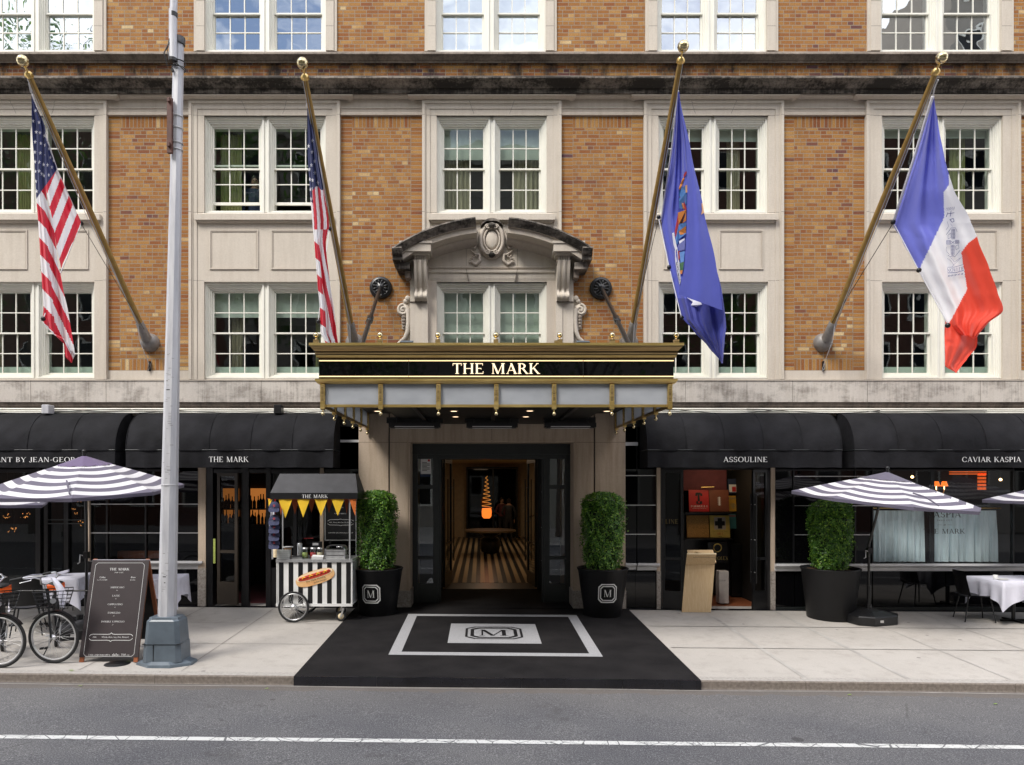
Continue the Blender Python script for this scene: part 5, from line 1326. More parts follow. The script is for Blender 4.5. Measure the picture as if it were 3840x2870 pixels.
for a in ((550, 85, 229, 'bronze flagpole with brass ball at the far left, carrying a stars and stripes flag'),
          (1325, 1134, 238, 'bronze flagpole with brass ball just left of the canopy'),
          (2365, 2562, 174, 'bronze flagpole with brass ball just right of the canopy, carrying the dark blue flag'),
          (3099, 3531, 217, 'bronze flagpole with brass ball at the far right, carrying the blue, white and orange flag')):
    fp.append(flagpole(*a))

# ------------------------------------------------------------------ flags
MT['f_blue'] = mat('flag_navy', (.018, .028, .12), .7, var=.08); MT['f_red'] = mat('flag_red', (.50, .012, .030), .7, var=.06); MT['f_white'] = mat('flag_white', (.74, .74, .78), .7, var=.03)
def cloth_mat(name, c, tr):
    m, t, b = newmat(name); out = t.nodes['Material Output']; setc(b.inputs['Base Color'], c); b.inputs['Roughness'].default_value = .62; b.inputs['Sheen Weight'].default_value = .2
    tl = t.nodes.new('ShaderNodeBsdfTranslucent'); setc(tl.inputs[0], c); mxs = t.nodes.new('ShaderNodeMixShader'); mxs.inputs[0].default_value = tr
    n = noise(t, mapping(t, (1, 1, .6)), 6, 6, .7); bp = t.nodes.new('ShaderNodeBump'); bp.inputs['Strength'].default_value = .45; bp.inputs['Distance'].default_value = .02
    t.links.new(n, bp.inputs['Height']); t.links.new(bp.outputs[0], b.inputs['Normal'])
    t.links.new(b.outputs[0], mxs.inputs[1]); t.links.new(tl.outputs[0], mxs.inputs[2]); t.links.new(mxs.outputs[0], out.inputs[0]); return m
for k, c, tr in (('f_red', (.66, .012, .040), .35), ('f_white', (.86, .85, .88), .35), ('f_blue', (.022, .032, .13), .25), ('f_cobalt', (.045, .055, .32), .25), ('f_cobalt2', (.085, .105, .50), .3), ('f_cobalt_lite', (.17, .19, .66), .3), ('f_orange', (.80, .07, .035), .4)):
    MT[k] = cloth_mat(k, c, tr)
def cr(pts, t):
    """piecewise interpolation of control rows [(key, values...)] by key (Catmull-like smooth)"""
    ks = [p[0] for p in pts]
    if t <= ks[0]: return pts[0][1:]
    if t >= ks[-1]: return pts[-1][1:]
    for i in range(len(ks)-1):
        if ks[i] <= t <= ks[i+1]:
            f = (t-ks[i])/(ks[i+1]-ks[i]); p0 = pts[max(0, i-1)][1:]; p1 = pts[i][1:]; p2 = pts[i+1][1:]; p3 = pts[min(len(ks)-1, i+2)][1:]
            o = []
            for a, b_, c, d in zip(p0, p1, p2, p3):
                m1 = (c-a)*.35; m2 = (d-b_)*.35
                o.append((2*f**3-3*f**2+1)*b_+(f**3-2*f**2+f)*m1+(-2*f**3+3*f**2)*c+(f**3-f**2)*m2)
            return o
class Patch:
    """flag cloth between two edges; rows keyed by v: (v, uL, uR, yL, yR)"""
    def __init__(s, rows, vL=None, fold=0.05, nf=2.5, ph=0, slopeR=0): s.rows = rows; s.fold = fold; s.nf = nf; s.ph = ph
    def pt(s, a, b, e=0):
        k0, k1 = s.rows[0][0], s.rows[-1][0]; v = k0+(k1-k0)*b
        uL, uR, yL, yR, dv = cr(s.rows, v)
        w_ = abs(uR-uL)/80.0
        y = yL+(yR-yL)*a+s.fold*min(1, w_)*(math.sin(a*math.pi*2*s.nf+s.ph+b*2.2)+.4*math.sin(a*math.pi*5*s.nf+b*5))
        return P(uL+(uR-uL)*a, v+dv*a, y-e)
    def uv(s, u, v, e=0):
        """point of the cloth under a photo pixel"""
        k0, k1 = s.rows[0][0], s.rows[-1][0]; a = .5; b = (v-k0)/(k1-k0)
        for _ in range(6):
            b = max(0, min(1, b)); uL, uR, yL, yR, dv = cr(s.rows, k0+(k1-k0)*b); a = max(0, min(1, (u-uL)/(uR-uL+1e-6))); b = (v-dv*a-k0)/(k1-k0)
        return s.pt(a, max(0, min(1, b)), e)
    def mesh(s, mb, fn, na=60, nb=200):
        def f2(i, j):
            b, a = (i+.5)/nb, (j+.5)/na; v = s.rows[0][0]+(s.rows[-1][0]-s.rows[0][0])*b; uL, uR, yL, yR, dv = cr(s.rows, v)
            return fn(uL+(uR-uL)*a, v+dv*a, a, b)
        mb.grid([[s.pt(j/na, i/nb) for j in range(na+1)] for i in range(nb+1)], None, sm=True, fn=f2)
def star(patch, mb, u, v, r, sx=.8):
    pts = [(u+sx*r*(1 if i % 2 == 0 else .42)*math.sin(R(36*i)), v-r*(1 if i % 2 == 0 else .42)*math.cos(R(36*i))) for i in range(10)]
    c = patch.uv(u, v, .012)
    for i in range(10): mb.face([c, patch.uv(*pts[(i+1) % 10], e=.012), patch.uv(*pts[i], e=.012)], 'f_white')
# flag 1
def stripe1(u, v, a, b):
    if v < 690+(u-118)*.0 and v < 749-(u-136)*.9*(1 if u < 172 else 0) and u < 140+(v-360)*.32+20: return 'f_blue'
    if u < 172 and v < 749-(u-136)*1.5: return 'f_blue'
    q = (v-752-1.3*(u-(118+(v-360)*.055)))/65.0 if a < .42 else (v-700-2.6*(u-(118+(v-360)*.055)))/65.0+.5
    return 'f_red' if math.floor(q) % 2 == 0 else 'f_white'
def main1(u, v, a, b):
    uL = 118+(v-360)*.058
    if v < 749-(u-134)*1.45 and v < 749: return 'f_blue'
    sk = (u-uL)
    if sk < 24+(v-745)*.03: q = (v-765-1.1*sk)/64.0
    else: q = (v-700-2.3*(sk-12))/64.0+1.0
    return 'f_red' if math.floor(q) % 2 == 0 else 'f_white'
def wing1(u, v, a, b):
    # slide along the stripe direction to the hoist line (213,633)-(303,836)
    if v < 690-(u-176)*1.45 and u < 216: return 'f_blue'
    dx, dy = -.36, .93
    hx, hy = 90/222., 203/222.
    rx, ry = u-213, v-633
    det = hx*(-dy)-(-dx)*hy; tau = (rx*(-dy)-(-dx)*ry)/det/222.0
    q = math.floor(tau*6)
    return 'f_red' if q % 2 else 'f_white'
M1 = [(360, 118, 122, -2.95, -2.95, 0), (480, 120, 168, -2.95, -2.75, 0), (640, 130, 168, -2.95, -2.85, 0), (749, 136, 176, -2.95, -2.85, 0), (832, 143, 200, -2.95, -2.8, 6), (945, 150, 214, -2.95, -2.8, 12), (1060, 157, 236, -2.95, -2.8, 20), (1150, 163, 258, -2.95, -2.8, 34), (1221, 166, 280, -2.95, -2.8, 100), (1262, 232, 282, -2.9, -2.8, 68), (1338, 245, 279, -2.88, -2.8, 0), (1361, 266, 270, -2.85, -2.8, 0)]
W1_ = [(470, 166, 168, -2.6, -2.6, 0), (560, 168, 187, -2.62, -2.55, 0), (633, 168, 213, -2.65, -2.4, 0), (692, 170, 239, -2.7, -2.25, 0), (760, 183, 269, -2.72, -2.1, 0), (836, 198, 303, -2.72, -1.9, 0), (870, 204, 292, -2.72, -2.0, 0), (939, 214, 258, -2.72, -2.4, 0), (1005, 228, 231, -2.7, -2.6, 0)]
f1 = empty('flag', P(120, 360, -2.95), 'stars and stripes flag with a wide open wing, hanging at the far left', 'flag')
pm, pw_ = Patch(M1, fold=.05, nf=1.6), Patch(W1_, fold=.035, nf=1.5, ph=1)
b = MB(); pw_.mesh(b, wing1, 50, 150); pm.mesh(b, main1, 50, 260); b.build('cloth', f1)
b = MB()
st = lambda zx, zy: (50+zx/1.503, 300+zy/1.503)
for zx, zy in ((124, 174), (145, 240), (112, 232), (128, 294), (150, 298), (175, 315), (123, 350), (155, 358), (180, 368), (122, 408), (152, 412), (184, 425), (122, 462), (147, 463), (170, 478), (123, 516), (146, 514), (126, 572), (131, 628), (160, 530), (172, 540)):
    u, v = st(zx, zy); star(pm, b, u, v, 8.5)
for zx, zy in ((201, 388), (209, 438), (226, 455), (193, 480), (217, 492), (200, 536)):
    u, v = st(zx, zy); star(pw_, b, u, v, 8.5, .55)
b.build('star', f1)
b = MB(); b.tube([P(120, 352, -2.98), P(213, 633, -2.38), P(303, 836, -1.88)], .010, 'f_white', n=5); b.tube([P(303, 838, -1.88), P(233, 1010, -2.4), P(163, 1194, -2.97)], .008, 'galv', n=5); b.sphere(P(162, 1196, -2.98), .035, 'black_metal', 8); b.sphere(P(304, 838, -1.88), .04, 'black_metal', 8)
b.tube([P(117, 348, -3.0), P(112, 325, -3.08), P(108, 300, -3.1)], .012, 'galv', n=6); b.build('clip_line', f1)
b = MB(); b.tube([P(305, 840, -1.9), P(540, 1235, -.55)], .005, 'black_metal', n=5); b.build('stay_line', f1)
# flag 2
M2 = [(396, 1152, 1157, -2.98, -2.95, 0), (500, 1152, 1178, -2.98, -2.85, 0), (580, 1153, 1192, -2.98, -2.8, 0), (718, 1162, 1215, -2.98, -2.7, 0), (844, 1172, 1234, -2.98, -2.65, 0), (913, 1179, 1222, -2.98, -2.75, 0), (1068, 1191, 1238, -2.98, -2.75, 0), (1172, 1200, 1254, -2.98, -2.75, 0), (1249, 1203, 1262, -2.98, -2.75, 0), (1292, 1222, 1268, -2.98, -2.75, 0)]
def main2(u, v, a, b):
    if v < 706+8*math.sin(a*9)-(12 if a < .2 else 0)+(60 if a < .16 else 0): return 'f_blue'
    if v < 860: return 'f_red' if int(a*5.2+ (v-706)*.0035) % 2 == (1 if v < 9999 else 0) else 'f_white'
    if a < .36: q = (v-905-40*a)/62.0; return 'f_red' if math.floor(q) % 2 == 0 else 'f_white'
    q = a*3.2-(v-860)*.006+8; return 'f_red' if int(q) % 2 == 0 else 'f_white'
f2 = empty('flag', P(1154, 396, -2.98), 'stars and stripes flag furled tightly beside the left end of the canopy', 'flag')
p2 = Patch(M2, fold=.07, nf=2.2, ph=.5); b = MB(); p2.mesh(b, main2, 46, 260); b.build('cloth', f2)
b = MB(); s2 = lambda zx, zy: (1130+zx/1.74, 350+zy/1.74)
for zx, zy in ((70, 385), (66, 470), (88, 520), (106, 585), (52, 498), (55, 562), (74, 568), (58, 628), (62, 690), (47, 345), (72, 310), (85, 445)): star(p2, b, *s2(zx, zy), 9, .7)
b.build('star', f2)
b = MB(); b.tube([P(1150, 388, -3.0), P(1202, 640, -2.5), P(1236, 860, -1.95)], .010, 'f_white', n=5); b.sphere(P(1235, 858, -1.95), .04, 'black_metal', 8); b.tube([P(1235, 862, -1.95), P(1222, 960, -2.4), P(1194, 1200, -2.97)], .006, 'galv', n=5); b.sphere(P(1194, 1206, -2.98), .033, 'black_metal', 8); b.build('clip_line', f2)
# flag 3: dark blue state flag, front fold over rear sheet
A3 = [(345, 2542, 2547, -3.0, -3.0, 0), (560, 2518, 2589, -2.4, -2.9, 0), (700, 2499, 2616, -2.15, -2.9, 0), (823, 2480, 2645, -1.9, -2.9, 0), (1001, 2509, 2685, -2.1, -2.9, 0), (1100, 2530, 2708, -2.25, -2.9, 0), (1190, 2557, 2723, -2.4, -2.9, 30), (1240, 2600, 2718, -2.5, -2.9, 30), (1300, 2655, 2714, -2.6, -2.85, 20), (1363, 2705, 2711, -2.7, -2.8, 0)]
B3 = [(345, 2545.5, 2547.5, -3.02, -3.02, 0), (560, 2574, 2590, -3.0, -2.95, 0), (800, 2577, 2641, -3.05, -2.95, 0), (1000, 2567, 2686, -3.1, -2.95, 0), (1105, 2546, 2710, -3.15, -2.95, 60)]
f3 = empty('flag', P(2545, 345, -3), 'blue state flag with a coloured coat of arms half hidden in its fold', 'flag')
pa, pb = Patch(A3, fold=.05, nf=2.4), Patch(B3, fold=.02, nf=.8)
def fa(u, v, a, b): return 'f_cobalt_lite' if a < .5 and v < 1130 and False else ('f_cobalt' if v > 1150 else 'f_cobalt2')
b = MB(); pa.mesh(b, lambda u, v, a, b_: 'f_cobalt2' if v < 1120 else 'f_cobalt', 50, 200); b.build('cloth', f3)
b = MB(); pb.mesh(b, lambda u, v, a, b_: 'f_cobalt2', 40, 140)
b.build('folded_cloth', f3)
MT['e_red'] = mat('emblem_red', (.32, .02, .03), .6); MT['e_orange'] = mat('emblem_orange', (.50, .17, .03), .6); MT['e_blue'] = mat('emblem_blue', (.06, .17, .42), .6); MT['e_green'] = mat('emblem_green', (.05, .14, .06), .6); MT['e_skin'] = mat('emblem_tan', (.6, .32, .16), .6); MT['e_ink'] = mat('emblem_ink', (.06, .07, .25), .6)
b = MB(); zz3 = lambda zx, zy: (2440+zx/2.016, 550+zy/2.016)
def ep(pts, m, e=.012, patch=None): b.face([(patch or pa).uv(*zz3(x, y), e=e) for x, y in pts], m)
ep([(262, 190), (274, 188), (272, 205), (250, 240), (248, 215)], 'e_red', .030); ep([(245, 235), (256, 240), (240, 290), (222, 330), (212, 320), (225, 280)], 'e_orange', .030)
ep([(212, 335), (228, 310), (262, 300), (272, 340), (270, 430), (245, 470), (218, 470), (214, 420)], 'e_blue', .024)
ep([(262, 295), (278, 290), (277, 345), (264, 350)], 'e_skin', .032)
ep([(218, 380), (236, 372), (262, 440), (272, 470), (262, 488), (236, 440)], 'e_red', .034); ep([(224, 400), (234, 396), (256, 470), (246, 478)], 'e_orange', .036)
ep([(205, 500), (268, 478), (268, 560), (235, 585), (212, 590)], 'e_orange', .030); ep([(222, 530), (262, 510), (256, 565), (228, 572)], 'e_ink', .034)
ep([(182, 640), (208, 500), (214, 600), (208, 680), (186, 682)], 'e_red', .026); ep([(190, 690), (214, 585), (270, 575), (268, 660), (215, 700), (204, 740), (192, 735)], 'e_blue', .028); ep([(212, 640), (268, 600), (266, 660), (222, 668)], 'e_orange', .034)
ep([(162, 655), (176, 650), (184, 690), (200, 770), (188, 790), (172, 740)], 'f_white', .026); ep([(205, 745), (262, 700), (258, 780), (215, 790)], 'e_ink', .030); ep([(214, 715), (258, 690), (256, 712), (218, 735)], 'f_white', .034)
ep([(183, 790), (202, 760), (215, 860), (228, 1020), (218, 1045), (200, 960), (186, 870)], 'f_white', .026); ep([(206, 795), (222, 780), (224, 840), (210, 860)], 'e_red', .030)
ep([(216, 800), (258, 790), (250, 870), (226, 880)], 'e_blue', .030); ep([(218, 880), (252, 872), (244, 940), (222, 946)], 'e_green', .030); ep([(220, 938), (242, 934), (238, 962), (224, 966)], 'e_orange', .034)
b.build('coat_of_arms', f3)
b = MB()
for s_1, x, y in (('E', 200, 885), ('X', 204, 912), ('C', 208, 940), ('E', 213, 968), ('L', 218, 996), ('S', 222, 1020)):
    pl, _ = text2d(s_1, 22); b.polys([[(px+x, y-py+10) for px, py in q] for q in pl], lambda px, py, e=0: pa.uv(*zz3(px, py), e=.034+e), 'black_metal')
b.build('motto', f3)
b = MB(); b.face([pb.uv(*zz3(x, y), e=.01) for x, y in ((384, 430), (396, 428), (410, 500), (382, 515), (388, 480))], 'e_skin')
b.face([pa.uv(*zz3(x, y), e=.02) for x, y in ((262, 1132), (330, 1140), (372, 1160), (388, 1195), (345, 1212), (305, 1200), (318, 1175))], 'f_white'); b.build('emblem_patch', f3)
b = MB(); b.tube([P(2543, 340, -3.0), P(2519, 560, -2.42), P(2479, 823, -1.9)], .014, 'f_white', n=5); b.tube([P(2470, 820, -1.9), P(2509, 1001, -2.25), P(2556, 1192, -2.55)], .008, 'galv', n=5)
for u, v, y in ((2509, 1003, -2.28), (2556, 1192, -2.57), (2470, 815, -1.9)): b.sphere(P(u, v, y), .036, 'black_metal', 8)
b.tube([P(2470, 820, -1.9), P(2372, 1225, -.4)], .005, 'black_metal', n=5); b.build('clip_line', f3)
# flag 4: blue white orange city flag
f4 = empty('flag', P(3500, 365, -3), 'blue, white and orange flag with a blue seal, hanging at the far right', 'flag')
def C4(k):  # three colour zones built as one sheet: rows by v
    pass
S4 = [(365, 3499, 3503, -3.0, -3.0, 0), (470, 3466, 3519, -2.7, -2.95, 0), (580, 3432, 3540, -2.4, -2.95, 0), (700, 3393, 3573, -2.15, -2.95, 0), (835, 3350, 3641, -1.85, -2.95, 0), (894, 3380, 3666, -1.95, -2.95, 0), (1015, 3445, 3712, -2.1, -2.95, 0), (1100, 3493, 3742, -2.2, -2.95, 0), (1166, 3530, 3761, -2.3, -2.95, 0), (1218, 3556, 3701, -2.4, -2.9, 0), (1255, 3600, 3664, -2.5, -2.8, 10), (1262, 3630, 3655, -2.55, -2.7, 10)]
def c4(u, v, a, b):
    # boundaries traced on the cloth
    bw = [(365, 3600), (646, 3557), (693, 3559), (723, 3538), (815, 3541), (1015, 3445), (1400, 3200)]
    wo = [(365, 3900), (880, 3672), (913, 3630), (948, 3605), (1085, 3627), (1201, 3566), (1300, 3500)]
    f = lambda T: cr([(k_, x_) for k_, x_ in T], v)[0]
    def lin(T):
        for (a0, x0), (a1, x1) in zip(T, T[1:]):
            if a0 <= v <= a1: return x0+(x1-x0)*(v-a0)/(a1-a0)
        return T[-1][1]
    if u < lin(bw): return 'f_cobalt_lite'
    if u < lin(wo): return 'f_white'
    return 'f_orange'
p4 = Patch(S4, fold=.05, nf=1.7, ph=.4); b = MB(); p4.mesh(b, c4, 90, 230); b.build('cloth', f4)
L4 = [(1196, 3546, 3566, -2.42, -2.40, 30), (1238, 3542, 3652, -2.45, -2.45, 12), (1262, 3542, 3664, -2.48, -2.5, 2), (1300, 3543, 3662, -2.62, -2.5, 0), (1350, 3544, 3625, -2.64, -2.55, 0), (1375, 3546, 3603, -2.65, -2.6, 2), (1399, 3583, 3587, -2.65, -2.65, 0)]
pl4 = Patch(L4, fold=.03, nf=1.2, ph=1.0); b = MB(); pl4.mesh(b, lambda u, v, a, b_: 'f_orange', 40, 70); b.build('folded_cloth', f4)
b = MB(); z4 = lambda zx, zy: (3300+zx/2.296, 700+zy/2.296)
def L4_(pts, w_=3.0, e=.03):
    for (xa, ya), (xb_, yb_) in zip(pts, pts[1:]):
        dx, dy = xb_-xa, yb_-ya; l = math.hypot(dx, dy) or 1; nx, ny = -dy/l*w_/2, dx/l*w_/2
        b.face([p4.uv(*z4(xa+nx, ya+ny), e=e), p4.uv(*z4(xb_+nx, yb_+ny), e=e), p4.uv(*z4(xb_-nx, yb_-ny), e=e), p4.uv(*z4(xa-nx, ya-ny), e=e)], 'e_ink')
def grid4(x0, x1, y0, y1, nx, ny):
    for i in range(nx+1): x = x0+(x1-x0)*i/nx; L4_([(x, y0), (x, y1)], 3.4, .030+.0005*i)
    for j in range(ny+1): y = y0+(y1-y0)*j/ny; L4_([(x0, y), (x1, y)], 3.4, .036+.0005*j)
grid4(618, 644, 368, 450, 2, 7); grid4(612, 638, 505, 590, 2, 7); grid4(572, 608, 465, 497, 3, 3); grid4(648, 680, 462, 490, 3, 3)
L4_([(612, 470), (640, 492)]); L4_([(640, 470), (612, 494)]); L4_([(570, 415), (600, 375), (614, 356), (650, 356), (664, 390)]); L4_([(585, 590), (600, 603), (628, 598), (645, 604), (690, 548)])
for k in range(5): L4_([(566+k*16, 200-2*k), (576+k*16, 182-2*k), (584+k*14, 200-2*k), (572+k*14, 206)], 2); L4_([(585+k*28, 778-4*k), (600+k*28, 762-4*k), (612+k*26, 772-4*k)], 3); L4_([(585+k*28, 764-4*k), (600+k*28, 776-4*k)], 3)
L4_([(586, 235), (640, 226)], 5); L4_([(604, 258), (612, 212)], 5); L4_([(570, 262), (584, 225)], 5)
L4_([(600, 285), (632, 275), (638, 300), (622, 308), (602, 285)], 5, .04); L4_([(578, 300), (590, 340), (570, 375)], 2); L4_([(605, 320), (625, 345)], 2)
L4_([(585, 420), (610, 400), (612, 440), (586, 450), (585, 420)], 2.5); L4_([(648, 515), (675, 500), (680, 530), (655, 545), (648, 515)], 2.5)
L4_([(580, 620), (610, 640), (640, 680)], 2); L4_([(600, 600), (640, 650), (690, 615)], 2); L4_([(620, 690), (700, 610)], 2); L4_([(572, 520), (575, 560), (600, 590)], 2)
L4_([(580, 695), (640, 694), (718, 672)], 3.5); L4_([(582, 744), (650, 742), (722, 722)], 5)
pl, _ = text2d('NOVI.EB', 30, centre=False, width=142)
b.polys([[(px+578, 735-py-.13*px*(px/142)) for px, py in q] for q in pl], lambda px, py, e=0: p4.uv(*z4(px, py), e=.034+e), 'e_ink')
b.build('seal', f4)
b = MB(); b.tube([P(3498, 362, -3.02), P(3432, 580, -2.44), P(3350, 836, -1.88)], .022, 'f_white', n=6); b.tube([P(3350, 836, -1.9), P(3445, 1014, -2.2), P(3556, 1218, -2.6)], .008, 'galv', n=5)
for u, v, y in ((3349, 834, -1.9), (3446, 1014, -2.2), (3554, 1221, -2.66)): b.sphere(P(u, v, y), .04, 'black_metal', 8)
b.tube([P(3349, 838, -1.9), P(3120, 1210, -.45)], .006, 'black_metal', n=5); b.tube([P(3499, 360, -3.02), P(3505, 330, -3.1), P(3518, 300, -3.2)], .010, 'galv', n=6); b.build('clip_line', f4)
# ------------------------------------------------------------------ entrance carpet
cp = empty('entrance_carpet', (0, -2.2, 0), 'black carpet under the canopy with a grey frame and the octagon M emblem', 'carpet')
e_ = .018
gzz = lambda x, y: (gz(x, y) if y > CURB+.02 else gz(x, CURB+.02))
b = MB(); nx, ny = 30, 24
b.grid([[(-2.53+5.06*i/nx, -.12+(CURB-.03+.12)*j/ny, gzz(-2.53+5.06*i/nx, -.12+(CURB-.03+.12)*j/ny)+e_+.0012*math.sin(i*1.3+j*.8)) for i in range(nx+1)] for j in range(ny+1)][::-1], 'carpet', sm=True)
b.box(-1.5, 1.5, -.15, .75, .0, gz(0, 0)+e_+.002, 'carpet')
for sx in (-1, 1): b.face([(sx*2.53, -.12, gz(sx*2.53, -.12)+e_), (sx*2.53, CURB-.03, gzz(sx*2.53, CURB)+e_), (sx*2.53, CURB-.03, gzz(sx*2.53, CURB)-.004), (sx*2.53, -.12, gz(sx*2.53, -.12)-.004)], 'carpet')
b.face([(-1.7, .3, .035), (1.7, .3, .028), (2.4, -.12, gz(2.4, -.12)+e_), (-2.4, -.12, gz(-2.4, -.12)+e_)], 'carpet') if False else None
b.build('pile', cp)
b = MB()
for x0, x1 in ((-2.53, -1.50), (-1.497, .30), (.303, 1.55), (1.553, 2.53)):
    ym = CURB-.055; zt0, zt1 = gzz(x0, CURB)+.016, gzz(x1, CURB)+.016; zb0, zb1 = gz(x0, CURB-.05)-.01, gz(x1, CURB-.05)-.01
    b.face([(x0, ym, zb0), (x1, ym, zb1), (x1, ym, zt1), (x0, ym, zt0)], 'marble_black'); b.face([(x0, ym, zt0), (x1, ym, zt1), (x1, CURB-.028, zt1+.002), (x0, CURB-.028, zt0+.002)], 'marble_black')
for sx in (-1, 1): b.face([(sx*2.53, CURB-.055, gz(0, CURB-.05)-.02), (sx*2.53, CURB-.0, gz(0, CURB-.05)-.02), (sx*2.53, CURB, gzz(sx*2.53, CURB)+.01), (sx*2.53, CURB-.055, gzz(sx*2.53, CURB)+.01)], 'marble_black')
b.build('marble_edge', cp)
def cpoly(b, pts, m, dz):
    b.face([(x, y, gz(x, y)+e_+dz) for x, y in pts], m)
b = MB(); fx0, fx1, fy0, fy1 = -1.49, 1.49, -3.37, -.70; t = .165; ty_ = .16
def strip(x0, x1, y0, y1, dz=.004, n=8):
    for i in range(n):
        for j in range(n if (y1-y0) > .5 else 1):
            m_ = n if (y1-y0) > .5 else 1
            xa, xb = x0+(x1-x0)*i/n, x0+(x1-x0)*(i+1)/n; ya, yb_ = y0+(y1-y0)*j/m_, y0+(y1-y0)*(j+1)/m_
            cpoly(b, [(xa, ya), (xb, ya), (xb, yb_), (xa, yb_)], 'carpet_grey', dz)
strip(fx0, fx1, fy0, fy0+ty_); strip(fx0, fx1, fy1-ty_, fy1); strip(fx0, fx0+t, fy0+ty_, fy1-ty_); strip(fx1-t, fx1, fy0+ty_, fy1-ty_); strip(-.70, .70, -2.70, -1.43)
b.build('grey_inlay', cp)
b = MB()
pl = emblem(.40, sx=1.12, sz=1.0, mh=.95)
b.polys(pl, lambda x, y, e=0: Vector((x, -2.06+y, gz(x, -2.06+y)+e_+.008+e)), 'carpet'); b.build('emblem', cp)

# ------------------------------------------------------------------ lamp post
px, py = XU(627, -3.80), -3.80; pz = gz(px, py)
lp = empty('street_lamp', (px, py, pz), 'tall grey octagonal street lamp post on a painted blue-grey iron base', 'lamp post')
def octr(cx, cy, z, r, ry=None, c=.30):
    ry = r if ry is None else ry; k = r*c*2; ky = ry*c*2
    return [(cx-r+k, cy-ry, z), (cx+r-k, cy-ry, z), (cx+r, cy-ry+ky, z), (cx+r, cy+ry-ky, z), (cx+r-k, cy+ry, z), (cx-r+k, cy+ry, z), (cx-r, cy+ry-ky, z), (cx-r, cy-ry+ky, z)]
b = MB(); rw = [octr(px, py, pz-.01, .365, .25), octr(px, py, pz+.03, .36, .24), octr(px, py, pz+.065, .27, .20)]
b.grid(rw, 'blue_grey', sm=False, closed=True); b.face(rw[-1], 'blue_grey')
rw = [octr(px, py, pz+.05, .252, .19, .12), octr(px, py, pz+.29, .242, .185, .12)]; b.grid(rw, 'blue_grey', sm=False, closed=True); b.face(rw[-1], 'blue_grey')
rw = [octr(px, py, pz+.29, .235, .18, .12), octr(px, py, pz+.58, .212, .165, .12), octr(px, py, pz+.60, .192, .15, .14), octr(px, py, pz+.625, .187, .145, .16), octr(px, py, pz+.63, .15, .12, .25)]; b.grid(rw, 'blue_grey', sm=False, closed=True); b.face(rw[-1], 'blue_grey')
b.box(px-.10, px-.092, py-.1925, py-.15, pz+.06, pz+.28, 'black_metal'); b.box(px-.245, px+.245, py-.1915, py-.1, pz+.283, pz+.289, 'black_metal')
for sx in (-1, 1): b.sphere((px+sx*.2, py-.17, pz+.25), .012, 'blue_grey', 6)
b.build('base', lp)
def ctr(v):   # pole centre leans slightly to the right
    z = ZV(v, py); t = (z-(pz+.6))/8.0; return px+.16*t, z
b = MB(); rw = []
for v, r in ((2330, .108), (1980, .100), (1400, .086), (780, .071), (160, .060)):
    x, z = ctr(v); rw.append(octr(x, py, z, r, r, .29))
b.grid(rw, 'galv', sm=False, closed=True); b.face(rw[-1], 'galv'); b.build('shaft', lp)
b = MB()
x, z = ctr(152); b.tube([(x, py, z-.06), (x, py, z+.03), (x, py, z+.05)], [.080, .084, .05], 'black_metal', n=12)
b.tube([(x-.04, py-.08, z-.30), (x-.04, py-.08, z+.35)], .052, 'galv', n=12); b.tube([(x-.035, py-.08, z+.30), (x+.02, py-.08, z+2.6)], [.047, .045], 'galv', n=12)
b.tube([(x-.04, py-.08, z-.33), (x-.04, py-.08, z-.29)], .056, 'black_metal', n=12); b.tube([(x-.036, py-.08, z+.25), (x-.034, py-.08, z+.31)], .053, 'black_metal', n=12)
for k, zz_ in enumerate((-.38, -.30)): b.torus((x, py, z+zz_), .085, .008, 'black_metal', ax='z', n=20, k=6)
b.tube([(x-.07, py-.12, z-.10), (x-.13, py-.14, z-.25), (x-.09, py-.14, z-.42), (x+.03, py-.12, z-.38), (x+.12, py-.10, z-.46)], .008, 'black_metal', n=6)
b.tube([(x-.07, py-.12, z-.05), (x-.10, py-.12, z-.2), (x-.06, py-.14, z-.33)], .006, 'black_metal', n=6); b.build('top_bracket', lp)
b = MB(); xm, zm = ctr(487); hh = ZV(385, py)-ZV(590, py); b.box(xm-.075, xm-.015, py-.13, py-.08, zm-hh/2, zm+hh/2, 'rust')
for v in (395, 560): x, z = ctr(v); b.box(xm-.06, xm-.03, py-.16, py-.12, z-.03, z+.02, 'rust')
for v in (440, 485, 540, 565): x, z = ctr(v); b.torus((x, py, z), .078, .006, 'steel', ax='z', n=20, k=6)
b.build('steel_channel', lp)
b = MB()
x, z = ctr(1400)
x2, z2 = ctr(1820)
b.torus((x2, py, z2), .104, .006, 'galv', ax='z', n=20, k=5)
x3, z3 = ctr(277); b.box(x3-.05, x3-.03, py-.09, py-.06, z3-.02, z3+.02, 'black_metal'); b.build('band', lp)
b = MB(); random.seed(12)
for k in range(46):
    v = random.uniform(1330, 1800) if k < 34 else random.uniform(2000, 2300); x, z = ctr(v); rr_ = .086+.014*(v-1400)/580; wq = random.uniform(.01, .05); xo = random.uniform(-.055, .03); b.box(x+xo, x+xo+wq, py-rr_-.0012, py-rr_+.002, z, z+random.choice((.002, .003, .004, .012 if k % 5 == 0 else .003)), random.choice(('joint', 'joint', 'black_metal')))
b.build('scratch', lp)

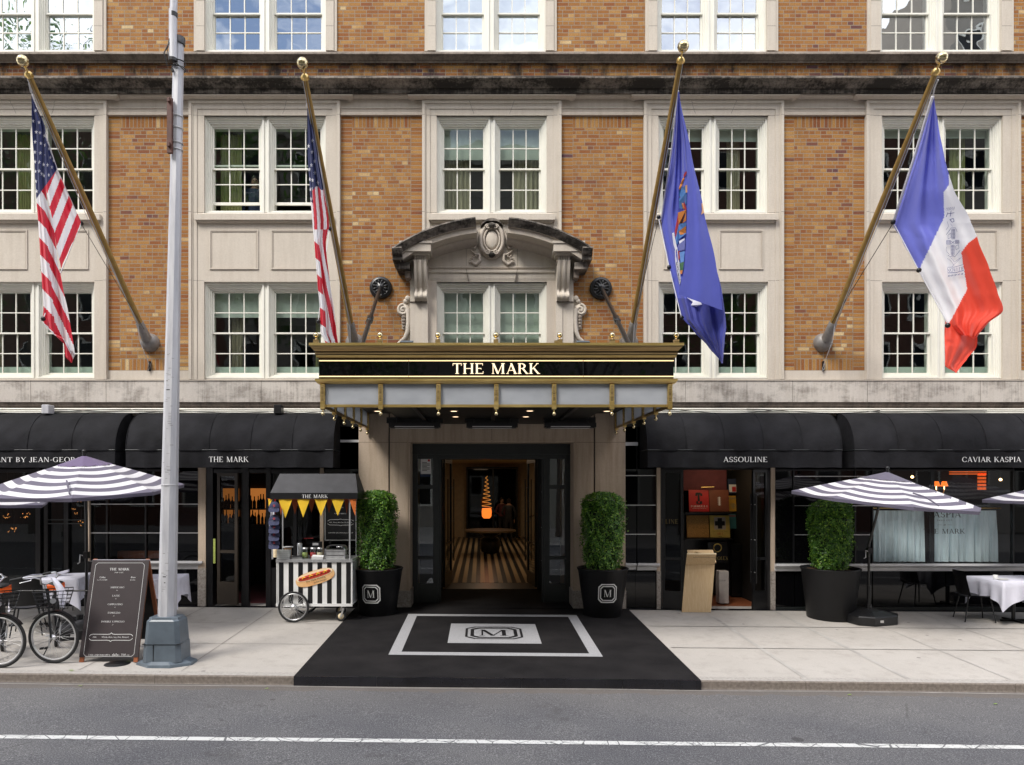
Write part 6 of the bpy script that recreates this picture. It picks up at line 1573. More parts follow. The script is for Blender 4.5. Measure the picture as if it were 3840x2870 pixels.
# ------------------------------------------------------------------ planters and topiary
def leaf_crown(name, parent, R_, H, z0, n, seed, mats, rl=.023):
    random.seed(seed); b = MB()
    prof_r = lambda t: R_*(.80+.20*math.sin(min(1, t*1.6)*math.pi/2))*(1 if t < .80 else (max(0, 1-((t-.80)/.20)**2.6))**.5*.97+.03)
    # inner dark twig mass
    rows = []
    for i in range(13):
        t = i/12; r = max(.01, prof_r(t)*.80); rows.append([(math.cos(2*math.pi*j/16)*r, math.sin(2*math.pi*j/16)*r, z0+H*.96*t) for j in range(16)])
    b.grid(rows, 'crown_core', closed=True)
    for i in range(n):
        t = random.random()**.92; a = random.uniform(0, 2*math.pi); 
        if random.random() < .12: t = random.uniform(.75, 1.0)
        lump = .026*math.sin(a*5+t*9+seed)+.022*math.sin(a*9-t*17)+.018*math.sin(a*17+t*31)+random.gauss(0, .016)
        r = prof_r(t)*random.uniform(.86, 1.0)+lump*.9
        if random.random() < .05: r += random.uniform(.01, .045)
        p = Vector((math.cos(a)*r, math.sin(a)*r, z0+H*t+(random.uniform(0, .03) if t > .9 else 0)))
        nrm = Vector((math.cos(a), math.sin(a), .35 if t < .75 else 1.2)).normalized()
        nrm = (nrm+Vector((random.gauss(0, .5), random.gauss(0, .5), random.gauss(.15, .5)))).normalized()
        ux = nrm.orthogonal().normalized(); ux.rotate(Matrix.Rotation(random.uniform(0, 6.28), 3, nrm)); uy = nrm.cross(ux); s1 = rl*random.uniform(.6, 1.15); s2 = s1*.55
        b.face([p-ux*s1, p-uy*s2, p+ux*s1, p+uy*s2], mats[min(len(mats)-1, int(random.random()**1.3*len(mats)))])
    return b.build(name, parent, local=True)
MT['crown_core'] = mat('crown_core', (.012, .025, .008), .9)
def leafmat(name, c):
    m, t, bb = newmat(name); setc(bb.inputs['Base Color'], c); bb.inputs['Roughness'].default_value = .42; out = t.nodes['Material Output']
    tl = t.nodes.new('ShaderNodeBsdfTranslucent'); setc(tl.inputs[0], (c[0]*1.5, c[1]*1.4, c[2])); mxs = t.nodes.new('ShaderNodeMixShader'); mxs.inputs[0].default_value = .25
    t.links.new(bb.outputs[0], mxs.inputs[1]); t.links.new(tl.outputs[0], mxs.inputs[2]); t.links.new(mxs.outputs[0], out.inputs[0]); return m
for k, c in (('lf1', (.045, .13, .018)), ('lf2', (.08, .20, .025)), ('lf3', (.15, .31, .035)), ('lf4', (.27, .45, .06)), ('lf5', (.11, .085, .03))): MT[k] = leafmat(k, c)
LM = ['lf1', 'lf1', 'lf2', 'lf2', 'lf2', 'lf3', 'lf3', 'lf4']
def planter(x, y, rt, rb, h, label, emb=False):
    z = gz(x, y)-.002
    r = empty('planter', (x, y, z), label, 'planter', 'tapered black planters')
    b = MB(); b.lathe([(rb-.01, 0), (rb, .012), (rt-.018, h-.06), (rt, h-.02), (rt+.004, h-.008), (rt-.004, h), (rt-.03, h), (rt-.04, h-.04), (rt-.05, h-.12)], 'planter', n=56); b.build('pot', r, local=True)
    b = MB(); rows = [[(math.cos(2*math.pi*j/24)*(rt-.045)*q, math.sin(2*math.pi*j/24)*(rt-.045)*q, h-.055+.012*math.sin(j*2.3+q*9)) for j in range(24)] for q in (1, .66, .33, .01)]; b.grid(rows, 'soil', closed=True, flip=True); b.build('soil', r, local=True)
    if emb:
        b = MB(); zc = h*emb; rad = lambda yy: rb+(rt-.018-rb)*(zc+yy)/(h-.06)+.003
        pl = octring(.166, .147, .32)+octring(.131, .115, .32)+[[(px_, py_-.062) for px_, py_ in q] for q in text2d('M', .125)[0]]
        mp_ = cyl_map((0, 0, zc), rad, -90); b.polys(pl, lambda px_, py_, e=0: mp_(px_, py_, e), 'text_white'); b.build('emblem', r, local=True)
    return r
def shrub(x, y, z, R_, H, label, n, seed):
    r = empty('topiary_shrub', (x, y, z), label, 'shrub', 'clipped evergreen columns in the planters'); leaf_crown('crown', r, R_, H, 0.06, n, seed, LM)
    b = MB(); b.tube([(0, 0, -.05), (.01, 0, .12), (0, .01, .5)], [.035, .03, .02], 'soil', n=8); b.build('trunk', r, local=True); return r
# positions from the photo: left and right of the doorway, and in front of the right-hand window
yl = -.62
for u, lab, sl, sd in ((1416, 'black planter with white octagon M, beside the hot dog cart', 'bright green clipped column beside the hot dog cart', 1), (2260, 'black planter with white octagon M, right of the doorway', 'deep green clipped column just right of the doorway', 2)):
    x = XU(u, yl); h = ZV(2128, yl)-gz(x, yl); pln = planter(x, yl, .455, .325, h, lab, emb=.50 if sd == 1 else .53)
    # turn the emblem as seen in the photo
    pln.rotation_euler.z = R(-9 if sd == 1 else 3)
    shrub(x+(-.01 if sd == 1 else 0), yl, gz(x, yl)+h-.07, .345 if sd == 1 else .37, (ZV(1842 if sd == 1 else 1848, yl)-ZV(2128, yl))+.0, sl, 12500, sd)
yr = -.68; xr = XU(3114, yr); hr = ZV(2128, yr)-gz(xr, yr)
planter(xr, yr, .495, .385, hr, 'large plain black planter without emblem, under the right-hand parasol')
shrub(xr-.0, yr, gz(xr, yr)+hr-.07, .35, 1.20, 'clipped column in the plain planter, its top shaded by the striped parasol', 12500, 7)

# ------------------------------------------------------------------ parasols
def stripe_umb():
    MT['u_purple'] = cloth_mat('parasol_purple', (.13, .118, .17), .18); MT['u_white'] = cloth_mat('parasol_white', (.80, .79, .82), .25)
stripe_umb()
def parasol(loc, pole_h, r_, h_, tilt, label, base=True, rot=22.5, lean=(0, 0), nstr=8.0, topc='u_purple', strap=60, axis=(0, 1, 0)):
    root = empty('parasol', loc, label, 'parasol', 'striped cafe parasols')
    T = Matrix.Translation((lean[0], lean[1], pole_h)) @ Matrix.Rotation(R(tilt), 4, axis) @ Matrix.Rotation(R(rot), 4, 'Z')
    N = 8
    def rim(k): a = 2*math.pi*k/N; return Vector((r_*math.cos(a), r_*math.sin(a), 0))
    b = MB(); K = 39; J = 8
    for k in range(N):
        A, B_ = rim(k), rim(k+1); rows = []
        for i in range(K+1):
            t = i/K; row = []
            for j in range(J+1):
                s1 = j/J; p = (A*(1-s1)+B_*s1)*t; z = h_*(1-t**1.08)-.055*t*math.sin(s1*math.pi)*math.sin(t*math.pi*.62)
                row.append(T @ Vector((p.x, p.y, z)))
            rows.append(row)
        def fn(i, j): return 'u_purple' if ((K-1-i)//3) % 2 == 0 else 'u_white'
        b.grid(rows, None, sm=True, fn=fn)
    b.build('canopy_cloth', root, local=True)
    b = MB()
    for k in range(N):
        A, B_ = rim(k), rim(k+1); d = (B_-A); rows = []
        for t in (0, 1):
            rows.append([T @ (A+d*j/12+Vector((0, 0, -.05*t-.004))*(1)-((A+d*.5).normalized()*.006*t)) for j in range(13)])
        b.grid(rows, 'u_purple')
    b.build('hem', root, local=True)
    b = MB(); rows = []
    for i in range(7):
        t = i/6*.27; row = []
        for k in range(48):
            a = 2*math.pi*k/48; seg = 1-.076*math.sin((a*N/2) % math.pi)
            row.append(T @ Vector((r_*t*seg*math.cos(a), r_*t*seg*math.sin(a), h_*(1-t)+.035*(1-t*2)+(.012*math.sin(k*2.1) if i == 6 else 0))))
        rows.append(row)
    b.grid(rows, topc, closed=True); b.build('vent_cap', root, local=True)
    b = MB(); c = T @ Vector((0, 0, h_+.07)); b.lathe([(.02, -.05), (.028, -.02), (.018, 0), (.03, .02), (.026, .045), (.003, .055)], 'black_metal', c=c, n=12); b.build('finial', root, local=True)
    b = MB()
    for k in range(N):
        A = rim(k); b.tube([T @ Vector((0, 0, h_-.06)), T @ Vector((A.x*.5, A.y*.5, h_*.46-.04)), T @ (A*.985+Vector((0, 0, -.03)))], .009, 'black_metal', n=6)
        b.tube([T @ Vector((0, 0, h_*.1-.15)), T @ Vector((A.x*.45, A.y*.45, h_*.52-.05))], .007, 'black_metal', n=5)
    b.build('rib', root, local=True)
    b = MB(); a = R(strap)-R(rot); A = T @ Vector((r_*.62*math.cos(a), r_*.62*math.sin(a), h_*.42+.0)); B2 = T @ Vector((r_*.93*math.cos(a+.12), r_*.93*math.sin(a+.12), h_*.10))
    b.tube([A, A*.5+B2*.5+Vector((0, -.01, .03)), B2], [.012, .014, .01], 'u_purple', n=6); b.build('strap', root, local=True)
    b = MB(); c = T @ Vector((0, 0, h_)); b.tube([(0, 0, .1), (0, 0, pole_h*.62), (lean[0]*.4, lean[1]*.4, pole_h*.8), c], .021, 'black_metal', n=12); b.tube([(0, 0, .08), (0, 0, .62)], .031, 'black_metal', n=12); b.build('pole', root, local=True)
    b = MB(); b.tube([(-.03, -.03, 1.22), (-.075, -.04, 1.24), (-.08, -.045, 1.12), (-.11, -.05, 1.10)], .009, 'steel', n=6); b.box(-.035, .035, -.04, .035, 1.18, 1.28, 'black_metal'); b.build('crank', root, local=True)
    if base:
        b = MB(); rw = [[(x_*.44*s_, y_*.36*s_, z_) for x_, y_ in ((-1, -.55), (-.55, -1), (.55, -1), (1, -.55), (1, .55), (.55, 1), (-.55, 1), (-1, .55))] for s_, z_ in ((1, 0), (1, .13), (.97, .15), (.55, .20), (.12, .235))]
        M_r = Matrix.Rotation(R(18), 3, 'Z'); rw = [[M_r @ Vector(p) for p in r0] for r0 in rw]
        b.grid(rw, 'black_paint', sm=False, closed=True); b.face(rw[-1], 'black_paint'); b.lathe([(.05, .2), (.045, .30)], 'black_metal', n=12)
        q = M_r @ Vector((-.12, -.362, .07)); b.box(q.x-.04, q.x+.04, q.y-.004, q.y+.01, q.z-.02, q.z+.02, 'steel'); b.build('base', root, local=True)
    return root
MT['u_top'] = cloth_mat('parasol_top', (.14, .10, .20), .15)
# right parasol
bx, by = XU(3258, -.95), -.95
parasol((bx, by, gz(bx, by)), 2.14, 1.42, .42, 6.5, 'striped parasol in the middle of the right-hand restaurant window', rot=31, lean=(-.08, -.58), topc='u_purple', strap=-95, axis=(.72, .70, 0))
# left parasols
ul = 326
bx, by = -6.29, -2.3
parasol((bx, by, gz(bx, by)), 2.27, 1.38, .46, 6, 'large striped parasol just left of the street lamp', rot=22.5, lean=(.05, -.1), axis=(1, 0, 0), topc='u_top', strap=-76)
bx, by = -8.95, -1.45
parasol((bx, by, gz(bx, by)), 2.06, 1.38, .42, 5, 'lower striped parasol at the left edge, mostly behind the large one', rot=5, nstr=7.5, topc='u_top', base=True)
bx, by = XU(4035, -1.2), -1.2
parasol((bx, by, gz(bx, by)), 2.10, 1.5, .44, 2, 'striped parasol cut by the right edge, above the white table', rot=20, lean=(0, -.3), nstr=7.5, strap=-60)

# ------------------------------------------------------------------ tables and chairs
def cafe_table(x, y, rot, label, clabel, w=.75, d=.75, h=.74, drop=.30, items=()):
    z = gz(x, y); t = empty('cafe_table', (x, y, z), label, 'table', 'cafe tables'); 
    b = MB(); b.box(-w/2, w/2, -d/2, d/2, h-.03, h, 'black_metal'); b.build('tabletop', t, local=True)
    b = MB(); b.tube([(0, 0, .03), (0, 0, h-.03)], .03, 'black_metal', n=10); b.box(-.22, .22, -.03, .03, 0, .03, 'black_metal'); b.box(-.03, .03, -.22, .22, 0.001, .031, 'black_metal'); b.build('pedestal', t, local=True)
    t.rotation_euler.z = R(rot)
    cl = MB(); e = .012; W2, D2 = w/2+e, d/2+e; n = 24; ring = []
    for i in range(n): ring.append((-W2+2*W2*i/n, -D2))
    for i in range(n): ring.append((W2, -D2+2*D2*i/n))
    for i in range(n): ring.append((W2-2*W2*i/n, D2))
    for i in range(n): ring.append((-W2, D2-2*D2*i/n))
    rows = [[(0, 0, h+.006)]*len(ring), [(px_*.98, py_*.98, h+.006) for px_, py_ in ring], [(px_, py_, h-.002) for px_, py_ in ring]]
    for q in (.25, .5, .75, 1):
        row = []
        for i, (px_, py_) in enumerate(ring):
            cf = 1-min(i % n, n-(i % n))/(n/2.0)   # 1 at the corners
            dr = drop+(.20*cf**3); fl = .03*math.sin(i*.9+x)*q+.05*q*cf**4
            l = math.hypot(px_, py_); row.append((px_*(1+fl/l), py_*(1+fl/l), h-.002-dr*q))
        rows.append(row)
    cl.grid(rows, 'linen', closed=True); o = cl.build('tablecloth'); o.location = (x, y, z); o.rotation_euler.z = R(rot); tag(o, clabel, 'tablecloth', 'white tablecloths')
    return t
def cafe_chair(x, y, rot, label):
    z = gz(x, y); c = empty('cafe_chair', (x, y, z), label, 'chair', 'black cafe chairs'); c.rotation_euler.z = R(rot)
    # facing -y locally
    b = MB(); rows = []
    for i in range(9):
        t = i/8; yy = .22-.44*t; rows.append([(xx*.23*(1-.08*abs(t-.5)), yy, .45-.02*math.cos(xx*1.4)+.015*abs(xx)) for xx in [(-1+j/4) for j in range(9)]])
    b.grid(rows, 'black_metal'); b.grid([[(p[0], p[1], p[2]-.02) for p in r] for r in rows], 'black_metal', flip=True); b.build('seat', c, local=True)
    b = MB(); rows = []
    for i in range(9):
        t = i/8; rows.append([(xx*.225*(1-.12*t*t), .21+.09*t-.045*(xx*xx), .46+.42*t) for xx in [(-1+j/4) for j in range(9)]])
    b.grid(rows, 'black_metal'); b.grid([[(p[0], p[1]+.018, p[2]) for p in r] for r in rows], 'black_metal', flip=True); b.build('backrest', c, local=True)
    for sx in (-1, 1):
        for y0, y1 in ((-.17, -.23), (.17, .25)):
            b = MB(); b.tube([(sx*.15, y0, .44), (sx*.21, y1, 0)], [.014, .009], 'black_metal', n=8); b.build('leg', c, local=True)
    return c
cafe_table(XU(205, -1.6), -1.6, 12, 'small cafe table left of the menu board, under a white cloth', 'white cloth on the table left of the menu board', w=.95, d=.8, h=.78)
cafe_table(XU(590, -1.3), -1.3, 8, 'small cafe table hidden behind the menu board and lamp post', 'white cloth showing between the menu board and the lamp post', w=.8, d=.7)
cafe_table(XU(3800, -.85), -.85, 4, 'cafe table at the right edge under a white cloth', 'white cloth on the table at the right edge', w=1.05, d=.8)
cafe_chair(XU(108, -2.25), -2.25, 205, 'black shell chair behind the bicycles, at the white-clothed table'); cafe_chair(XU(300, -.7), -.7, 10, 'black shell chair on the far side of the left white-clothed table')
cafe_chair(XU(3655, -.8), -.8, 80, 'black shell chair at the right-edge table, side on'); 
# things on the tables
def small(fn, name, label, cat, group=None):
    b = MB(); fn(b); return tag(b.build(name), label, cat, group)
tx, ty = XU(205, -1.6), -1.6; tz = gz(tx, ty)+.79
small(lambda b: b.obox((tx+.02, ty+.05, tz+.035), (.15, .05, .04), (-.015, .045, 0), (0, 0, .018), 'linen'), 'napkin', 'rolled white napkin propped on the left table', 'napkin')
small(lambda b: b.lathe([(.001, 0), (.08, .003), (.13, .018), (.125, .02), (.07, .008), (.001, .006)], 'white', c=(tx-.22, ty-.1, tz), n=28), 'plate', 'white plate on the left table', 'plate')
tx, ty = XU(3790, -.85), -.85; tz = gz(tx, ty)+.748
small(lambda b: b.lathe([(.03, 0), (.034, .005), (.038, .08), (.034, .078), (.03, .01)], 'white', c=(XU(3733, -1.0), -1.0, tz), n=16), 'tumbler', 'small glass tumbler on the right-edge table', 'glass')
small(lambda b: b.lathe([(.001, 0), (.07, .003), (.11, .014), (.105, .016), (.001, .006)], 'white', c=(XU(3755, -1.0), -1.0, tz), n=28), 'plate', 'white plate on the right-edge table', 'plate')

# ------------------------------------------------------------------ standing menu board
A0, A1 = G(303, 2484), G(512, 2486)
ax0, ax1, ay = A0.x-.02, A1.x+.02, (A0.y+A1.y)/2; az = gz(ax0, ay); H_ = ZV(2100, ay+.33)-az
sb = empty('sandwich_board', ((ax0+ax1)/2, ay, az), 'black coffee menu sandwich board with mahogany legs beside the bicycles', 'menu board')
up = Vector((0, .33, H_)); un = up.normalized(); nrm = Vector((0, -un.z, un.y)); rt_ = Vector((1, 0, 0))
bm_ = MB(); O = Vector((ax0, ay, az)); W_ = ax1-ax0
bm_.obox(O+rt_*W_/2+un*(up.length/2+.04)+nrm*.012, rt_*W_/2, nrm*.008, un*(up.length/2-.045), 'board_brown') if 'board_brown' in MT else None
MT['board_brown'] = mat('board_brown', (.035, .026, .028), .5, var=.06)
bm_.obox(O+rt_*W_/2+un*(up.length/2+.03)+nrm*.014, rt_*(W_/2+.002), nrm*.006, un*(up.length/2-.035), 'board_brown'); bm_.build('panel', sb)
b = MB()
for x in (ax0+.03, ax1-.03): b.obox(Vector((x, ay, az))+un*up.length/2, rt_*.028, nrm*.012, un*up.length/2, 'wood_red')
b.obox(O+rt_*W_/2+un*(up.length-.004), rt_*W_/2, nrm*.012, un*.006, 'linen'); 
b.build('front_frame', sb)
b = MB(); bk_ = Vector((0, -.42, H_)); bn = bk_.normalized(); nb = Vector((0, -bn.z, bn.y))
for x in (ax0+.03, ax1-.03): b.obox(Vector((x, ay+.33+.42, az+.01))+bn*bk_.length/2, rt_*.026, nb*.012, bn*bk_.length/2, 'wood_red')
b.obox(Vector(((ax0+ax1)/2, ay+.75, az))+bn*(bk_.length/2+.06), rt_*(W_/2-.06), nb*.006, bn*(bk_.length/2-.10), 'black_paint'); b.build('rear_frame', sb)
b = MB(); bmp = plane_map(O+rt_*W_/2+nrm*.0222, rt_, un); L_ = up.length
def bl(x0, y0, x1, y1, w_=.004):
    dx, dy = x1-x0, y1-y0; l = math.hypot(dx, dy); nx_, ny_ = -dy/l*w_/2, dx/l*w_/2
    b.face([bmp(x0+nx_, y0+ny_), bmp(x1+nx_, y1+ny_), bmp(x1-nx_, y1-ny_), bmp(x0-nx_, y0-ny_)], 'text_white')
hw_, y0_, y1_ = W_/2-.055, .075, L_-.045; c = .03
P8 = [(-hw_+c, y0_), (hw_-c, y0_), (hw_, y0_+c), (hw_, y1_-c), (hw_-c, y1_), (-hw_+c, y1_), (-hw_, y1_-c), (-hw_, y0_+c)]
for i in range(8): bl(*P8[i], *P8[(i+1) % 8])
fr = lambda q: L_*q
def bt(s_, x, yq, h, wd=None, serif=True, shear=0):
    pl = text2d(s_, h, width=wd)[0] if serif else sans2d(s_, h, shear=shear)
    b.polys([[(px_+x, py_+fr(yq)) for px_, py_ in q] for q in pl], lambda a, c_, e=0: bmp(a, c_, e*.3+.0004), 'text_white')
bt('THE MARK', 0, .892, .033, .27); bt('BAR CAFE', 0, .865, .014, .12)
bt('Coffee', -.22, .815, .022, serif=False, shear=.25); bt('by', -.275, .792, .012, serif=False, shear=.25); bt('LA COLOMBE', -.20, .792, .013, .11); bt('Brew', .20, .815, .022, serif=False, shear=.25); bt('by rodtar', .20, .792, .014, serif=False)
for s_, q, wd in (('AMERICANO', .715, .19), ('LATTE', .632, .10), ('CAPPUCCINO', .548, .20), ('ESPRESSO', .465, .165), ('DOUBLE ESPRESSO', .380, .31)):
    bt(s_, 0, q, .022, wd); bt('10' if s_ == 'ESPRESSO' else '12', 0, q-.026, .013, serif=False)
bt('Milk', -.22, .232, .020, serif=False, shear=.3); bt('Whole, Skim, Soy, Oat, Almond', .055, .232, .020, serif=False)
for q, s_ in ((.262, 1), (.212, -1)):
    yb_ = fr(q); pts = [(-.29, yb_-s_*.02), (-.275, yb_-s_*.002), (-.25, yb_+s_*.006), (-.05, yb_+s_*.004), (-.015, yb_+s_*.008), (0, yb_+s_*.024), (.015, yb_+s_*.008), (.05, yb_+s_*.004), (.25, yb_+s_*.006), (.275, yb_-s_*.002), (.29, yb_-s_*.02)]
    for (xa, ya), (xb, yb2) in zip(pts, pts[1:]): bl(xa, ya, xb, yb2, .006)
bt('CAFE AND BAR OPEN', -.125, .062, .018, .29); bt('daily', .085, .060, .034, serif=False); bt('at', .135, .062, .014, serif=False, shear=.3); bt('7:00', .195, .062, .026, serif=False); bt('AM', .255, .062, .014, .035)
b.build('lettering', sb)

# ------------------------------------------------------------------ bicycles
def make_bike(loc, steer, rot, label):
    r = empty('city_bicycle', loc, label, 'bicycle', 'city bicycles with orange-trimmed saddles'); Rw = .345
    Ms = Matrix.Rotation(R(steer), 3, 'Z')
    def sp(p, s_=True): return (Ms @ Vector(p)) if s_ else Vector(p)
    def wheel(c, M, name, parent):
        t = MB(); t.torus(c, Rw-.018, .019, 'rubber', ax='x', n=56, k=8, rot=M); w_ = t.build(name, parent, local=True)
        t = MB(); t.torus(c, Rw-.048, .013, 'rim', ax='x', n=56, k=6, rot=M); t.build('rim', w_, local=True)
        t = MB()
        for k in range(28):
            a = 2*math.pi*k/28; s1 = (.03 if k % 2 else -.03); a2 = a+.5*(1 if k % 4 < 2 else -1)
            t.tube([Vector(c)+M @ Vector((s1, .03*math.cos(a2), .03*math.sin(a2))), Vector(c)+M @ Vector((0, (Rw-.05)*math.cos(a), (Rw-.05)*math.sin(a)))], .0018, 'chrome', n=4)
        t.build('spokes', w_, local=True)
        t = MB(); ax_ = M @ Vector((1, 0, 0)); t.tube([Vector(c)-ax_*.06, Vector(c)-ax_*.035, Vector(c)-ax_*.03, Vector(c)+ax_*.03, Vector(c)+ax_*.035, Vector(c)+ax_*.06], [.010, .012, .035, .035, .012, .010], 'chrome', n=12); t.build('hub', w_, local=True)
    I3 = Matrix.Identity(3)
    # steering axis passes near the front hub: head at (0,.22,.80)
    wheel((0, 0, Rw), Ms, 'front_wheel', r); wheel((0, 1.06, Rw), I3, 'rear_wheel', r)
    b = MB()
    for sx in (-1, 1): b.tube([sp((sx*.055, 0, Rw)), sp((sx*.055, .03, Rw*2+.01)), sp((sx*.035, .05, Rw*2+.05))], .013, 'black_paint', n=8)
    b.tube([sp((0, .05, Rw*2+.05)), sp((0, .10, .98))], .02, 'black_paint', n=10); b.obox(sp((0, .05, Rw*2+.05)), Ms @ Vector((.05, 0, 0)), Ms @ Vector((0, .02, 0)), (0, 0, .018), 'black_paint'); b.build('fork', r, local=True)
    b = MB()
    for (A, B_, rr) in (((0, .10, .86), (0, .44, .33), .024), ((0, .08, .78), (0, .43, .30), .02), ((0, .44, .29), (0, .66, .86), .018), ((0, .44, .29), (.05, 1.06, Rw), .012), ((0, .44, .29), (-.05, 1.06, Rw), .012), ((0, .62, .72), (.05, 1.06, Rw), .010), ((0, .62, .72), (-.05, 1.06, Rw), .010)): b.tube([A, B_], rr, 'black_paint', n=10)
    b.box(.02, .05, .44, 1.06, .26, .40, 'black_paint'); b.build('frame', r, local=True)
    b = MB(); b.grid([[sp((xx, .0+.0+(Rw+.012)*math.cos(a), Rw+(Rw+.012)*math.sin(a)), True) for xx in (-.032, -.02, 0, .02, .032)] for a in [R(40+q*8) for q in range(14)]], 'black_paint'); b.build('mudguard', r, local=True)
    b = MB(); b.grid([[(xx, 1.06+(Rw+.012)*math.cos(a), Rw+(Rw+.012)*math.sin(a)) for xx in (-.032, -.02, 0, .02, .032)] for a in [R(20+q*10) for q in range(15)]], 'black_paint'); b.build('rear_mudguard', r, local=True)
    b = MB(); z0 = .985
    b.tube([sp((0, .10, .95)), sp((0, .12, 1.03))], .016, 'chrome', n=8)
    for sx in (-1, 1): b.tube([sp((0, .12, 1.03)), sp((sx*.10, .10, 1.06)), sp((sx*.17, .06, 1.13)), sp((sx*.24, .14, 1.17)), sp((sx*.29, .26, 1.15))], .012, 'chrome', n=8)
    b.build('handlebar', r, local=True)
    for sx in (-1, 1):
        b = MB(); b.tube([sp((sx*.275, .22, 1.16)), sp((sx*.31, .36, 1.13))], .018, 'rubber', n=10); b.build('grip', r, local=True)
        b = MB(); b.tube([sp((sx*.25, .13, 1.15)), sp((sx*.29, .10, 1.13)), sp((sx*.33, .22, 1.10))], .006, 'chrome', n=6); b.build('brake_lever', r, local=True)
    # saddle with orange sides
    b = MB(); rows = []
    for i in range(13):
        t = i/12; yy = .52+.27*t; wd = .022+.085*max(0, (t-.25)/.75)**.8; rows.append([(xx*wd, yy, .975+.02*t-.03*abs(xx)**3) for xx in [-1+j/4 for j in range(9)]])
    b.grid(rows, 'rubber'); b.grid([[(p[0], p[1], p[2]-.03) for p in rw] for rw in rows], 'rubber', flip=True); sd_ = b.build('saddle', r, local=True)
    b = MB(); tr = []
    for side in (-1, 1):
        e1 = [(side*(.024+.088*max(0, (t/12-.25)/.75)**.8), .52+.27*t/12, .945+.02*t/12) for t in range(13)]; b.grid([e1, [(p[0]*1.02, p[1], p[2]-.055) for p in e1]], 'saddle_orange')
    e1 = [(.112*math.cos(a), .79+.045*math.sin(a), .962) for a in [math.pi*q/10 for q in range(11)]]; b.grid([e1, [(p[0], p[1], p[2]-.065) for p in e1]], 'saddle_orange')
    b.grid([[(xx*.118, .505+.02*abs(xx), .955-.0*t-.06*t) for xx in [-1+j/5 for j in range(11)]] for t in (0, 1)], 'saddle_orange'); b.build('saddle_trim', sd_, local=True)
    b = MB(); b.tube([(0, .66, .85), (0, .68, .945)], .013, 'chrome', n=8); b.build('seat_post', r, local=True)
    # wire basket
    b = MB(); bz0, bz1 = .74, .98; Bk = Matrix.Rotation(R(0), 3, 'Z')
    def br(t, w0=.16, w1=.225, d0=.11, d1=.15): w_, d_ = w0+(w1-w0)*t, d0+(d1-d0)*t; return [(-w_, -d_), (w_, -d_), (w_, d_), (-w_, d_)]
    for t in (0, .2, .4, .6, .8, 1):
        q = br(t); z = bz0+(bz1-bz0)*t; b.tube([(x_, y_-.12, z) for x_, y_ in q+[q[0]]], .004 if t < 1 else .006, 'black_metal', n=5)
    q0, q1 = br(0), br(1)
    for s0 in range(4):
        A0_, A1_, B0_, B1_ = q0[s0], q0[(s0+1) % 4], q1[s0], q1[(s0+1) % 4]
        for k in range(8):
            f = k/8; b.tube([(A0_[0]+(A1_[0]-A0_[0])*f, A0_[1]+(A1_[1]-A0_[1])*f-.12, bz0), (B0_[0]+(B1_[0]-B0_[0])*f, B0_[1]+(B1_[1]-B0_[1])*f-.12, bz1)], .003, 'black_metal', n=4)
    for k in range(9): xx = -.16+.04*k; b.tube([(xx, -.23, bz0), (xx, -.01, bz0)], .003, 'black_metal', n=4)
    b.box(-.04, .04, -.245, -.235, .80, .94, 'black_paint') if False else b.lathe([(.03, -.03), (.035, 0), (.001, .005)], 'chrome', c=(0, -.27, .86), ax='y', n=12)
    b.build('basket', r, local=True)
    b = MB(); b.tube([(.0, .44, .29), (-.11, .44, .29)], .01, 'steel', n=8); b.tube([(-.06, .44, .29), (-.07, .40, .13)], .010, 'steel', n=8); b.tube([(.06, .44, .29), (.07, .48, .45)], .010, 'steel', n=8); b.lathe([(.10, -.004), (.10, .004)], 'steel', c=(.055, .44, .29), ax='x', n=24); b.build('crankset', r, local=True)
    for c_, sx in (((-.07, .40, .13), -1), ((.07, .48, .45), 1)):
        b = MB(); b.obox((c_[0]+sx*.06, c_[1], c_[2]), (.045, 0, 0), (0, .035, 0), (0, 0, .010), 'rubber'); b.build('pedal', r, local=True)
    b = MB(); b.tube([(-.02, .52, .26), (-.13, .50, .02), (-.16, .50, .01)], .008, 'black_metal', n=6); b.build('kickstand', r, local=True)
    r.rotation_euler.z = R(rot)
    return r
MT['saddle_orange'] = mat('saddle_orange', (.75, .11, .01), .45, var=.05); MT['rim'] = mat('pale_rim', (.60, .60, .60), .3, metal=.3)
g2 = G(198, 2489); bk2 = make_bike((g2.x, g2.y+.02, gz(g2.x, g2.y)), 57, 30, 'silver-rimmed city bicycle with wire basket beside the menu board')
bk1 = copy_tree(bk2); g1 = G(-2, 2505); bk1.location = (g1.x, g1.y, gz(g1.x, g1.y)); bk1['label'] = 'second city bicycle, cut off by the left edge of the photo'; bk1.rotation_euler.z = R(33)
b = MB(); gp = bk2.location; bz_ = gp.z+.78
b.grid([[(gp.x+.03+(.05+.10*math.sin(j*.4))*i/6+.018*j, gp.y-.12+.03*math.sin(i*1.4+j*.5), bz_+.36*(1-j/8)-.012*abs(i-3)*(j/8)) for i in range(7)] for j in range(9)], 'linen'); tag(b.build('cloth_bag'), 'white cloth hanging in the basket of the nearer bicycle', 'cloth')
# rack behind the bicycles
rk = empty('bicycle_rack', (gp.x-.6, gp.y+1.5, 0), 'thin dark rail running behind the two bicycles', 'rail'); b = MB()
ra, rb_ = Vector((gp.x-1.6, -2.9, gz(-6.5, -2.9)+.78)), Vector((gp.x+.35, -2.9, gz(-6.5, -2.9)+.78)); b.tube([ra, rb_], .012, 'black_metal', n=8)
for t in (.1, .93): q = ra+(rb_-ra)*t; b.tube([q, (q.x, q.y, gz(q.x, q.y))], .014, 'black_metal', n=8)
b.build('rail', rk)
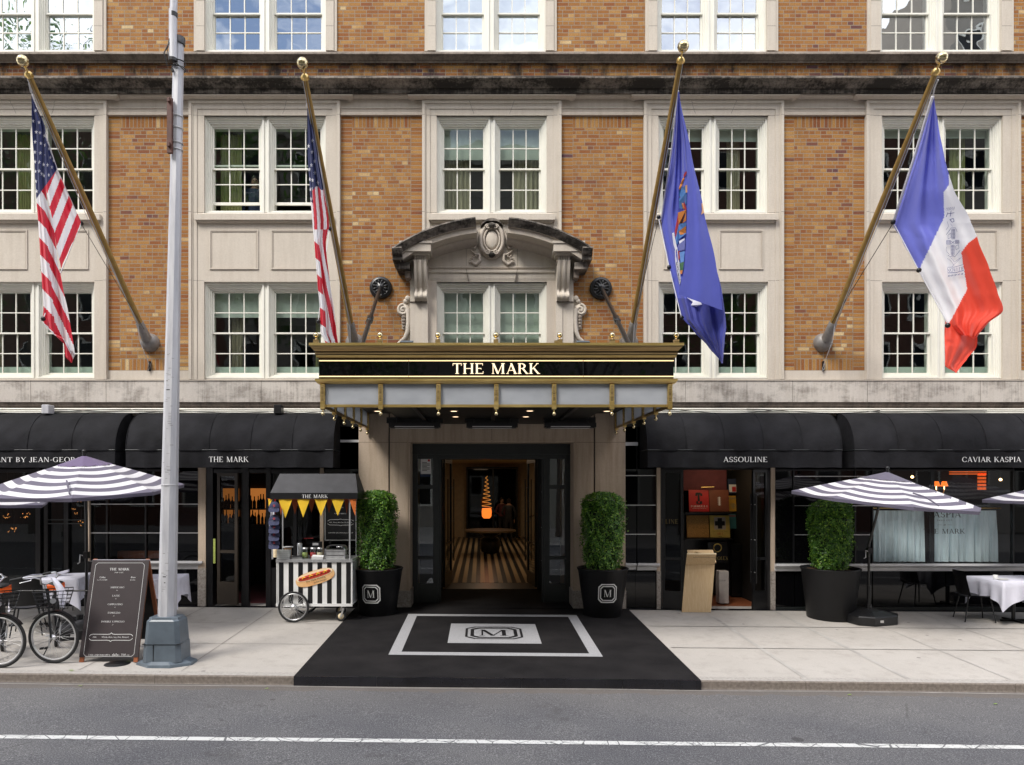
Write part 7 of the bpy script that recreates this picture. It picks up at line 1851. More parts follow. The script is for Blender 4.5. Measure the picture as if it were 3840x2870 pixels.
# heavy dark parasol foot behind the board
small(lambda b: (b.bbox(XU(230, -2.0), XU(345, -2.0), -2.3, -1.7, gz(-7, -2), gz(-7, -2)+.16, 'black_paint', .03), b.tube([(XU(300, -2), -2, gz(-7, -2)+.15), (XU(300, -2), -2, gz(-7, -2)+.24)], .05, 'black_metal')), 'weight_block', 'low dark weight on the pavement behind the bicycles', 'base')
# drips, leaves and the manhole lid
b = MB(); random.seed(6)
for u, v in ((265, 2516), (268, 2518), (483, 2483), (1700-700, 2585), (3733, 2643), (3186, 2608), (300, 2575)):
    q = G(u, v); s_ = .03
    z = gz(q.x, q.y)+.008; b.face([(q.x-s_, q.y, z), (q.x, q.y-.012, z+.004), (q.x+s_, q.y+.004, z+.006), (q.x+.005, q.y+.018, z+.003)], 'lf4')
tag(b.build('fallen_leaves'), 'scattered small green leaves on the pavement and road', 'leaves', kind='stuff')
q = G(440, 2490); b = MB(); b.lathe([(.16, 0), (.155, .006), (.001, .007)], 'black_metal', c=(q.x, q.y, gz(q.x, q.y)+.001), n=28); tag(b.build('manhole_cover'), 'small round dark cover in the pavement under the menu board', 'cover')
# spill below the planter
MT['wet'] = mat('wet_brown', (.24, .17, .10), .35)
q = G(3215, 2330); b = MB(); pts = [(q.x+.50*math.cos(a)*(1+.15*math.sin(3*a)), q.y+.13*math.sin(a)*(1+.2*math.sin(2*a+1))) for a in [2*math.pi*i/24 for i in range(24)]]; b.face([(x, y, gz(x, y)+.006) for x, y in pts], 'wet'); struct(b.build('water_stain')); 

# ------------------------------------------------------------------ hot dog cart
yc = -1.30; sC = F/(yc-CY)
def CXu(u): return XU(u, yc)
def CZv(v): return ZV(v, yc)
gc = gz(CXu(1170), yc)
ct = empty('food_cart', (CXu(1180), yc+.3, gc), 'hot dog cart with black and white striped sides, black roof and bunting', 'food cart')
x0, x1, zb_, zt_ = CXu(1040), CXu(1320), CZv(2264), CZv(2103); yb2 = yc+.62
b = MB(); b.box(x0, x1, yc, yb2, zb_, zt_, 'white')
for u0 in (1046, 1082.5, 1118.5, 1154.5, 1190.5, 1226.5, 1262.5, 1298): b.box(CXu(u0), CXu(u0+17.5), yc-.003, yc-.0005, zb_, zt_-.02, 'black_paint')
n = 5
for i in range(n): ya = yc+.03+i*.12; b.box(x0-.003, x0-.0005, ya, ya+.06, zb_, zt_-.02, 'black_paint'); b.box(x1+.0005, x1+.003, ya, ya+.06, zb_, zt_-.02, 'black_paint')
b.build('body', ct)
b = MB(); b.box(x0-.02, x1+.01, yc-.02, yb2+.02, zt_, zt_+.022, 'steel'); b.box(x0-.02, x1+.01, yc-.022, yc-.012, zt_-.025, zt_, 'steel'); b.build('counter', ct)
b = MB(); b.box(x0-.02, x1+.01, yc-.02, yc+.0-.0035, zb_-.045, zb_, 'white'); b.box(x0-.02, x0-.0035, yc-.0035, yb2, zb_-.045, zb_, 'white'); b.box(x0, x1, yc, yb2, zb_-.03, zb_-.001, 'white'); 
for xx in (x0-.012, x1-.004): b.box(xx, xx+.014, yc-.014, yc-.0035, zb_, zt_-.025, 'white')
b.build('chassis_rail', ct)
roofz0, roofz1, roofzt = CZv(1872), CZv(1850), CZv(1781)+.02
ra0, ra1 = CXu(1014), CXu(1342); ryf, ryb = yc-.02, yc+.72
b = MB()
for (px_, py_) in ((CXu(1019), ryf+.06), (CXu(1310), ryf+.06), (CXu(1019), ryb-.06), (CXu(1310), ryb-.06)): b.tube([(px_, py_, zt_+.02), (px_, py_, roofz1)], .014, 'steel', n=8)
b.build('roof_post', ct)
b = MB(); fr0 = [(ra0, ryf, roofz1), (ra1, ryf, roofz1), (ra1, ryb, roofz1), (ra0, ryb, roofz1)]; tp = [(ra0+.10, ryf+.22, roofzt), (ra1-.075, ryf+.22, roofzt), (ra1-.075, ryb-.22, roofzt), (ra0+.10, ryb-.22, roofzt)]
b.grid([fr0, tp], 'cart_canvas', sm=False, closed=True) if 'cart_canvas' in MT else None
MT['cart_canvas'] = mat('cart_canvas', (.045, .045, .05), .75, var=.2, scale=4, bump=.4, bscale=60)
b.grid([fr0, tp], 'cart_canvas', sm=False, closed=True); b.face(tp, 'cart_canvas'); b.face(fr0[::-1], 'cart_canvas'); b.build('roof', ct)
b = MB(); 
for (A, B_) in ((fr0[0], fr0[1]), (fr0[1], fr0[2]), (fr0[2], fr0[3]), (fr0[3], fr0[0])):
    b.face([(A[0], A[1]-(.004 if A[1] < yc+.1 and B_[1] < yc+.1 else 0), roofz0), (B_[0], B_[1]-(.004 if A[1] < yc+.1 and B_[1] < yc+.1 else 0), roofz0), (B_[0], B_[1]-(.004 if A[1] < yc+.1 and B_[1] < yc+.1 else 0), roofz1+.006), (A[0], A[1]-(.004 if A[1] < yc+.1 and B_[1] < yc+.1 else 0), roofz1+.006)], 'black_paint')
b.build('roof_valance', ct)
b = MB(); pl, _ = text2d('THE MARK', 13/sC, track=.08, width=97/sC); b.polys(pl, plane_map((CXu(1182), ryf-.0065, CZv(1868)), (1, 0, 0), (0, 0, 1)), 'text_white')
b.box(ra0-.003, ra0-.001, ryf+.06, ryf+.3, roofz0+.02, roofz1-.02, 'text_white'); b.build('lettering', ct)
# bunting
b = MB(); yy = ryf+.015
zz_ = lambda zx: 900+zx/2.467
for xa, xb, tipv, m in ((355, 487, 1944, 'yellow'), (524, 648, 1941, 'yellow'), (690, 812, 1936, 'yellow'), (845, 967, 1935, 'yellow'), (1008, 1075, 1936, 'orange')):
    A, B_, T_p = Vector((CXu(zz_(xa)), yy, roofz0+.005)), Vector((CXu(zz_(xb)), yy, roofz0+.005)), Vector((CXu(zz_((xa+xb)/2 if m == 'yellow' else 1068)), yy-.01, CZv(tipv)))
    rows = [[A.lerp(T_p, t).lerp(B_.lerp(T_p, t), s_)+Vector((0, .008*math.sin(s_*6+xa)*(1-t), 0)) for s_ in (0, .33, .66, 1)] for t in (0, .25, .5, .75, 1)]; b.grid(rows, m)
A = Vector((CXu(1003), yy, roofz0)); b.face([(CXu(1004), yy+.04, roofz0), (CXu(1021), yy+.0, roofz0), (CXu(1007), yy+.02, CZv(1903))], 'yellow')
yy2 = ryb-.05
for xa, xb, tipv in ((360, 400, 1935), (470, 550, 1930), (625, 700, 1924), (790, 860, 1925), (965, 1010, 1930)):
    k_ = lambda zx: XU(zz_(zx), yy2); b.face([(k_(xa), yy2, roofz0), (k_(xb), yy2, roofz0), (k_((xa+xb)/2), yy2-.01, ZV(tipv, yy2))], 'orange_dk')
b.box(CXu(1004), ra1-.01, yy-.002, yy+.004, roofz0-.004, roofz0+.01, 'orange'); b.build('bunting', ct)
# hot dog sign
sx_, sz_ = CXu(1182.5), CZv(2166); tl_ = R(17); rot2 = lambda x, z: (sx_+x*math.cos(tl_)-z*math.sin(tl_), sz_+x*math.sin(tl_)+z*math.cos(tl_))
MT['bun'] = mat('bun', (.72, .33, .12), .45, c2=(.80, .52, .25), scale=9); MT['bun_lite'] = mat('bun_light', (.85, .70, .46), .5); MT['sausage'] = mat('sausage', (.60, .06, .03), .35); MT['mustard'] = mat('mustard', (.85, .50, .03), .4)
b = MB(); a_, c2_ = .338, .118
def blob(sx0, sz0, dz, y, m, n=36, pw=2.6):
    pts = []
    for i in range(n):
        a = 2*math.pi*i/n; ca, sa = math.cos(a), math.sin(a); pts.append(rot2(sx0*math.copysign(abs(ca)**(2/pw), ca), dz+sz0*math.copysign(abs(sa)**(2/pw), sa)))
    b.prism(pts, y, y+.006, m)
blob(a_, c2_, 0, yc-.013, 'bun'); blob(a_*.93, c2_*.55, .045, yc-.015, 'bun_lite'); blob(a_*.84, c2_*.34, .035, yc-.019, 'sausage')
for k in range(9):
    x = -.25+.0625*k; b.tube([(rot2(x-.02, .035)[0], yc-.026, rot2(x-.02, .035)[1]), (rot2(x+.005, .068)[0], yc-.028, rot2(x+.005, .068)[1]), (rot2(x+.03, .045)[0], yc-.026, rot2(x+.03, .045)[1])], .010, 'mustard' if k % 2 else 'sausage', n=6)
b.build('hot_dog_sign', ct)
b = MB(); mpx = lambda x, y, e=0: Vector((rot2(x, y)[0], yc-.0265-e, rot2(x, y)[1]))
b.polys([[(px_, py_-.045) for px_, py_ in q] for q in sans2d('The Mark Hotdog', .034, shear=.05)], mpx, 'black_metal'); b.polys([[(px_+.06, py_-.088) for px_, py_ in q] for q in sans2d('by Jean-Georges', .024, shear=.4)], lambda x, y, e=0: mpx(x, y, e)+Vector((0, .009, 0)) , 'black_metal'); b.build('sign_lettering', ct)
def spoke_wheel(c, Rr, parent, ns=36):
    b = MB(); b.torus(c, Rr-.016, .017, 'rubber', ax='y', n=48, k=8); w_ = b.build('wheel', parent); b = MB(); b.torus(c, Rr-.042, .010, 'chrome', ax='y', n=48, k=6); b.build('rim', w_)
    b = MB()
    for k in range(ns): a = 2*math.pi*k/ns; a2 = a+(.35 if k % 2 else -.35); b.tube([(c[0]+.035*math.cos(a2), c[1]+(.02 if k % 2 else -.02), c[2]+.035*math.sin(a2)), (c[0]+(Rr-.045)*math.cos(a), c[1], c[2]+(Rr-.045)*math.sin(a))], .0026, 'chrome', n=4)
    b.build('spokes', w_); b = MB(); b.lathe([(.001, -.05), (.025, -.048), (.035, -.03), (.042, -.028), (.042, .03)], 'chrome', c=c, ax='y', n=20); b.build('hub', w_)
Rwh = 58/sC
spoke_wheel((CXu(1104), yc-.05, gz(CXu(1104), yc)+Rwh), Rwh, ct); spoke_wheel((CXu(1104), yb2+.05, gz(CXu(1104), yb2)+Rwh), Rwh, ct)
for yy3, dx in ((yc+.07, 0), (yb2-.08, -.1)):
    cx_, cz_ = CXu(1276)+dx, gz(0, yc)+.095; cz_ = gz(CXu(1276), yy3)+.09
    b = MB(); b.torus((cx_, yy3, cz_), .068, .022, 'rubber', ax='y', n=28, k=8); w_ = b.build('caster', ct); b = MB(); b.lathe([(.001, -.02), (.05, -.02), (.05, .02), (.001, .021)], 'bun_lite', c=(cx_, yy3, cz_), ax='y', n=16); b.build('hub', w_); b = MB(); b.obox((cx_+.02, yy3-.03, cz_+.06), (.015, 0, .0), (0, .003, 0), (.022, 0, .075), 'steel'); b.obox((cx_+.02, yy3+.03, cz_+.06), (.015, 0, 0), (0, .003, 0), (.022, 0, .075), 'steel'); b.box(cx_-.0, cx_+.09, yy3-.04, yy3+.04, zb_-.06, zb_-.031, 'steel'); b.build('fork', w_)
# goods on the cart
zc = zt_+.022; cpos = lambda u, dy=.15: (XU(u, yc+dy), yc+dy, zc)
def lathe_thing(name, label, cat, u, dy, prof, m, group=None, n=20, extra=None):
    x, y, z = cpos(u, dy); r = empty(name, (x, y, z), label, cat, group); b = MB(); b.lathe(prof, m, c=(x, y, z), n=n); b.build('body', r)
    if extra:
        for nm, pf, mm in extra: b = MB(); b.lathe(pf, mm, c=(x, y, z), n=n); b.build(nm, r)
    return r
MT['jar_glass'] = glass_mat('jar_glass', .08, (.85, .9, .9))
JP = [(.045, 0), (.052, .01), (.052, .13), (.044, .15), (.047, .155), (.047, .175)]
for u, m, lab in ((1144, 'green', 'glass jar of green relish on the cart counter'), (1174, 'red', 'glass jar of red topping on the cart counter'), (1199, 'bun_lite', 'glass jar of pale onions on the cart counter')):
    lathe_thing('condiment_jar', lab, 'jar', u, .16, JP, 'jar_glass', 'condiment jars on the cart', extra=[('filling', [(.001, .006), (.047, .006), (.048, .10), (.001, .102)], m), ('lid', [(.049, .160), (.049, .185), (.001, .187)], 'steel')])
lathe_thing('steel_canister', 'tall brushed steel cylinder on the cart counter', 'canister', 1124, .25, [(.042, 0), (.044, .24), (.036, .25), (.034, .252)], 'steel')
x, y, z = cpos(1065, .10); bsk = empty('plastic_basket', (x, y, z), 'white slotted basket at the left end of the cart counter', 'basket'); b = MB()
for i in range(13): xx = x-.10+.2*i/12; b.box(xx-.004, xx+.004, y-.06, y-.054, z, z+.15, 'white'); b.box(xx-.004, xx+.004, y+.054, y+.06, z, z+.15, 'white')
for k in range(5): zq_ = z+.005+k*.034; b.box(x-.104, x+.104, y-.064, y-.0605, zq_, zq_+.007, 'white'); b.box(x-.104, x+.104, y+.0605, y+.064, zq_, zq_+.007, 'white')
for sx in (-1, 1): b.box(x+sx*.101, x+sx*.106, y-.06, y+.06, z, z+.15, 'white')
b.box(x-.1, x+.1, y-.053, y+.053, z, z+.13, 'sheer'); b.build('basket_body', bsk)
lathe_thing('sauce_tub', 'cream tub at the far left of the cart counter', 'tub', 1032, .35, [(.05, 0), (.05, .12), (.03, .16)], 'bun_lite', extra=[('lid', [(.032, .16), (.032, .18)], 'red')])
small(lambda b: [b.box(CXu(1090), CXu(1130), yc+.06, yc+.2, zc+.0+.012*k, zc+.008+.012*k, 'black_paint' if k % 2 else 'steel') for k in range(4)], 'tray_stack', 'low stack of dark trays between the basket and the jars', 'trays')
small(lambda b: b.obox((CXu(1189), yc+.05, zc+.03), (.095, .0, -.004), (0, .04, .01), (.004, -.004, .024), 'white'), 'napkin_stack', 'stack of white napkins in front of the jars', 'napkins')
small(lambda b: [b.lathe([(.085, .17+.006*k), (.09, .174+.006*k)], 'white', c=cpos(1080, .3), n=24) for k in range(3)]+[b.lathe([(.06, 0), (.06, .17)], 'bun', c=cpos(1080, .3), n=20)], 'plate_stack', 'white plates stacked on a tub behind the basket', 'plates')
small(lambda b: (b.box(CXu(1146), CXu(1182), yc+.42, yc+.52, zc, zc+.26, 'black_paint'), b.box(CXu(1150), CXu(1172), yc+.41, yc+.419, zc+.2, zc+.24, 'white_sill'), b.tube([(CXu(1117), yc+.4, zc+.32), (CXu(1152), yc+.4, zc+.325)], .006, 'red', n=6)), 'card_machine', 'small black printer at the back of the cart counter', 'printer')
x, y, z = cpos(1262, .22); cf_ = empty('chafing_dish', (x, y, z), 'steel chafing dish with a hinged lid on the cart counter', 'chafing dish')
b = MB(); b.box(x-.17, x+.17, y-.12, y+.12, z+.0, z+.05, 'steel'); b.box(x-.16, x+.16, y-.11, y+.11, z+.06, z+.14, 'steel'); b.box(x-.18, x+.18, y-.125, y+.125, z+.135, z+.15, 'steel')
for sx in (-1, 1): b.box(x+sx*.17-.006, x+sx*.17+.006, y-.128, y-.121, z, z+.17, 'chrome')
b.build('base', cf_); b = MB(); rows = [[(x+.165*math.copysign(abs(math.cos(t_))**.4, math.cos(t_))*k_, y+.11*s_, z+.15+.075*max(0, math.sin(t_))**.6*k_) for t_ in [math.pi*q/12 for q in range(13)]] for s_, k_ in ((-1, .9), (-.8, 1), (.8, 1), (1, .9))]; b.grid(rows, 'chrome'); b.tube([(x+.03, y-.12, z+.19), (x+.03, y-.15, z+.21), (x+.12, y-.15, z+.21), (x+.12, y-.12, z+.19)], .008, 'chrome', n=6); b.build('lid', cf_)
# caps hanging in a column
names = ['topmost', 'second', 'middle', 'fourth', 'lowest']
capr = None
for i in range(5):
    u, v = 1029+ (0 if i else 0), 1700+ [500, 620, 695, 765, 840][i]/2.467
    x, y, z = XU(u, yc-.07), yc-.07, ZV(v, yc-.07)
    r = empty('baseball_cap', (x, y, z), f'navy baseball cap with an orange badge, {names[i]} in the column hanging from the cart roof', 'cap', 'navy caps hanging on the cart')
    b = MB(); rows = []
    for k in range(8):
        t = k/7*R(88); rows.append([(x+.095*math.cos(t)*math.cos(a), y+.06*math.cos(t)*math.sin(a), z-.01+.105*math.sin(t)) for a in [2*math.pi*q/18 for q in range(18)]])
    b.grid(rows, 'navy', closed=True); b.build('crown', r)
    b = MB(); rows = []
    for k in range(6):
        t = k/5; rows.append([(x+(.088+.012*t)*math.cos(a)*(1-.1*t)+.012*t, y-.052-.045*t*1.1-.0+.02*math.cos(a)**2, z-.012-.065*t*(.5+.5*abs(math.sin(a)))-.01*t*abs(math.cos(a))) for a in [math.pi+math.pi*q/12 for q in range(13)]])
    b.grid(rows, 'navy'); b.build('visor', r)
    b = MB(); pl = octring(.018, .011, .3)+[_rect(-.006, -.006, .006, .006)]; b.polys(pl, plane_map((x+.012, y-.064, z+.028), (1, 0, 0), (0, .25, 1)), 'e_red'); b.build('badge', r)
small(lambda b: (b.tube([(XU(1029, yc-.07), yc-.03, CZv(1872)), (XU(1029, yc-.07), yc-.03, CZv(2030))], .006, 'red', n=6), b.grid([[(XU(1010+3*math.sin(j*1.1)+i*4, yc+.0), yc+.02+.02*math.sin(i), CZv(1895+j*17)) for i in range(5)] for j in range(8)], 'linen')), 'apron', 'striped white cloth hanging behind the caps', 'cloth')

# ------------------------------------------------------------------ folded board in the bookshop doorway
E0, E1 = G(2552, 2293), G(2671, 2301); ez = gz(E0.x, E0.y)
es = empty('wooden_easel', ((E0.x+E1.x)/2, E0.y, ez), 'bent birch plywood lectern in the bookshop doorway', 'lectern')
Wd = E1.x-E0.x; ya = (E0.y+E1.y)/2
b = MB(); up_ = Vector((.10, .10, ZV(2118, ya+.1)-ez)); b.obox(Vector((E0.x+Wd/2, ya, ez))+up_/2, (Wd/2, -.01, 0), (0, .009, 0), up_/2, 'wood_ply'); b.build('front_panel', es)
b = MB(); top = Vector((E0.x+Wd/2, ya, ez))+up_; u2 = Vector((-.035, -.20, ZV(2078, ya-.1)-(ez+up_.z))); b.obox(top+u2/2, (Wd/2, 0, 0), (0, .009, .004), u2/2, 'wood_ply'); b.box((top+u2).x-Wd/2, (top+u2).x+Wd/2, (top+u2).y-.012, (top+u2).y+.012, (top+u2).z-.006, (top+u2).z+.014, 'bun_lite'); b.build('tilted_panel', es)
b = MB(); u3 = Vector((.05, .33, .20)); b.obox(top+Vector((.06, .02, .03))+u3/2, (Wd/2-.02, 0, 0), (0, -.005, .009), u3/2, 'wood_ply'); b.obox(top+Vector((.03, -.06, .165)), (Wd/2-.06, 0, 0), (0, .09, .015), (0, -.002, .006), 'black_paint'); b.build('book_rest', es)
b = MB(); b.obox(Vector((E0.x+Wd/2+.12, ya+.32, ez+.55)), (.02, 0, 0), (0, .15, 0), (0, 0, .52), 'wood_ply'); b.build('rear_panel', es)
bg_ = empty('shopping_bag', (XU(2712, .7), .7, 0), 'pale paper shopping bag on the bookshop floor behind the lectern', 'bag'); b = MB(); b.bbox(XU(2690, .7), XU(2727, .7), .6, .8, .0, ZV(2140, .7), 'cloth_pale', .01); b.build('bag_body', bg_)
b = MB(); b.polys(text2d('ASSOULINE', .03, width=.14)[0], plane_map((XU(2709, .59), .597, ZV(2180, .6)), (1, 0, 0), (0, 0, 1)), 'black_metal'); b.build('print', bg_)
small(lambda b: (b.box(XU(2655, 1.2), XU(2727, 1.2), 1.2, 1.22, ZV(2110, 1.2), ZV(2035, 1.2), 'black_paint'), b.polys(text2d('ROLEX', .07, width=.28)[0], plane_map((XU(2705, 1.2), 1.1985, ZV(2100, 1.2)), (1, 0, 0), (0, 0, 1)), 'gold_text'), b.torus((XU(2690, 1.2), 1.19, ZV(2055, 1.2)), .08, .012, 'gold_text', ax='y', n=20, k=5)), 'large_book', 'large dark book with a gold dial leaning behind the lectern', 'book')

# ------------------------------------------------------------------ people
def person(name, loc, rotz, H, pose, label, top, bottom, hair='hair', bun=False):
    """one continuous skinned body; pose = dict of joint offsets"""
    r = empty(name, loc, label, 'person'); r.rotation_euler.z = R(rotz)
    s_ = H/1.75; J = {}
    J['pelvis'] = (0, 0, .95); J['waist'] = (0, 0, 1.08); J['chest'] = (0, .01, 1.28); J['neckb'] = (0, .01, 1.45); J['neck'] = (0, 0, 1.52); J['head'] = (0, -.01, 1.60); J['crown'] = (0, 0, 1.70)
    for sd, sx in (('l', -1), ('r', 1)):
        J['hip'+sd] = (sx*.09, 0, .90); J['knee'+sd] = (sx*.10, -.02, .50); J['ankle'+sd] = (sx*.11, .02, .09); J['toe'+sd] = (sx*.12, -.13, .04)
        J['sh'+sd] = (sx*.18, .01, 1.42); J['el'+sd] = (sx*.23, .03, 1.14); J['wr'+sd] = (sx*.22, -.08, .90); J['hand'+sd] = (sx*.21, -.11, .82)
    J.update(pose)
    rad = dict(pelvis=.135, waist=.115, chest=.14, neckb=.075, neck=.05, head=.085, crown=.06)
    for sd in 'lr': rad.update({'hip'+sd: .085, 'knee'+sd: .055, 'ankle'+sd: .038, 'toe'+sd: .032, 'sh'+sd: .058, 'el'+sd: .042, 'wr'+sd: .028, 'hand'+sd: .024})
    E = [('pelvis', 'waist'), ('waist', 'chest'), ('chest', 'neckb'), ('neckb', 'neck'), ('neck', 'head'), ('head', 'crown')]
    for sd in 'lr': E += [('pelvis', 'hip'+sd), ('hip'+sd, 'knee'+sd), ('knee'+sd, 'ankle'+sd), ('ankle'+sd, 'toe'+sd), ('neckb', 'sh'+sd), ('sh'+sd, 'el'+sd), ('el'+sd, 'wr'+sd), ('wr'+sd, 'hand'+sd)]
    # fingers
    for sd, sx in (('l', -1), ('r', 1)):
        hx_, hy_, hz_ = J['hand'+sd]
        for k in range(5):
            n1, n2 = f'f{k}a{sd}', f'f{k}b{sd}'; off = (k-1.5)*.016 if k < 4 else -.03
            J[n1] = (hx_+sx*.004, hy_+off*(1 if k < 4 else 1.1), hz_-.04-.004*(2-abs(k-1.5))*(k < 4)); J[n2] = (hx_-sx*.012, hy_+off-.008, hz_-(.085-.006*abs(k-1.5) if k < 4 else .05)); rad[n1] = .0085; rad[n2] = .0075; E += [('hand'+sd, n1), (n1, n2)]
    ks = list(J); me = bpy.data.meshes.new('body'); me.from_pydata([tuple(c*s_ for c in J[k]) for k in ks], [(ks.index(a), ks.index(b_)) for a, b_ in E], [])
    o = bpy.data.objects.new('body', me); COL.objects.link(o); o.parent = r
    md = o.modifiers.new('skin', 'SKIN'); sv = me.skin_vertices[0].data
    for i, k in enumerate(ks): sv[i].radius = (rad[k]*s_*(1.25 if k in ('pelvis', 'chest', 'waist') else 1), rad[k]*s_); sv[i].use_root = (k == 'pelvis')
    sub = o.modifiers.new('sub', 'SUBSURF'); sub.levels = 1; sub.render_levels = 1
    # colour the one body by height: trousers, top, skin
    m, t, bb = newmat(name+'_body'); spn = t.nodes.new('ShaderNodeSeparateXYZ'); t.links.new(mapping(t, (1, 1, 1)), spn.inputs[0]); zc_ = spn.outputs[2]
    ax_ = M_(t, 'ABSOLUTE', spn.outputs[0])
    c = mixc(t, M_(t, 'GREATER_THAN', zc_, .98*s_), MT[bottom].node_tree.nodes['Principled BSDF'].inputs['Base Color'].default_value[:3] if False else BC[bottom], BC[top])
    c = mixc(t, M_(t, 'GREATER_THAN', zc_, 1.475*s_), c, BC['skin'])
    hand = M_(t, 'MULTIPLY', M_(t, 'LESS_THAN', zc_, .90*s_), M_(t, 'GREATER_THAN', ax_, .165*s_)); 
    if 'handskin' in pose: pass
    c = mixc(t, hand, c, BC['skin']); t.links.new(c, bb.inputs['Base Color']); bb.inputs['Roughness'].default_value = .7; me.materials.append(m)
    hx_, hy_, hz_ = [q*s_ for q in J['head']]
    b = MB(); b.sphere((hx_, hy_-.0, hz_+.02*s_), .082*s_, 'skin', 18, sc=(.92, 1.08, 1.3)); b.tube([(hx_, hy_-.085*s_, hz_+.02*s_), (hx_, hy_-.108*s_, hz_-.012*s_), (hx_, hy_-.086*s_, hz_-.02*s_)], [.008, .014, .008], 'skin', n=6)
    for sx in (-1, 1): b.sphere((hx_+sx*.028*s_, hy_-.080*s_, hz_+.022*s_), .011*s_, 'hair', 8); b.sphere((hx_+sx*.076*s_, hy_, hz_+.005*s_), .02*s_, 'skin', 8, sc=(.4, .8, 1.2))
    b.box(hx_-.024*s_, hx_+.024*s_, hy_-.091*s_, hy_-.08*s_, hz_-.052*s_, hz_-.044*s_, 'cloth_red'); b.build('head', r, local=True)
    b = MB(); b.sphere((hx_, hy_+.018*s_, hz_+.045*s_), .094*s_, hair, 18, sc=(.95, 1.05, 1.15)); 
    if bun: b.sphere((hx_, hy_+.10*s_, hz_+.09*s_), .045*s_, hair, 12)
    b.build('hair', r, local=True)
    return r
BC = {'skin': (.42, .24, .16), 'cloth_black': (.015, .015, .018), 'cloth_red': (.11, .025, .03), 'cloth_blue': (.02, .035, .08), 'cloth_pale': (.45, .40, .36)}
y1 = 14.6; x1_ = XU(1908, y1)
person('person', (x1_, y1, .012), 172, 1.74, {'elr': (.27, .05, 1.16), 'wrr': (.22, -.12, 1.06), 'handr': (.14, -.16, 1.05), 'ell': (-.27, .05, 1.16), 'kneel': (-.11, -.04, .5)}, 'person in a dark waistcoat seen from behind, standing in the lobby', 'cloth_black', 'cloth_black', bun=True)
y1 = 15.6; x1_ = XU(1882, y1)
person('person', (x1_, y1, .012), 20, 1.76, {'ell': (-.27, .0, 1.15), 'wrl': (-.20, -.2, 1.05), 'handl': (-.14, -.25, 1.04)}, 'person in a maroon top facing the street, further back in the lobby', 'cloth_red', 'cloth_black')
y1 = .62; zf_ = V(965)+.15; x1_ = XU(957, y1)
person('person', (x1_, y1, ZV(668, y1)-1.66), 12, 1.7, {}, 'person in a dark blue top looking out of the second-floor window beside the furled flag', 'cloth_blue', 'cloth_black')
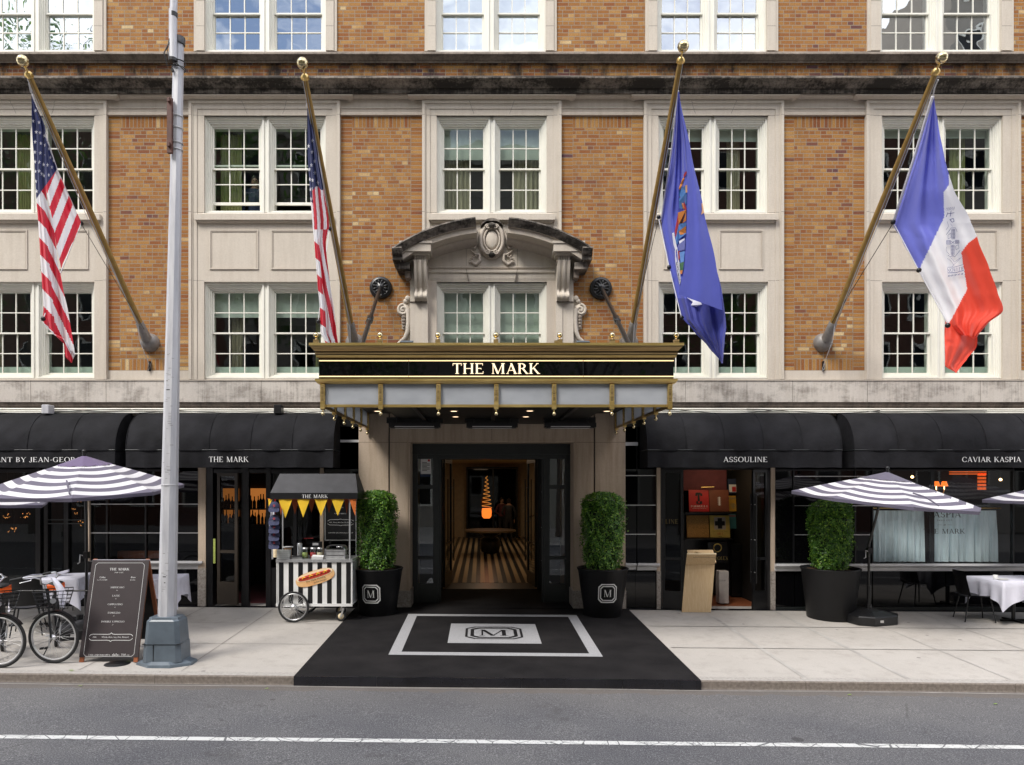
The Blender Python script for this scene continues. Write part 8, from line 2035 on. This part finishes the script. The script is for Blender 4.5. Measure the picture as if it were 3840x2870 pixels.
# ------------------------------------------------------------------ the other side of the street (seen in the glass and shading the road)
def facade_mat(name, c, win=(.03, .035, .04)):
    m, t, b = newmat(name); sp = t.nodes.new('ShaderNodeSeparateXYZ'); t.links.new(mapping(t, (1, 1, 1)), sp.inputs[0])
    base = mixc(t, noise(t, mapping(t, (1, 1, 1)), .8), tuple(x*.85 for x in c), tuple(x*1.1 for x in c)); t.links.new(base, b.inputs['Base Color']); b.inputs['Roughness'].default_value = .8; return m
MT['far_stone'] = facade_mat('far_stone', (.30, .27, .23)); MT['far_brick'] = facade_mat('far_brick', (.16, .075, .05)); MT['far_cream'] = facade_mat('far_cream', (.36, .34, .29))
YB = -24.0
for k, (x0, x1, h, m, lab) in enumerate(((-34, -14, 23, 'far_brick', 'brick apartment house across the street, to the left'), (-14, -2, 21.5, 'far_stone', 'stone townhouse across the street with a chimney'), (-2, 9, 20, 'far_cream', 'low cream townhouse across the street'), (9, 25, 22, 'far_brick', 'brick building across the street, right of the cream townhouse'), (25, 62, 31, 'far_stone', 'tallest stone building across the street, to the far right'), (-70, -34, 22, 'far_cream', 'wide cream building across the street, at the far left end'))):
    r = empty('opposite_building', ((x0+x1)/2, YB, 0), lab, 'building'); b = MB(); b.box(x0+.01, x1-.01, YB-10, YB, -.3, h, m); b.box(x0, x1-.02, YB-.1, YB+.35, h-.6, h+.25, m); b.build('wall', r)
    if k == 1:
        b = MB(); b.box(-9.5, -8.0, YB-3, YB-1.5, h, h+3, 'far_brick'); b.box(-9.7, -7.8, YB-3.2, YB-1.3, h+3, h+3.3, 'far_stone'); b.build('chimney', r)
    b = MB(); n = int((x1-x0)/2.6)
    for fl in range(int(h/3.4)):
        for i in range(n):
            xc = x0+(x1-x0)*(i+.5)/n; z = 1.2+fl*3.4
            if z+1.9 < h: b.box(xc-.55, xc+.55, YB-.02, YB+.03, z, z+1.8, 'black_glass'); b.frame(xc-.65, xc+.65, z-.1, z+1.9, .1, YB+.0, YB+.08, 'white_paint')
    b.build('windows', r)
def street_tree(x, y, h, rc, seed, label):
    random.seed(seed); r = empty('street_tree', (x, y, gz(x, y)), label, 'tree', 'street trees across the road'); b = MB()
    b.tube([(0, 0, 0), (.05, 0, h*.3), (-.05, .05, h*.55)], [.16, .12, .08], 'bark', n=10)
    for k in range(9): a = k*2.4; b.tube([(0, 0, h*(.32+.03*k)), (math.cos(a)*rc*.5, math.sin(a)*rc*.5, h*(.5+.04*k)), (math.cos(a)*rc*.85, math.sin(a)*rc*.85, h*(.6+.04*k))], [.06, .04, .015], 'bark', n=6)
    b.build('trunk', r, local=True); b = MB()
    cl = [(random.uniform(-1, 1)*rc*.75, random.uniform(-1, 1)*rc*.75, h*random.uniform(.45, .95)) for _ in range(42)]
    for i in range(4200):
        c = random.choice(cl); d = Vector((random.gauss(0, 1), random.gauss(0, 1), random.gauss(0, .8))).normalized()*random.uniform(.2, 1)*rc*.34
        p = Vector(c)+d; nrm = Vector((random.gauss(0, 1), random.gauss(0, 1), random.gauss(0, 1))).normalized(); ux = nrm.orthogonal().normalized(); uy = nrm.cross(ux); s_ = random.uniform(.06, .13)
        b.face([p-ux*s_, p-uy*s_*.7, p+ux*s_, p+uy*s_*.7], random.choice(('lf1', 'lf1', 'lf2', 'lf3')))
    b.build('crown', r, local=True)
MT['bark'] = mat('bark', (.10, .075, .055), .9, bump=.5)
street_tree(-20, -17.5, 24, 4.5, 1, 'tallest street tree across the road, far left'); street_tree(-4.6, -18.5, 12.5, 2.6, 2, 'street tree across the road left of the doorway'); street_tree(-10.2, -17.8, 21.0, 3.0, 5, 'tall slim street tree across the road, left of centre'); street_tree(3.4, -18.0, 10.5, 2.8, 3, 'street tree across the road right of the doorway'); street_tree(11.5, -18.5, 11.5, 3, 4, 'street tree across the road, far right')
